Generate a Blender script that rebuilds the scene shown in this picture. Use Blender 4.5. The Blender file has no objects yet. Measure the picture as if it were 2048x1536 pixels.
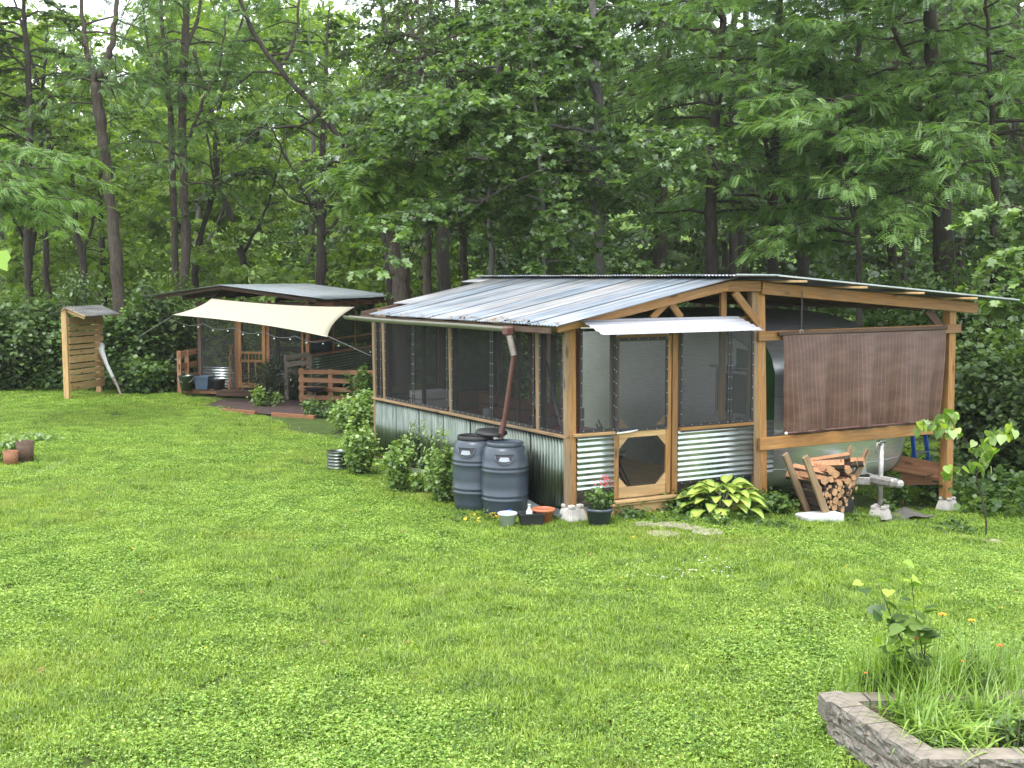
import bpy, bmesh, math, random
import numpy as np
from mathutils import Matrix, Vector

random.seed(7)
RNG = np.random.default_rng(11)
PI = math.pi
SC = bpy.context.scene
COL = SC.collection

# ------------------------------------------------------------------ camera, sky, sun, exposure
CAM_H = 2.9
FPX, CXP, CYP = 2450.0, 1024.0, 768.0
PITCH = math.atan((768 - 555) / FPX)
cam_d = bpy.data.cameras.new("camera")
cam_d.sensor_width = 36.0
cam_d.lens = 36.0 * FPX / 2048.0
cam_d.clip_start = 0.1
cam_d.clip_end = 2000.0
cam = bpy.data.objects.new("camera", cam_d)
COL.objects.link(cam)
cam.location = (0, 0, CAM_H)
cam.rotation_euler = (PI / 2 - PITCH, 0, 0)
SC.camera = cam

SUN_EL, SUN_AZ = math.radians(64), math.radians(205)     # azimuth clockwise from +Y
world = bpy.data.worlds.new("World")
SC.world = world
world.use_nodes = True
wn, wl = world.node_tree.nodes, world.node_tree.links
wn.clear()
w_out = wn.new("ShaderNodeOutputWorld")
w_bg = wn.new("ShaderNodeBackground")
w_sky = wn.new("ShaderNodeTexSky")
w_sky.sky_type = 'NISHITA'
w_sky.sun_disc = False
w_sky.sun_elevation = SUN_EL
w_sky.sun_rotation = SUN_AZ
w_mix = wn.new("ShaderNodeMixRGB")           # a closed cloud deck over the clear sky
w_mix.inputs[0].default_value = 0.86
w_noise = wn.new("ShaderNodeTexNoise")
w_noise.inputs["Scale"].default_value = 2.2
w_noise.inputs["Detail"].default_value = 5
w_ramp = wn.new("ShaderNodeValToRGB")
w_ramp.color_ramp.elements[0].position = 0.3
w_ramp.color_ramp.elements[0].color = (9.2, 9.9, 10.8, 1)
w_ramp.color_ramp.elements[1].position = 0.7
w_ramp.color_ramp.elements[1].color = (12.5, 12.8, 13.2, 1)
wl.new(w_noise.outputs["Fac"], w_ramp.inputs["Fac"])
wl.new(w_sky.outputs["Color"], w_mix.inputs[1])
wl.new(w_ramp.outputs["Color"], w_mix.inputs[2])
wl.new(w_mix.outputs["Color"], w_bg.inputs["Color"])
w_bg.inputs["Strength"].default_value = 0.125
wl.new(w_bg.outputs["Background"], w_out.inputs["Surface"])

sun_d = bpy.data.lights.new("sun", 'SUN')
sun_d.energy = 1.5
sun_d.angle = math.radians(14)
sun_d.color = (1.0, 0.96, 0.9)
sun = bpy.data.objects.new("sun", sun_d)
COL.objects.link(sun)
sdir = Vector((math.sin(SUN_AZ) * math.cos(SUN_EL), math.cos(SUN_AZ) * math.cos(SUN_EL), math.sin(SUN_EL)))
sun.rotation_euler = sdir.to_track_quat('Z', 'Y').to_euler()

SC.view_settings.view_transform = 'Standard'
SC.view_settings.look = 'None'
SC.view_settings.exposure = 1.12
SC.view_settings.gamma = 1.0
SC.view_settings.use_curve_mapping = False
SC.render.engine = 'CYCLES'
SC.cycles.max_bounces = 7
SC.cycles.diffuse_bounces = 4
SC.cycles.transparent_max_bounces = 16
SC.cycles.transmission_bounces = 6
SC.cycles.use_denoising = True
SC.cycles.caustics_reflective = False
SC.cycles.caustics_refractive = False

# damp summer air: one even closed box round the whole scene
hz_me = bpy.data.meshes.new("haze")
_hx, _hy0, _hy1, _hz0, _hz1 = 175.0, -45.0, 215.0, -3.0, 46.0
hz_me.from_pydata([(-_hx, _hy0, _hz0), (_hx, _hy0, _hz0), (_hx, _hy1, _hz0), (-_hx, _hy1, _hz0), (-_hx, _hy0, _hz1), (_hx, _hy0, _hz1), (_hx, _hy1, _hz1), (-_hx, _hy1, _hz1)], [],
                  [(0, 3, 2, 1), (4, 5, 6, 7), (0, 1, 5, 4), (1, 2, 6, 5), (2, 3, 7, 6), (3, 0, 4, 7)])
hz_o = bpy.data.objects.new("haze", hz_me)
COL.objects.link(hz_o)
hz_o["kind"] = "stuff"
hz_o["label"] = "thin damp haze hanging in the air of the yard and woods"
hz_m = bpy.data.materials.new("damp_air")
hz_m.use_nodes = True
hz_m.node_tree.nodes.clear()
_o = hz_m.node_tree.nodes.new("ShaderNodeOutputMaterial")
_v = hz_m.node_tree.nodes.new("ShaderNodeVolumePrincipled")
_v.inputs["Color"].default_value = (0.93, 0.97, 0.95, 1)
_v.inputs["Density"].default_value = 0.00042
_v.inputs["Anisotropy"].default_value = 0.2
hz_m.node_tree.links.new(_v.outputs[0], _o.inputs["Volume"])
hz_me.materials.append(hz_m)

# ------------------------------------------------------------------ survey: photo measurements -> places
_f = np.array([0, math.cos(PITCH), -math.sin(PITCH)])
_u = np.array([0, math.sin(PITCH), math.cos(PITCH)])
_r = np.array([1.0, 0, 0])
_c = np.array([0, 0, CAM_H])
AZ = math.radians(30.6)
SH_R = np.array([math.cos(AZ), math.sin(AZ), 0])
SH_L = np.array([-math.sin(AZ), math.cos(AZ), 0])
SH_O = np.array([0.686, 14.417, 0.0])


def sstep(a, b, x):
    t = np.clip((x - a) / (b - a), 0, 1)
    return t * t * (3 - 2 * t)


def ground(x, y):
    """Height of the ground: level lawn that falls away to the right of the shelter."""
    x = np.asarray(x, float)
    y = np.asarray(y, float)
    r = (x - SH_O[0]) * SH_R[0] + (y - SH_O[1]) * SH_R[1]
    h = -0.5 * sstep(0.5, 7.0, r) * sstep(6.0, 12.0, y) * (1 - sstep(20.0, 27.0, y))
    h = h + 0.012 * np.sin(x * 0.9 + y * 0.35) * np.sin(y * 0.6 - x * 0.2)
    h = h + 0.03 * np.sin(x * 0.31) * np.sin(y * 0.23 + 1)
    return h


def gh(x, y):
    return float(ground(x, y))


def _ray(px, py):
    return _r * (px - CXP) + _u * (CYP - py) + _f * FPX


def on_ground(px, py, dz=0.0):
    d = _ray(px, py)
    z = 0.0
    for _ in range(50):
        p = _c + d * ((z + dz - CAM_H) / d[2])
        z = 0.5 * z + 0.5 * gh(p[0], p[1])
    return p


def at(px, py, Y):
    d = _ray(px, py)
    return _c + d * (Y / d[1])


# ------------------------------------------------------------------ object helpers
def link(o):
    COL.objects.link(o)
    return o


def tag(o, label=None, cat=None, group=None, kind=None):
    if label: o["label"] = label
    if cat: o["category"] = cat
    if group: o["group"] = group
    if kind: o["kind"] = kind
    return o


def thing(name, label, cat, loc=(0, 0, 0), rz=0.0, group=None):
    o = bpy.data.objects.new(name, None)
    o.empty_display_size = 0.2
    o.location = tuple(float(v) for v in loc)
    o.rotation_euler = (0, 0, rz)
    link(o)
    return tag(o, label, cat, group)


def obj(name, me, mat=None, parent=None, loc=(0, 0, 0), rot=None, M=None, scale=None):
    o = bpy.data.objects.new(name, me)
    if mat is not None and len(me.materials) == 0:
        for m in (mat if isinstance(mat, (list, tuple)) else [mat]):
            me.materials.append(m)
    if M is not None:
        o.matrix_local = M
    else:
        o.location = tuple(float(v) for v in loc)
        if rot is not None: o.rotation_euler = rot
        if scale is not None: o.scale = scale if hasattr(scale, '__len__') else (scale,) * 3
    if parent is not None: o.parent = parent
    link(o)
    return o


def copy_tree(o, parent=None):
    c = o.copy()
    COL.objects.link(c)
    c.parent = parent
    for ch in list(o.children):
        copy_tree(ch, c)
    return c


def bm_mesh(bm, smooth=False, name="m"):
    me = bpy.data.meshes.new(name)
    bm.normal_update()
    bm.to_mesh(me)
    bm.free()
    if smooth:
        me.polygons.foreach_set("use_smooth", [True] * len(me.polygons))
    return me


def np_mesh(verts, faces, smooth=False, attrs=None, name="m"):
    """verts (n,3); faces: (k,m) array or a list of such arrays."""
    if not isinstance(faces, list): faces = [faces]
    faces = [np.asarray(f, np.int32) for f in faces if len(f)]
    me = bpy.data.meshes.new(name)
    me.vertices.add(len(verts))
    me.vertices.foreach_set("co", np.asarray(verts, np.float32).ravel())
    loops = np.concatenate([f.ravel() for f in faces])
    tot = np.concatenate([np.full(len(f), f.shape[1], np.int32) for f in faces])
    start = np.concatenate([[0], np.cumsum(tot)[:-1]]).astype(np.int32)
    me.loops.add(len(loops))
    me.loops.foreach_set("vertex_index", loops)
    me.polygons.add(len(tot))
    me.polygons.foreach_set("loop_start", start)
    me.polygons.foreach_set("loop_total", tot)
    if smooth:
        me.polygons.foreach_set("use_smooth", np.ones(len(tot), bool))
    if attrs:
        for k, v in attrs.items():
            a = me.attributes.new(k, 'FLOAT', 'POINT')
            a.data.foreach_set("value", np.asarray(v, np.float32))
    me.update(calc_edges=True)
    me.validate()
    return me


BOX_F = np.array([[0, 3, 2, 1], [4, 5, 6, 7], [0, 1, 5, 4], [1, 2, 6, 5], [2, 3, 7, 6], [3, 0, 4, 7]])


def box_mesh(sx, sy, sz, bev=0.004, center=True, seg=1):
    bm = bmesh.new()
    bmesh.ops.create_cube(bm, size=1)
    for v in bm.verts:
        v.co = Vector((v.co.x * sx, v.co.y * sy, v.co.z * sz))
        if not center: v.co.z += sz / 2
    if bev > 0:
        bmesh.ops.bevel(bm, geom=list(bm.edges), offset=min(bev, sx * .3, sy * .3, sz * .3), segments=seg, affect='EDGES', profile=0.7)
    return bm_mesh(bm)


def box(name, c, s, mat, parent=None, rz=0.0, bev=0.004, rot=None):
    return obj(name, box_mesh(*s, bev=bev), mat, parent, loc=c, rot=rot or (0, 0, rz))


def board(name, p0, p1, w, t, mat, parent=None, up=(0, 0, 1), bev=0.004):
    """A timber from p0 to p1: local X runs along it, Z (height w) towards `up`, Y is thickness t."""
    p0, p1 = Vector([float(a) for a in p0]), Vector([float(a) for a in p1])
    x = (p1 - p0)
    L = x.length
    x.normalize()
    u = Vector(up)
    if abs(u.dot(x)) > 0.98: u = Vector((0, 1, 0)) if abs(x.y) < 0.9 else Vector((1, 0, 0))
    y = u.cross(x).normalized()
    z = x.cross(y).normalized()
    M = Matrix(((x.x, y.x, z.x, 0), (x.y, y.y, z.y, 0), (x.z, y.z, z.z, 0), (0, 0, 0, 1)))
    M = Matrix.Translation((p0 + p1) / 2) @ M
    return obj(name, box_mesh(L, t, w, bev=bev), mat, parent, M=M)


def tube_arrays(pts, rad, n=8, cap=True):
    pts = np.asarray(pts, float)
    k = len(pts)
    rad = np.broadcast_to(np.asarray(rad, float), (k,))
    tan = np.gradient(pts, axis=0)
    tan /= np.linalg.norm(tan, axis=1)[:, None] + 1e-9
    ref = np.array([0.31, 0.95, 0.05]) if abs(tan[0] @ np.array([0.31, 0.95, 0.05])) < 0.9 else np.array([1.0, 0, 0])
    a = np.cross(tan, ref)
    a /= np.linalg.norm(a, axis=1)[:, None] + 1e-9
    b = np.cross(tan, a)
    ang = np.linspace(0, 2 * PI, n, endpoint=False)
    ring = a[:, None, :] * np.cos(ang)[None, :, None] + b[:, None, :] * np.sin(ang)[None, :, None]
    V = (pts[:, None, :] + ring * rad[:, None, None]).reshape(-1, 3)
    i = np.arange(k - 1)[:, None] * n
    j = np.arange(n)[None, :]
    j2 = (j + 1) % n
    F = np.stack([i + j, i + n + j, i + n + j2, i + j2], -1).reshape(-1, 4)
    if cap:
        V = np.vstack([V, pts[0], pts[-1]])
        c0, c1 = len(V) - 2, len(V) - 1
        jj = np.arange(n)
        T = np.vstack([np.stack([np.full(n, c0), jj, (jj + 1) % n], 1), np.stack([np.full(n, c1), (k - 1) * n + (jj + 1) % n, (k - 1) * n + jj], 1)])
        return V, F, T
    return V, F, np.zeros((0, 3), int)


def tubes_mesh(paths, n=6, smooth=True, cap=True):
    V, Q, T, o = [], [], [], 0
    for pts, rad in paths:
        v, f, t = tube_arrays(pts, rad, n, cap)
        V.append(v); Q.append(f + o); T.append(t + o)
        o += len(v)
    return np_mesh(np.vstack(V), [np.vstack(Q), np.vstack(T)], smooth)


def tube(name, pts, rad, mat, parent=None, n=8, smooth=True):
    return obj(name, tubes_mesh([(pts, rad)], n, smooth), mat, parent)


def lathe_mesh(prof, n=32, smooth=True, close_bottom=True, close_top=False):
    prof = np.asarray(prof, float)
    ang = np.linspace(0, 2 * PI, n, endpoint=False)
    V = np.stack([prof[:, None, 0] * np.cos(ang), prof[:, None, 0] * np.sin(ang), np.repeat(prof[:, 1:2], n, 1)], -1).reshape(-1, 3)
    k = len(prof)
    i = np.arange(k - 1)[:, None] * n
    j = np.arange(n)[None, :]
    j2 = (j + 1) % n
    F = [np.stack([i + j, i + j2, i + n + j2, i + n + j], -1).reshape(-1, 4)]
    caps = []
    if close_bottom: caps.append(np.arange(n)[::-1])
    if close_top: caps.append((k - 1) * n + np.arange(n))
    if caps: F.append(np.array(caps))
    return np_mesh(V, F, smooth)


def poly_mesh(pts, faces, smooth=False):
    me = bpy.data.meshes.new("m")
    me.from_pydata([tuple(map(float, p)) for p in pts], [], faces)
    me.update()
    if smooth: me.polygons.foreach_set("use_smooth", [True] * len(me.polygons))
    return me


def corrugated(name, origin, along, wave_dir, length, width, mat, parent, pitch=0.068, amp=0.009, normal=None, jit=0.0, thick=0.002):
    """Corrugated sheet: ribs run along `along` (length), waves progress along `wave_dir` (width)."""
    o = np.asarray(origin, float); a = np.asarray(along, float); w = np.asarray(wave_dir, float)
    a = a / np.linalg.norm(a); w = w / np.linalg.norm(w)
    nrm = np.cross(a, w) if normal is None else np.asarray(normal, float)
    nrm = nrm / np.linalg.norm(nrm)
    nw = max(4, int(width / pitch * 8))
    s = np.linspace(0, width, nw + 1)
    h = amp * np.cos(s / pitch * 2 * PI)
    na = max(2, int(length / 0.6) + 1)
    t = np.linspace(0, length, na)
    S, T = np.meshgrid(s, t)
    H = np.broadcast_to(h, S.shape) + (jit * np.sin(T * 3.1 + S * 1.3) if jit else 0)
    V = (o + a * T[..., None] + w * S[..., None] + nrm * H[..., None]).reshape(-1, 3)
    i = np.arange(na - 1)[:, None] * (nw + 1)
    j = np.arange(nw)[None, :]
    F = np.stack([i + j, i + j + 1, i + nw + 2 + j, i + nw + 1 + j], -1).reshape(-1, 4)
    me = np_mesh(V, F, True)
    ob_ = obj(name, me, mat, parent)
    md = ob_.modifiers.new("gauge", 'SOLIDIFY')
    md.thickness = thick
    return ob_


# ------------------------------------------------------------------ materials
def new_mat(name):
    m = bpy.data.materials.new(name)
    m.use_nodes = True
    nt = m.node_tree
    nt.nodes.clear()
    out = nt.nodes.new("ShaderNodeOutputMaterial")
    return m, nt, nt.nodes, nt.links, out


def ramp(N, stops, interp='LINEAR'):
    r = N.new("ShaderNodeValToRGB")
    r.color_ramp.interpolation = interp
    e = r.color_ramp.elements
    while len(e) < len(stops): e.new(0.5)
    for el, (p, c) in zip(e, stops):
        el.position = p
        el.color = (*c, 1) if len(c) == 3 else c
    return r


def coords(N, L, kind="Object", scale=(1, 1, 1), rand=True, rot=(0, 0, 0)):
    tc = N.new("ShaderNodeTexCoord")
    mp = N.new("ShaderNodeMapping")
    mp.inputs["Scale"].default_value = scale
    mp.inputs["Rotation"].default_value = rot
    if rand and kind == "Object":
        oi = N.new("ShaderNodeObjectInfo")
        ml = N.new("ShaderNodeVectorMath"); ml.operation = 'SCALE'
        ml.inputs[0].default_value = (37.0, 91.0, 53.0)
        L.new(oi.outputs["Random"], ml.inputs["Scale"])
        ad = N.new("ShaderNodeVectorMath"); ad.operation = 'ADD'
        L.new(tc.outputs[kind], ad.inputs[0]); L.new(ml.outputs[0], ad.inputs[1])
        L.new(ad.outputs[0], mp.inputs["Vector"])
    else:
        L.new(tc.outputs[kind], mp.inputs["Vector"])
    return mp.outputs["Vector"]


def noise(N, L, vec, scale, detail=4, rough=0.55, dist=0.0):
    n = N.new("ShaderNodeTexNoise")
    n.inputs["Scale"].default_value = scale
    n.inputs["Detail"].default_value = detail
    n.inputs["Roughness"].default_value = rough
    n.inputs["Distortion"].default_value = dist
    if vec is not None: L.new(vec, n.inputs["Vector"])
    return n.outputs["Fac"]


def mixc(N, L, fac, a, b, mode='MIX'):
    m = N.new("ShaderNodeMixRGB"); m.blend_type = mode
    for i, v in ((0, fac), (1, a), (2, b)):
        if isinstance(v, bpy.types.NodeSocket): L.new(v, m.inputs[i])
        elif i == 0: m.inputs[0].default_value = v
        else: m.inputs[i].default_value = (*v, 1)
    return m.outputs[0]


def bump(N, L, h, strength=0.3, dist=0.01):
    b = N.new("ShaderNodeBump")
    b.inputs["Strength"].default_value = strength
    b.inputs["Distance"].default_value = dist
    L.new(h, b.inputs["Height"])
    return b.outputs["Normal"]


def prin(N, L, out, color, rough=0.6, metal=0.0, normal=None, spec=0.5):
    p = N.new("ShaderNodeBsdfPrincipled")
    if isinstance(color, bpy.types.NodeSocket): L.new(color, p.inputs["Base Color"])
    else: p.inputs["Base Color"].default_value = (*color, 1)
    if isinstance(rough, bpy.types.NodeSocket): L.new(rough, p.inputs["Roughness"])
    else: p.inputs["Roughness"].default_value = rough
    p.inputs["Metallic"].default_value = metal
    p.inputs["Specular IOR Level"].default_value = spec
    if normal is not None: L.new(normal, p.inputs["Normal"])
    L.new(p.outputs[0], out.inputs["Surface"])
    return p


def mat_wood(name, dark, mid, light, weather=0.0, rough=0.65, stain=(0.12, 0.12, 0.10)):
    m, nt, N, L, out = new_mat(name)
    v = coords(N, L, "Object", (1.1, 16, 16))
    g = noise(N, L, v, 1.6, 6, 0.6, 1.4)
    c = ramp(N, [(0.25, dark), (0.5, mid), (0.72, light)])
    L.new(g, c.inputs["Fac"])
    # knots
    v2 = coords(N, L, "Object", (1.6, 5.5, 5.5))
    vo = N.new("ShaderNodeTexVoronoi"); vo.inputs["Scale"].default_value = 1.2
    L.new(v2, vo.inputs["Vector"])
    k = ramp(N, [(0.0, (1, 1, 1)), (0.10, (0.7, 0.7, 0.7)), (0.19, (0, 0, 0))])
    L.new(vo.outputs["Distance"], k.inputs["Fac"])
    col = mixc(N, L, k.outputs["Color"], c.outputs["Color"], tuple(x * 0.35 for x in dark))
    # board to board shade
    oi = N.new("ShaderNodeObjectInfo")
    sh = ramp(N, [(0, (0.78, 0.76, 0.74)), (1, (1.12, 1.1, 1.06))])
    L.new(oi.outputs["Random"], sh.inputs["Fac"])
    col = mixc(N, L, 1.0, col, sh.outputs["Color"], 'MULTIPLY')
    if weather > 0:
        w = noise(N, L, coords(N, L, "Object", (0.9, 6, 6)), 1.5, 4, 0.6)
        wr = ramp(N, [(0.4, (0, 0, 0)), (0.68, (weather,) * 3)])
        L.new(w, wr.inputs["Fac"])
        col = mixc(N, L, wr.outputs["Color"], col, stain)
    prin(N, L, out, col, rough, 0, bump(N, L, g, 0.25, 0.004), 0.3)
    return m


def mat_flat(name, col, rough=0.6, metal=0.0, vary=0.15, scale=6.0, spec=0.5, bumpy=0.1):
    m, nt, N, L, out = new_mat(name)
    n = noise(N, L, coords(N, L, "Object"), scale, 5, 0.6)
    lo = tuple(max(0, c * (1 - vary)) for c in col)
    hi = tuple(min(1, c * (1 + vary)) for c in col)
    r = ramp(N, [(0.3, lo), (0.7, hi)])
    L.new(n, r.inputs["Fac"])
    prin(N, L, out, r.outputs["Color"], rough, metal, bump(N, L, n, bumpy, 0.01) if bumpy else None, spec)
    return m


def mat_metal(name, lo, hi, rlo, rhi, streak=(1, 1, 1), scale=3.0, rust=0.0, rustcol=(0.22, 0.12, 0.07), metal=0.92, world=False, tint=0.0):
    m, nt, N, L, out = new_mat(name)
    v = coords(N, L, "Object", streak, rand=not world)
    n = noise(N, L, v, scale, 5, 0.6)
    c = ramp(N, [(0.35, lo), (0.65, hi)])
    L.new(n, c.inputs["Fac"])
    col = c.outputs["Color"]
    if tint:
        oi = N.new("ShaderNodeObjectInfo")
        sh = ramp(N, [(0, (1 - tint, 1 - tint * .8, 1 - tint * .6)), (0.5, (1, 1, 1)), (0.8, (1, 1 - tint * .3, 1 - tint * .55)), (1, (1 - tint * .5, 1 - tint * .25, 1))])
        L.new(oi.outputs["Random"], sh.inputs["Fac"])
        col = mixc(N, L, 1.0, col, sh.outputs["Color"], 'MULTIPLY')
    r = N.new("ShaderNodeMapRange")
    r.inputs["To Min"].default_value = rlo; r.inputs["To Max"].default_value = rhi
    L.new(n, r.inputs["Value"])
    p = prin(N, L, out, col, r.outputs[0], metal)
    if rust:
        n2 = noise(N, L, coords(N, L, "Object", streak, rand=True), scale * 1.7, 6, 0.7)
        rr = ramp(N, [(0.52, (0, 0, 0)), (0.64, (rust,) * 3)])
        L.new(n2, rr.inputs["Fac"])
        L.new(mixc(N, L, rr.outputs["Color"], col, rustcol), p.inputs["Base Color"])
        inv = N.new("ShaderNodeMath"); inv.operation = 'MULTIPLY_ADD'
        inv.inputs[1].default_value = -0.7; inv.inputs[2].default_value = metal
        L.new(rr.outputs["Color"], inv.inputs[0]); L.new(inv.outputs[0], p.inputs["Metallic"])
    return m


def mat_leaf(name, dark, mid, light, trans=0.35, gloss=0.06, wob=0.5):
    """Leaf tissue. Attribute v = leaf's own shade (age), slow world noise = shoot to shoot variation."""
    m, nt, N, L, out = new_mat(name)
    at_ = N.new("ShaderNodeAttribute"); at_.attribute_name = "v"
    ge = N.new("ShaderNodeNewGeometry")
    n = noise(N, L, ge.outputs["Position"], 0.55, 3, 0.6)
    mm = N.new("ShaderNodeMath"); mm.operation = 'MULTIPLY_ADD'
    mm.inputs[1].default_value = wob; mm.inputs[2].default_value = -wob * 0.5
    L.new(n, mm.inputs[0])
    ad = N.new("ShaderNodeMath"); ad.operation = 'ADD'
    L.new(at_.outputs["Fac"], ad.inputs[0]); L.new(mm.outputs[0], ad.inputs[1])
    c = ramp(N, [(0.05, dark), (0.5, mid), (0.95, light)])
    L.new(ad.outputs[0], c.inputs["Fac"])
    d = N.new("ShaderNodeBsdfDiffuse")
    t = N.new("ShaderNodeBsdfTranslucent")
    g = N.new("ShaderNodeBsdfGlossy"); g.inputs["Roughness"].default_value = 0.42
    g.inputs["Color"].default_value = (0.9, 0.95, 1, 1)
    L.new(c.outputs["Color"], d.inputs["Color"])
    tc = mixc(N, L, 1.0, c.outputs["Color"], (1.25, 1.35, 0.55), 'MULTIPLY')
    L.new(tc, t.inputs["Color"])
    m1 = N.new("ShaderNodeMixShader"); m1.inputs[0].default_value = trans
    L.new(d.outputs[0], m1.inputs[1]); L.new(t.outputs[0], m1.inputs[2])
    m2 = N.new("ShaderNodeMixShader"); m2.inputs[0].default_value = gloss
    L.new(m1.outputs[0], m2.inputs[1]); L.new(g.outputs[0], m2.inputs[2])
    L.new(m2.outputs[0], out.inputs["Surface"])
    return m


def mat_screen(name, dens, col):
    """Insect mesh: fine threads and open holes, as a fixed share of each."""
    m, nt, N, L, out = new_mat(name)
    t = N.new("ShaderNodeBsdfTransparent")
    d = N.new("ShaderNodeBsdfDiffuse"); d.inputs["Color"].default_value = (*col, 1)
    g = N.new("ShaderNodeBsdfGlossy"); g.inputs["Roughness"].default_value = 0.5
    g.inputs["Color"].default_value = (0.25, 0.25, 0.25, 1)
    m1 = N.new("ShaderNodeMixShader"); m1.inputs[0].default_value = 0.1
    L.new(d.outputs[0], m1.inputs[1]); L.new(g.outputs[0], m1.inputs[2])
    n = noise(N, L, coords(N, L, "Object"), 1.3, 3, 0.5)
    r = N.new("ShaderNodeMapRange"); r.inputs["To Min"].default_value = dens - 0.05; r.inputs["To Max"].default_value = dens + 0.05
    L.new(n, r.inputs["Value"])
    m2 = N.new("ShaderNodeMixShader")
    L.new(r.outputs[0], m2.inputs[0])
    L.new(t.outputs[0], m2.inputs[1]); L.new(m1.outputs[0], m2.inputs[2])
    L.new(m2.outputs[0], out.inputs["Surface"])
    return m


M = {}
M['pine'] = mat_wood("pine", (0.21, 0.095, 0.028), (0.34, 0.17, 0.052), (0.44, 0.25, 0.092), 0.3, 0.5)
M['pine_pale'] = mat_wood("pine_pale", (0.36, 0.215, 0.09), (0.50, 0.325, 0.15), (0.60, 0.42, 0.22), 0.25, 0.6)
M['pine_grey'] = mat_wood("pine_grey", (0.18, 0.115, 0.062), (0.27, 0.18, 0.10), (0.36, 0.265, 0.165), 0.5, 0.7)
M['redwood'] = mat_wood("redwood", (0.16, 0.065, 0.03), (0.27, 0.12, 0.06), (0.36, 0.18, 0.09), 0.15, 0.65)
M['fence_wood'] = mat_wood("fence_wood", (0.22, 0.10, 0.05), (0.36, 0.18, 0.10), (0.46, 0.26, 0.15), 0.25, 0.75)
M['dark_wood'] = mat_wood("dark_wood", (0.045, 0.028, 0.02), (0.09, 0.055, 0.038), (0.14, 0.085, 0.06), 0.2, 0.8)
M['deck_tan'] = mat_wood("deck_tan", (0.42, 0.31, 0.18), (0.54, 0.42, 0.25), (0.60, 0.48, 0.31), 0.2, 0.7)
M['plank_grey'] = mat_wood("plank_grey", (0.14, 0.12, 0.10), (0.24, 0.20, 0.17), (0.32, 0.28, 0.24), 0.2, 0.8)
M['galv'] = mat_metal("galvanized_steel", (0.115, 0.140, 0.112), (0.22, 0.25, 0.215), 0.26, 0.42, (6, 6, 1), 2.0, tint=0.12)
M['galv_bright'] = mat_metal("galvanized_bright", (0.36, 0.41, 0.40), (0.50, 0.54, 0.53), 0.22, 0.38, (1, 1, 1), 2.5)
M['roof_metal'] = mat_metal("weathered_roof_sheet", (0.17, 0.20, 0.225), (0.42, 0.45, 0.475), 0.32, 0.50, (0.35, 5.5, 1), 1.6, rust=0.7, rustcol=(0.34, 0.26, 0.21), tint=0.35)
M['roof_new'] = mat_metal("roof_sheet_pale", (0.42, 0.46, 0.49), (0.52, 0.55, 0.58), 0.35, 0.5, (1, 5, 1), 1.2, tint=0.08)
M['white_tin'] = mat_flat("white_tin", (0.50, 0.51, 0.55), 0.4, 0.0, 0.05)
M['alu'] = mat_metal("polished_aluminium", (0.55, 0.56, 0.58), (0.70, 0.71, 0.73), 0.14, 0.30, (1, 1, 1), 1.3)
M['alu_dull'] = mat_metal("dull_aluminium", (0.35, 0.36, 0.37), (0.50, 0.51, 0.52), 0.35, 0.5, (1, 1, 1), 2.0)
M['steel_old'] = mat_metal("painted_old_steel", (0.30, 0.29, 0.28), (0.55, 0.54, 0.52), 0.4, 0.6, (1, 1, 1), 9.0, rust=0.7, metal=0.5)
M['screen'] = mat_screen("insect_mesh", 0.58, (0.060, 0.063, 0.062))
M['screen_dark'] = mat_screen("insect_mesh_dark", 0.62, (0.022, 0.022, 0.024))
M['black'] = mat_flat("black_vinyl", (0.018, 0.018, 0.02), 0.5)
M['snap'] = mat_flat("snap_metal", (0.7, 0.7, 0.7), 0.3, 0.9)
M['glass_dark'] = mat_flat("window_glass", (0.02, 0.022, 0.025), 0.06, 0.0, 0.1, bumpy=0)
M['barrel'] = mat_flat("slate_plastic", (0.050, 0.064, 0.085), 0.33, 0.0, 0.12, 3.0)
M['barrel_dark'] = mat_flat("slate_plastic_shade", (0.02, 0.022, 0.026), 0.4)
M['barrel_light'] = mat_flat("slate_plastic_lit", (0.34, 0.37, 0.42), 0.4)  # light on the grip tongue, put into the colour
M['gutter'] = mat_flat("gutter_olive", (0.17, 0.17, 0.125), 0.45, 0.2)
M['brown_pipe'] = mat_flat("brown_pipe", (0.105, 0.042, 0.035), 0.45)
M['grey_pipe'] = mat_flat("grey_pipe", (0.28, 0.24, 0.22), 0.5)
M['terracotta'] = mat_flat("terracotta", (0.46, 0.15, 0.07), 0.6)
M['concrete'] = mat_flat("concrete", (0.46, 0.44, 0.41), 0.9, 0, 0.25, 9.0, bumpy=0.4)
M['concrete_pale'] = mat_flat("pale_concrete", (0.55, 0.55, 0.55), 0.85, 0, 0.18, 8.0, bumpy=0.3)
M['clear'] = mat_flat("clear_plastic", (0.5, 0.55, 0.55), 0.2, 0.0, 0.1)
M['white'] = mat_flat("white_paint", (0.74, 0.74, 0.73), 0.5, 0, 0.08)
M['red'] = mat_flat("red_paint", (0.42, 0.04, 0.035), 0.45)
M['blue'] = mat_flat("blue_paint", (0.02, 0.10, 0.42), 0.4)
M['blue_dull'] = mat_flat("blue_grey_plastic", (0.06, 0.09, 0.14), 0.5)
M['sail'] = mat_flat("cream_cloth", (0.43, 0.39, 0.295), 0.85, 0, 0.05, 40, bumpy=0.15)
M['soil'] = mat_flat("soil", (0.075, 0.05, 0.035), 0.95, 0, 0.5, 14, bumpy=0.8)
M['mulch'] = mat_flat("mulch", (0.055, 0.032, 0.028), 0.95, 0, 0.5, 25, bumpy=0.9)
M['stone'] = mat_flat("flat_stone", (0.30, 0.27, 0.21), 0.9, 0, 0.3, 9, bumpy=0.5)
M['rope'] = mat_flat("rope", (0.12, 0.12, 0.12), 0.7)
M['bark_brown'] = None
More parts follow.
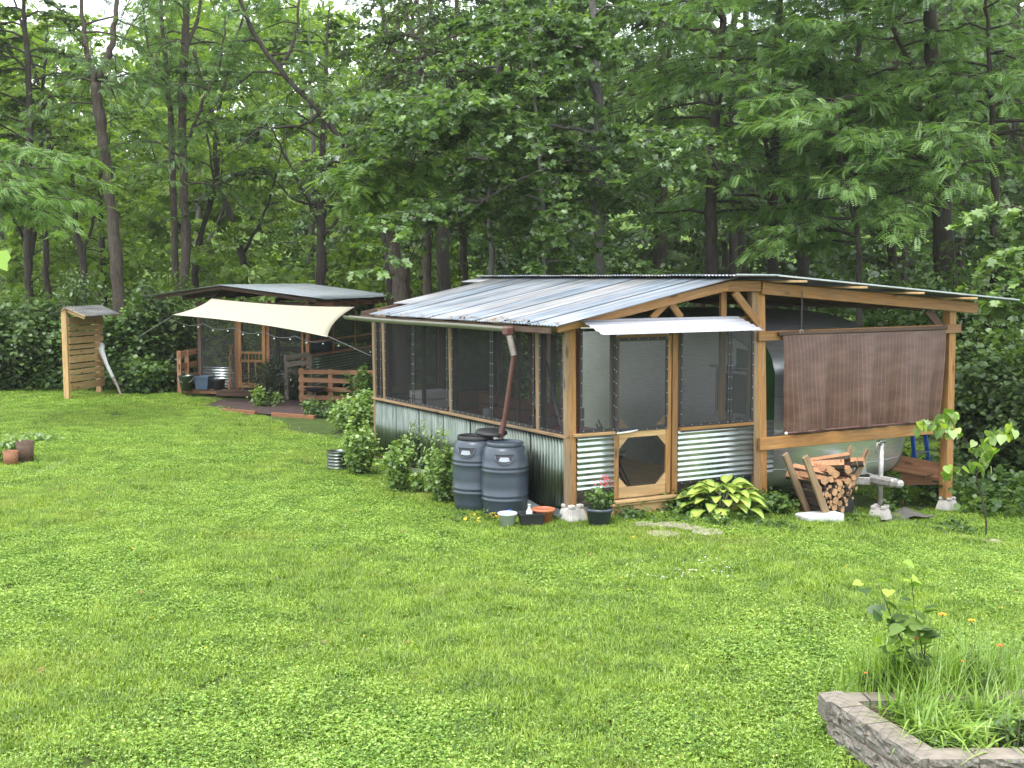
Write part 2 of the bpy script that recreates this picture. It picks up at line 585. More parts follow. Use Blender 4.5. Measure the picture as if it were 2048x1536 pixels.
M['yellow'] = mat_flat("petal_yellow", (0.75, 0.45, 0.02), 0.6)
M['orange'] = mat_flat("petal_orange", (0.75, 0.22, 0.03), 0.6)
M['petal_red'] = mat_flat("petal_red", (0.55, 0.06, 0.08), 0.6)
M['petal_white'] = mat_flat("petal_white", (0.75, 0.75, 0.68), 0.6)
M['bulb'] = mat_flat("bulb_glass", (0.75, 0.75, 0.7), 0.15, 0, 0.02)
M['cloth_grey'] = mat_flat("faded_tarp", (0.11, 0.105, 0.09), 0.85, 0, 0.3)


def mat_bark(name, lo, hi, sc=1.0):
    m, nt, N, L, out = new_mat(name)
    v = coords(N, L, "Object", (9 * sc, 9 * sc, 1.6 * sc), rand=False)
    n = noise(N, L, v, 2.2, 7, 0.7, 0.8)
    n2 = noise(N, L, coords(N, L, "Object", (1, 1, 1), rand=False), 0.9, 3, 0.6)
    c = ramp(N, [(0.32, lo), (0.66, hi)])
    L.new(n, c.inputs["Fac"])
    moss = ramp(N, [(0.52, (0, 0, 0)), (0.75, (0.45,) * 3)])
    L.new(n2, moss.inputs["Fac"])
    col = mixc(N, L, moss.outputs["Color"], c.outputs["Color"], (0.11, 0.12, 0.08))
    prin(N, L, out, col, 0.95, 0, bump(N, L, n, 0.9, 0.03), 0.2)
    return m


M['bark_brown'] = mat_bark("bark_brown", (0.034, 0.027, 0.021), (0.115, 0.092, 0.074))
M['bark_grey'] = mat_bark("bark_grey", (0.06, 0.057, 0.05), (0.17, 0.16, 0.145), 0.8)
M['bark_dark'] = mat_bark("bark_dark", (0.022, 0.018, 0.015), (0.075, 0.062, 0.052))
M['stem'] = mat_flat("green_stem", (0.10, 0.12, 0.05), 0.8)
M['log_bark'] = mat_bark("log_bark", (0.035, 0.024, 0.018), (0.13, 0.095, 0.075), 3.0)
M['log_end'] = mat_flat("cut_wood", (0.42, 0.24, 0.12), 0.85, 0, 0.35, 12, bumpy=0.3)
M['log_split'] = mat_wood("split_wood", (0.26, 0.11, 0.055), (0.40, 0.20, 0.105), (0.50, 0.30, 0.17), 0.1, 0.8)

M['leaf_tulip'] = mat_leaf("leaf_tulip_tree", (0.045, 0.085, 0.028), (0.115, 0.200, 0.054), (0.235, 0.345, 0.095), 0.38, 0.05)
M['leaf_locust'] = mat_leaf("leaf_locust", (0.050, 0.100, 0.032), (0.105, 0.195, 0.055), (0.210, 0.340, 0.085), 0.40, 0.04)
M['leaf_walnut'] = mat_leaf("leaf_walnut", (0.045, 0.09, 0.02), (0.11, 0.20, 0.04), (0.22, 0.34, 0.07), 0.42, 0.05)
M['leaf_dark'] = mat_leaf("leaf_shade_tree", (0.035, 0.064, 0.020), (0.074, 0.125, 0.036), (0.135, 0.210, 0.055), 0.38, 0.04)
M['leaf_pale'] = mat_leaf("leaf_sunlit_wood", (0.09, 0.15, 0.028), (0.19, 0.29, 0.05), (0.31, 0.42, 0.08), 0.52, 0.03)  # sunlight on the woods behind is put into this paler leaf colour
M['leaf_bush'] = mat_leaf("leaf_bush", (0.036, 0.072, 0.020), (0.082, 0.150, 0.036), (0.175, 0.27, 0.060), 0.38, 0.03)
M['leaf_berry'] = mat_leaf("leaf_berry_bush", (0.08, 0.14, 0.03), (0.18, 0.29, 0.065), (0.36, 0.48, 0.15), 0.42, 0.05)
M['leaf_lime'] = mat_leaf("leaf_lime", (0.10, 0.20, 0.02), (0.20, 0.35, 0.04), (0.38, 0.50, 0.06), 0.4, 0.04)
M['leaf_needle'] = mat_leaf("leaf_herb", (0.03, 0.045, 0.022), (0.065, 0.085, 0.045), (0.12, 0.14, 0.08), 0.2, 0.05)


def mat_grass(name, dark, mid, light, dry):
    m, nt, N, L, out = new_mat(name)
    at_ = N.new("ShaderNodeAttribute"); at_.attribute_name = "v"
    ge = N.new("ShaderNodeNewGeometry")
    n1 = noise(N, L, ge.outputs["Position"], 0.42, 4, 0.62)
    n2 = noise(N, L, ge.outputs["Position"], 2.3, 3, 0.6)
    s = N.new("ShaderNodeMath"); s.operation = 'MULTIPLY_ADD'; s.inputs[1].default_value = 1.0; s.inputs[2].default_value = -0.48
    L.new(n2, s.inputs[0])
    ad = N.new("ShaderNodeMath"); ad.operation = 'ADD'
    L.new(at_.outputs["Fac"], ad.inputs[0]); L.new(s.outputs[0], ad.inputs[1])
    c = ramp(N, [(0.05, dark), (0.5, mid), (0.95, light)])
    L.new(ad.outputs[0], c.inputs["Fac"])
    dr = ramp(N, [(0.54, (0, 0, 0)), (0.74, (0.5,) * 3)])
    L.new(n1, dr.inputs["Fac"])
    col = mixc(N, L, dr.outputs["Color"], c.outputs["Color"], dry)
    d = N.new("ShaderNodeBsdfDiffuse"); t = N.new("ShaderNodeBsdfTranslucent")
    g = N.new("ShaderNodeBsdfGlossy"); g.inputs["Roughness"].default_value = 0.4
    L.new(col, d.inputs["Color"])
    tc = mixc(N, L, 1.0, col, (1.2, 1.2, 0.5), 'MULTIPLY')
    L.new(tc, t.inputs["Color"])
    m1 = N.new("ShaderNodeMixShader"); m1.inputs[0].default_value = 0.35
    L.new(d.outputs[0], m1.inputs[1]); L.new(t.outputs[0], m1.inputs[2])
    m2 = N.new("ShaderNodeMixShader"); m2.inputs[0].default_value = 0.05
    L.new(m1.outputs[0], m2.inputs[1]); L.new(g.outputs[0], m2.inputs[2])
    L.new(m2.outputs[0], out.inputs["Surface"])
    return m


M['grass'] = mat_grass("grass_blade", (0.065, 0.130, 0.014), (0.205, 0.335, 0.028), (0.44, 0.57, 0.085), (0.37, 0.39, 0.07))
M['clover'] = mat_grass("clover_leaf", (0.065, 0.145, 0.018), (0.205, 0.365, 0.034), (0.47, 0.62, 0.15), (0.35, 0.44, 0.08))
M['tall_grass'] = mat_grass("tall_grass_blade", (0.08, 0.16, 0.02), (0.19, 0.34, 0.04), (0.40, 0.54, 0.13), (0.2, 0.3, 0.08))


def mat_ground():
    m, nt, N, L, out = new_mat("turf_soil")
    ge = N.new("ShaderNodeNewGeometry")
    n = noise(N, L, ge.outputs["Position"], 3.0, 6, 0.65)
    n2 = noise(N, L, ge.outputs["Position"], 40.0, 4, 0.7)
    c = ramp(N, [(0.35, (0.045, 0.075, 0.015)), (0.55, (0.08, 0.14, 0.025)), (0.72, (0.12, 0.18, 0.035))])
    L.new(n, c.inputs["Fac"])
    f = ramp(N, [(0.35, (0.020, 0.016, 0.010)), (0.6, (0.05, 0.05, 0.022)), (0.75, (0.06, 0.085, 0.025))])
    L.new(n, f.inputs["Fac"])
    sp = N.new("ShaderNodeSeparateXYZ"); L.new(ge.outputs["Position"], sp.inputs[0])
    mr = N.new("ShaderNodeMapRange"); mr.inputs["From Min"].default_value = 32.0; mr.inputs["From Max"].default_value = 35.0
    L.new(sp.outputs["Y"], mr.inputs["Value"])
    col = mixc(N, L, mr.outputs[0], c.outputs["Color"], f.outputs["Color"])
    col = mixc(N, L, 0.35, col, (0.05, 0.045, 0.02))
    prin(N, L, out, col, 0.95, 0, bump(N, L, n2, 0.8, 0.03), 0.2)
    return m


M['ground'] = mat_ground()

# ------------------------------------------------------------------ ground
xs = np.unique(np.concatenate([np.linspace(-170, -24, 12), np.linspace(-24, 24, 97), np.linspace(24, 170, 12)]))
ys = np.unique(np.concatenate([np.linspace(-40, 4, 10), np.linspace(4, 44, 101), np.linspace(44, 210, 14)]))
GX, GY = np.meshgrid(xs, ys)
GV = np.stack([GX, GY, ground(GX, GY)], -1).reshape(-1, 3)
nx, ny = len(xs), len(ys)
gi = np.arange(ny - 1)[:, None] * nx
gj = np.arange(nx - 1)[None, :]
GF = np.stack([gi + gj, gi + gj + 1, gi + nx + gj + 1, gi + nx + gj], -1).reshape(-1, 4)
tag(obj("ground", np_mesh(GV, GF, True), M['ground']), kind="structure")

# ------------------------------------------------------------------ leaves and blades
LEAF = {}
LEAF['broad'] = (np.array([(0, 0, 0), (.5, .32, .10), (.36, .78, .05), (0, 1, -.05), (-.36, .78, .05), (-.5, .32, .10)]), np.array([[0, 1, 2, 3], [0, 3, 4, 5]]))
LEAF['oval'] = (np.array([(0, 0, 0), (.26, .35, .06), (.2, .75, .02), (0, 1, -.10), (-.2, .75, .02), (-.26, .35, .06)]), np.array([[0, 1, 2, 3], [0, 3, 4, 5]]))
LEAF['lobed'] = (np.array([(0, .02, 0), (.34, .0, .04), (.56, .40, .10), (.30, .50, .06), (.40, .95, .02), (0, .78, -.03), (-.34, .0, .04), (-.56, .40, .10), (-.30, .50, .06), (-.40, .95, .02)]),
                 np.array([[0, 1, 2, 3], [0, 3, 4, 5], [0, 8, 7, 6], [0, 5, 9, 8]]))


def pinnate(pairs, wid, asp):
    V, F = [], []
    for i in range(pairs):
        t = (i + 0.6) / pairs
        zc = -0.22 * t * t
        ll = wid * (0.75 + 0.5 * math.sin(PI * min(1, t * 0.95)))
        for s in (-1, 1):
            b = len(V)
            dx, dy = s * math.cos(0.35), math.sin(0.35)
            px_, py_ = -dy, dx
            hw = ll * asp
            V += [(0, t, zc), (dx * ll * .45 + px_ * hw, t + dy * ll * .45 + py_ * hw, zc - .01), (dx * ll, t + dy * ll, zc - .05), (dx * ll * .45 - px_ * hw, t + dy * ll * .45 - py_ * hw, zc - .01)]
            F.append([b, b + 1, b + 2, b + 3])
    return np.array(V), np.array(F)


LEAF['locust'] = pinnate(7, 0.21, 0.27)
LEAF['walnut'] = pinnate(6, 0.34, 0.2)
_v, _fc = [], []
for _i in range(5):
    _a = _i * 2.4
    _b = len(_v)
    _cx, _cy, _cz = 0.34 * math.cos(_a), 0.34 * math.sin(_a) + .3, 0.12 * math.sin(_i * 3.1)
    _w, _h = 0.2, 0.27
    _v += [(_cx - _w, _cy, _cz), (_cx, _cy - _h, _cz + .08), (_cx + _w, _cy, _cz + .02), (_cx, _cy + _h, _cz - .06)]
    _fc.append([_b, _b + 1, _b + 2, _b + 3])
LEAF['sprig'] = (np.array(_v), np.array(_fc))
LEAF['blade'] = (np.array([(-.5, 0, 0), (.5, 0, 0), (.4, .55, .12), (-.4, .55, .12), (0, 1, .45)]), np.array([[0, 1, 2, 3], [3, 2, 4, 4]]))


def rotm(yaw, pitch, roll):
    cy, sy, cp, sp, cr, sr = np.cos(yaw), np.sin(yaw), np.cos(pitch), np.sin(pitch), np.cos(roll), np.sin(roll)
    n = len(yaw)
    Z = np.zeros(n); O = np.ones(n)
    Rz = np.stack([cy, -sy, Z, sy, cy, Z, Z, Z, O], -1).reshape(n, 3, 3)
    Rx = np.stack([O, Z, Z, Z, cp, -sp, Z, sp, cp], -1).reshape(n, 3, 3)
    Ry = np.stack([cr, Z, sr, Z, O, Z, -sr, Z, cr], -1).reshape(n, 3, 3)
    return Rz @ Rx @ Ry


def scatter_mesh(kind, P, yaw, pitch, roll, size, v, sx=None):
    """All the leaves of one crown as one mesh (kind = template, one row per leaf)."""
    T, F = LEAF[kind]
    n = len(P)
    S = np.asarray(size)[:, None, None] * T[None]
    if sx is not None: S[..., 0] *= np.asarray(sx)[:, None]
    V = np.einsum('nij,nkj->nki', rotm(yaw, pitch, roll), S) + P[:, None, :]
    k = len(T)
    off = (np.arange(n) * k)[:, None, None]
    if kind == 'blade':
        F4 = (F[:1][None] + off).reshape(-1, 4)
        F3 = (np.array([[3, 2, 4]])[None] + off).reshape(-1, 3)
        fs = [F4, F3]
    else:
        fs = [(F[None] + off).reshape(-1, F.shape[1])]
    return np_mesh(V.reshape(-1, 3), fs, False, {"v": np.repeat(v, k)})


# ------------------------------------------------------------------ trees
def polyline(pts, k):
    """Smooth resampling (Catmull-Rom) of rows x, y, z, r."""
    P = np.asarray(pts, float)
    P = np.vstack([2 * P[0] - P[1], P, 2 * P[-1] - P[-2]])
    out = []
    n = len(P) - 3
    for t in np.linspace(0, n - 1e-6, k):
        i = int(t); f = t - i
        a, b, c, d = P[i], P[i + 1], P[i + 2], P[i + 3]
        out.append(0.5 * ((2 * b) + (-a + c) * f + (2 * a - 5 * b + 4 * c - d) * f * f + (-a + 3 * b - 3 * c + d) * f ** 3))
    return np.array(out)


def interp_z(line, z):
    i = np.argmin(np.abs(line[:, 2] - z))
    return line[i]


def make_tree(name, label, cat, trunk, limbs=(), bark='bark_brown', leaf='leaf_locust', shape='locust',
              boughs=20, zr=(3.5, 12), blen=(1.8, 3.6), twigs=8, per=7, size=0.3, az=None, azs=PI, rise=0.5, droop=0.9,
              flat=0.10, group=None, seed=0, tilt=0.35, young=0.0, bough_r=0.035):
    rng = np.random.default_rng(seed + 101)
    tr = polyline(trunk, max(10, len(trunk) * 5))
    base = tr[0, :3].copy()
    root = thing(name, label, cat, base, 0, group)
    w = tr.copy(); w[:, :3] -= base
    ns = 10
    k = len(w)
    w[1:-1, :2] += rng.normal(0, 0.015, (k - 2, 2))
    w[0, 3] *= 1.25
    obj("trunk", tubes_mesh([(w[:, :3], np.maximum(w[:, 3] * (1 + 0.08 * rng.normal(size=k)), 0.01))], ns), M[bark], root)
    lines = [tr]
    for lm in limbs:
        ll = polyline(lm, max(8, len(lm) * 4))
        lines.append(ll)
        q = ll.copy(); q[:, :3] -= base
        q[1:, :3] += rng.normal(0, 0.02, (len(q) - 1, 3))
        obj("limb", tubes_mesh([(q[:, :3], np.maximum(q[:, 3], 0.006))], 7), M[bark], root)
    # boughs, twigs and leaves
    paths, P, Yw, Pt, Rl, Sz, Vv = [], [], [], [], [], [], []
    for b in range(boughs):
        ln = lines[0] if (len(lines) == 1 or rng.random() < 0.45) else lines[rng.integers(1, len(lines))]
        z0 = zr[0] + (zr[1] - zr[0]) * (b + rng.random()) / boughs
        z0 = min(max(z0, ln[:, 2].min() + 0.2), ln[:, 2].max())
        s = interp_z(ln, z0)
        a = (az if az is not None else 0) + (rng.random() * 2 - 1) * azs
        Lb = rng.uniform(*blen)
        d = np.array([math.cos(a), math.sin(a), 0])
        bend = rng.normal(0, 0.25)
        side = np.array([-d[1], d[0], 0])
        t = np.linspace(0, 1, 7)
        ri, dr = rise * rng.uniform(0.5, 1.4), droop * rng.uniform(0.6, 1.3)
        pts = s[:3] + np.outer(t * Lb, d) + np.outer(bend * t * t * Lb, side)
        pts[:, 2] += Lb * (ri * t - dr * t * t)
        pts[1:-1] += rng.normal(0, 0.04, (5, 3))
        r0 = min(bough_r, max(0.012, s[3] * 0.6))
        paths.append((pts - base, r0 * (1 - 0.82 * t)))
        for q in range(twigs):
            tt = 0.22 + 0.78 * (q + rng.random()) / twigs
            i = min(int(tt * 6), 5); f = tt * 6 - i
            p0 = pts[i] * (1 - f) + pts[i + 1] * f
            sg = 1 if q % 2 else -1
            ya = a + sg * rng.uniform(0.35, 1.25) + bend
            tl = Lb * rng.uniform(0.14, 0.34) * (1.15 - 0.5 * tt)
            dd = np.array([math.cos(ya), math.sin(ya), rng.normal(0.02, flat)])
            p1 = p0 + dd * tl - np.array([0, 0, 0.12 * tl])
            paths.append((np.array([p0, (p0 + p1) / 2 + [0, 0, .04 * tl], p1]) - base, np.array([.009, .006, .003])))
            n = per
            u = (np.arange(n) + rng.random(n)) / n
            pp = p0[None] + (p1 - p0)[None] * u[:, None] + rng.normal(0, size * 0.22, (n, 3)) * np.array([1, 1, .6])
            P.append(pp)
            sgn = np.where(np.arange(n) % 2, 1, -1)
            # local +Y of a leaf points along its yaw: yaw angle measured for +Y axis
            Yw.append(ya - PI / 2 + sgn * rng.uniform(0.3, 1.3, n))
            Pt.append(rng.normal(-0.32, tilt, n)); Rl.append(rng.normal(0, tilt, n))
            Sz.append(size * rng.uniform(0.65, 1.2, n))
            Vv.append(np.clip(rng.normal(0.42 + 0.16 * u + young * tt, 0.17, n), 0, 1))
    if P:
        obj_b = obj("branches", tubes_mesh(paths, 4, True, False), M[bark], root)
        obj_b["kind"] = "stuff"
        P = np.vstack(P) - base
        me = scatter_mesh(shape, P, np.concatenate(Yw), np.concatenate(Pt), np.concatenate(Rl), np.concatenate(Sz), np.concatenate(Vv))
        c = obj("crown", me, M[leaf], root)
        c["kind"] = "stuff"
    return root


def T(px, py, Y, w):
    """a trunk station from the photo: pixel column/row, distance and width in pixels -> x, y, z, radius"""
    p = at(px, py, Y)
    return (p[0], p[1], p[2], w / 2 / FPX * Y)


def trunk_from(pts, Y, top=None, foot=None, lean=0.0):
    out = [T(px, py, Y + lean * i, w) for i, (px, py, w) in enumerate(pts)]
    x0, y0 = out[0][0], out[0][1]
    if foot is not None: x0 = at(foot, 600, Y)[0]
    g = gh(x0, y0)
    out.insert(0, (x0, y0, g - 0.1, out[0][3] * 1.15))
    if top:
        x1, y1, z1, r1 = out[-1]
        xa, ya, za, ra = out[-2]
        d = np.array([x1 - xa, y1 - ya, z1 - za]); d /= np.linalg.norm(d)
        out.append((x1 + d[0] * top * 0.5, y1, z1 + top * 0.5, r1 * 0.6))
        out.append((x1 + d[0] * top, y1, z1 + top, 0.02))
    return out

# ================================================================== THE BIG SCREENED SHELTER (local frame: x along the front, y along the left wall)
def sg(r, l):
    p = SH_O + SH_R * r + SH_L * l
    return gh(p[0], p[1])


def sw(r, l, z=0.0):
    p = SH_O + SH_R * r + SH_L * l
    return (float(p[0]), float(p[1]), float(p[2] + z))


SRZ = AZ
sh = thing("screened_shelter", "large open-fronted shelter of yellow pine posts with corrugated metal roof and black insect screens", "shelter", SH_O, SRZ)


def B(name, p0, p1, w, t, mat='pine', up=(0, 0, 1), par=None, bev=0.005):
    return board(name, p0, p1, w, t, M[mat], par or sh, up, bev)


# deck and rim
for i in range(18):
    x0 = 0.07 + i * 0.158
    B("deck_board", (x0, 0.04, 0.185), (x0, 5.45, 0.185), 0.03, 0.150, 'deck_tan')
B("rim_board", (0.02, -0.02, 0.07), (1.56, -0.02, 0.07), 0.19, 0.04, 'pine_pale')
B("rim_board", (1.58, -0.005, 0.02), (2.80, -0.005, 0.02), 0.15, 0.04, 'dark_wood')
B("rim_board", (0.0, 0.05, 0.02), (0.0, 5.5, 0.02), 0.18, 0.04, 'dark_wood')
B("door_step", (0.60, -0.065, 0.185), (1.56, -0.065, 0.185), 0.035, 0.09, 'pine_pale')
B("door_step", (0.58, -0.055, 0.145), (1.57, -0.055, 0.145), 0.03, 0.06, 'pine_pale')
# posts
B("post", (-0.02, 0.0, 0.0), (-0.05, 0.0, 2.34), 0.06, 0.085, 'pine_grey', up=(0, 1, 0))
B("post", (0.04, -0.008, 0.0), (0.012, -0.008, 2.33), 0.055, 0.085, 'pine', up=(0, 1, 0))
B("post", (0.655, 0.05, 0.2), (0.645, 0.05, 2.28), 0.05, 0.06, 'pine_grey', up=(0, 1, 0))
B("post", (1.545, 0.0, 0.08), (1.53, 0.0, 2.32), 0.09, 0.085, 'pine', up=(0, 1, 0))
B("post", (1.66, 0.10, 0.2), (1.66, 0.10, 2.32), 0.09, 0.14, 'pine_grey', up=(0, 1, 0))
B("post", (2.36, 0.04, 0.2), (2.35, 0.04, 2.74), 0.05, 0.09, 'pine', up=(0, 1, 0))
B("post", (2.92, 0.0, -0.16), (2.80, 0.0, 2.86), 0.10, 0.10, 'pine_grey', up=(0, 1, 0))
B("post", (3.015, -0.03, -0.16), (2.90, -0.03, 2.86), 0.05, 0.14, 'pine', up=(0, 1, 0))
B("post", (6.60, 0.0, -0.44), (6.56, 0.0, 2.50), 0.135, 0.135, 'pine', up=(0, 1, 0))
for l in (0.69, 2.99, 5.20):
    B("post", (0.0, l, 1.03), (-0.02, l, 2.28), 0.085, 0.045, 'pine_grey', up=(0, 1, 0))
    B("post", (0.10, l + 0.06, 0.2), (0.10, l + 0.06, 2.28), 0.085, 0.045, 'dark_wood', up=(0, 1, 0))
B("post", (0.0, 5.49, 0.0), (-0.03, 5.49, 2.28), 0.09, 0.09, 'pine_grey', up=(0, 1, 0))
for l in (1.4, 4.1):
    B("post", (0.12, l, 0.2), (0.12, l, 2.28), 0.06, 0.045, 'dark_wood', up=(0, 1, 0))
for r in (1.1, 2.2):
    B("post", (r, 5.49, 0.1), (r, 5.49, 2.5), 0.09, 0.09, 'pine_grey', up=(0, 1, 0))
B("post", (3.3, 5.6, -0.2), (3.3, 5.6, 2.82), 0.12, 0.12, 'pine_grey', up=(0, 1, 0))
B("post", (6.56, 5.6, -0.5), (6.56, 5.6, 2.50), 0.13, 0.13, 'pine_grey', up=(0, 1, 0))
# plates, sills, headers
B("top_plate", (0.0, 0.0, 2.30), (0.0, 5.54, 2.30), 0.09, 0.09, 'pine_grey')
B("sill", (-0.02, -0.03, 1.015), (-0.02, 5.54, 1.015), 0.035, 0.12, 'pine_grey')
B("sill", (0.02, -0.045, 1.035), (0.60, -0.045, 1.035), 0.035, 0.10, 'pine_pale')
B("sill", (1.59, -0.045, 1.015), (2.80, -0.045, 1.015), 0.040, 0.09, 'pine')
B("header", (0.0, 0.0, 2.355), (1.5, 0.0, 2.355), 0.08, 0.085, 'pine_pale')
B("header", (1.5, 0.03, 2.355), (2.8, 0.03, 2.355), 0.09, 0.06, 'pine')
B("rear_plate", (0.0, 5.50, 2.36), (3.3, 5.50, 2.50), 0.09, 0.09, 'pine_grey')
B("rear_rail", (0.0, 5.49, 1.02), (2.2, 5.49, 1.02), 0.06, 0.06, 'pine_grey')
# rafters
B("rafter", (-0.25, -0.10, 2.315), (2.32, -0.10, 2.795), 0.115, 0.045, 'pine')
B("collar_beam", (2.30, -0.10, 2.79), (2.84, -0.10, 2.79), 0.135, 0.05, 'pine')
B("rafter", (2.87, -0.10, 2.765), (7.02, -0.10, 2.455), 0.155, 0.05, 'pine')
for l in (0.9, 1.8, 2.75, 3.7, 4.6, 5.5):
    B("rafter", (-0.25, l, 2.315), (2.32, l, 2.795), 0.115, 0.04, 'dark_wood')
    B("rafter", (2.87, l, 2.765), (7.02, l, 2.455), 0.14, 0.04, 'dark_wood')
B("ridge_beam", (2.34, 0.0, 2.78), (2.34, 6.1, 2.78), 0.12, 0.05, 'dark_wood')
for r in (3.05, 4.12, 5.2, 6.28):
    z = 2.845 - 0.0747 * (r - 2.87) + 0.018
    B("purlin", (r + 0.045, -0.62, z), (r + 0.045, 5.9, z), 0.028, 0.14, 'pine_pale')
# braces
B("brace", (2.42, -0.09, 2.72), (2.84, -0.09, 2.30), 0.10, 0.045, 'pine', up=(0.7, 0, 0.7))
B("brace", (1.20, 0.02, 2.40), (1.42, 0.02, 2.58), 0.09, 0.04, 'pine', up=(-0.7, 0, 0.7))
B("brace", (1.66, 0.02, 2.40), (1.50, 0.02, 2.58), 0.09, 0.04, 'pine', up=(0.7, 0, 0.7))
B("brace", (6.50, 0.02, 2.10), (6.10, 0.02, 2.44), 0.12, 0.05, 'dark_wood', up=(0.7, 0, 0.7))
B("brace", (2.84, -0.02, 0.20), (2.55, -0.02, -0.12), 0.11, 0.045, 'pine', up=(-0.7, 0, 0.7))
# rails of the open bay
B("upper_rail", (2.84, -0.085, 2.145), (6.70, -0.085, 2.165), 0.125, 0.04, 'pine')
B("middle_rail", (2.88, -0.095, 0.74), (6.62, -0.095, 0.745), 0.165, 0.045, 'pine')
# roof sheets
x_e, x_r = -0.36, 2.30
z_e, z_r = 2.345, 2.90
nl = 10
for i in range(nl):
    l0, l1 = -0.30 + i * 0.655, -0.30 + (i + 1) * 0.655 + 0.05
    cut_e = max(0.0, (l1 - 5.35)) * 2.4
    xs_ = min(x_e + cut_e, x_r - 0.3)
    zs_ = z_e + (z_r - z_e) * (xs_ - x_e) / (x_r - x_e)
    d = np.array([x_r - xs_, 0, z_r - zs_]); ln = np.linalg.norm(d)
    corrugated("roof_sheet", (xs_, l0, zs_ + 0.003 * (i % 2)), d, (0, 1, 0), ln, l1 - l0, M['roof_metal'], sh, pitch=0.068, amp=0.008, normal=(-.2, 0, 1))
for i in range(10):
    l0, l1 = -0.42 + i * 0.66, -0.42 + (i + 1) * 0.66 + 0.04
    zt = 2.925 + 0.003 * (i % 2)
    corrugated("roof_sheet", (2.16, l0, zt), (0.70, 0, -0.005), (0, 1, 0), 0.70, l1 - l0, M['roof_metal'], sh, normal=(0, 0, 1))
    corrugated("roof_sheet", (2.84, l0, zt - 0.006), (4.70, 0, -0.351), (0, 1, 0), 4.71, l1 - l0, M['roof_metal'], sh, normal=(0.07, 0, 1))
B("lit_sheet_edge", (2.84, -0.435, 2.925), (7.54, -0.435, 2.574), 0.022, 0.012, 'galv_bright')  # bright strips added where the sheets' front edge catches the light
B("lit_sheet_edge", (2.16, -0.435, 2.935), (2.86, -0.435, 2.93), 0.02, 0.012, 'galv_bright')
# left wall cladding
for i in range(7):
    l0 = 0.03 + i * 0.78
    corrugated("wall_sheet", (-0.045 - 0.004 * (i % 2), l0, 0.13), (0, 0, 1), (0, 1, 0), 0.87, 0.80, M['galv'], sh, pitch=0.068, amp=0.009, normal=(-1, 0, 0))
# curled bottom edge of the sheet by the corner
fl = [(-0.06 - 0.05 * t, l, 0.12 + 0.02 * math.sin(l * 9) - 0.03 * t) for l in np.linspace(0.0, 0.85, 12) for t in (0, 1, 2)]
obj("bent_sheet_edge", poly_mesh(fl, [[i * 3 + j, i * 3 + j + 1, (i + 1) * 3 + j + 1, (i + 1) * 3 + j] for i in range(11) for j in range(2)], True), M['galv_bright'], sh)
fl = [(-0.06 - 0.05 * t, l, 0.10 + 0.02 * math.sin(l * 7) - 0.03 * t) for l in np.linspace(3.6, 4.9, 12) for t in (0, 1, 2)]
obj("bent_sheet_edge", poly_mesh(fl, [[i * 3 + j, i * 3 + j + 1, (i + 1) * 3 + j + 1, (i + 1) * 3 + j] for i in range(11) for j in range(2)], True), M['galv_bright'], sh)
# front cladding, ribs level
corrugated("wall_sheet", (0.075, -0.05, 0.37), (1, 0, 0), (0, 0, 1), 0.53, 0.645, M['galv_bright'], sh, pitch=0.0675, amp=0.0075, normal=(0, -1, 0))
corrugated("wall_sheet", (1.59, -0.035, 0.35), (1, 0, 0), (0, 0, 1), 1.24, 0.645, M['galv_bright'], sh, pitch=0.0675, amp=0.0075, normal=(0, -1, 0))
corrugated("wall_sheet", (2.86, 0.07, 0.32), (1, 0, 0), (0, 0, 1), 0.42, 0.70, M['galv_bright'], sh, pitch=0.0675, amp=0.0075, normal=(0, -1, 0))


def frame_screen(p00, du, dv, w, h, nrm, mat='screen', bw=0.035, snaps=True, par=None):
    """Screen panel with black vinyl border and snap buttons; p00 lower-left corner, du, dv unit vectors."""
    par = par or sh
    p, u, v, n = (np.asarray(a, float) for a in (p00, du, dv, nrm))
    o = obj("screen_panel", poly_mesh([p, p + u * w, p + u * w + v * h, p + v * h], [[0, 1, 2, 3]]), M[mat], par)
    P, F = [], []
    for a, b, c, d in ((0, 0, w, bw), (0, h - bw, w, h), (0, bw, bw, h - bw), (w - bw, bw, w, h - bw)):
        k = len(P)
        for dn in (0.003, 0.008):
            for (x, y) in ((a, b), (c, b), (c, d), (a, d)):
                P.append(p + u * x + v * y + n * dn)
        F += [[k + i for i in q] for q in BOX_F.tolist()]
    obj("screen_border", poly_mesh(P, F), M['black'], par)
    if snaps:
        bm = bmesh.new()
        sp = []
        for x in np.arange(0.05, w, 0.145): sp += [(x, bw / 2), (x, h - bw / 2)]
        for y in np.arange(0.16, h, 0.145): sp += [(bw / 2, y), (w - bw / 2, y)]
        for (x, y) in sp:
            c = p + u * x + v * y + n * 0.011
            bmesh.ops.create_icosphere(bm, subdivisions=1, radius=0.0062, matrix=Matrix.Translation(Vector(c)))
        s = obj("snap_button", bm_mesh(bm), M['snap'], par)
        s["kind"] = "stuff"


X, Y_, Z = (1, 0, 0), (0, 1, 0), (0, 0, 1)
# left wall screens (seen from outside: normal -x)
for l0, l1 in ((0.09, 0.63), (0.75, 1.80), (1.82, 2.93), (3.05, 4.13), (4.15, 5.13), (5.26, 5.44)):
    frame_screen((-0.03, l0, 1.04), Y_, Z, l1 - l0, 1.21, (-1, 0, 0), 'screen_dark')
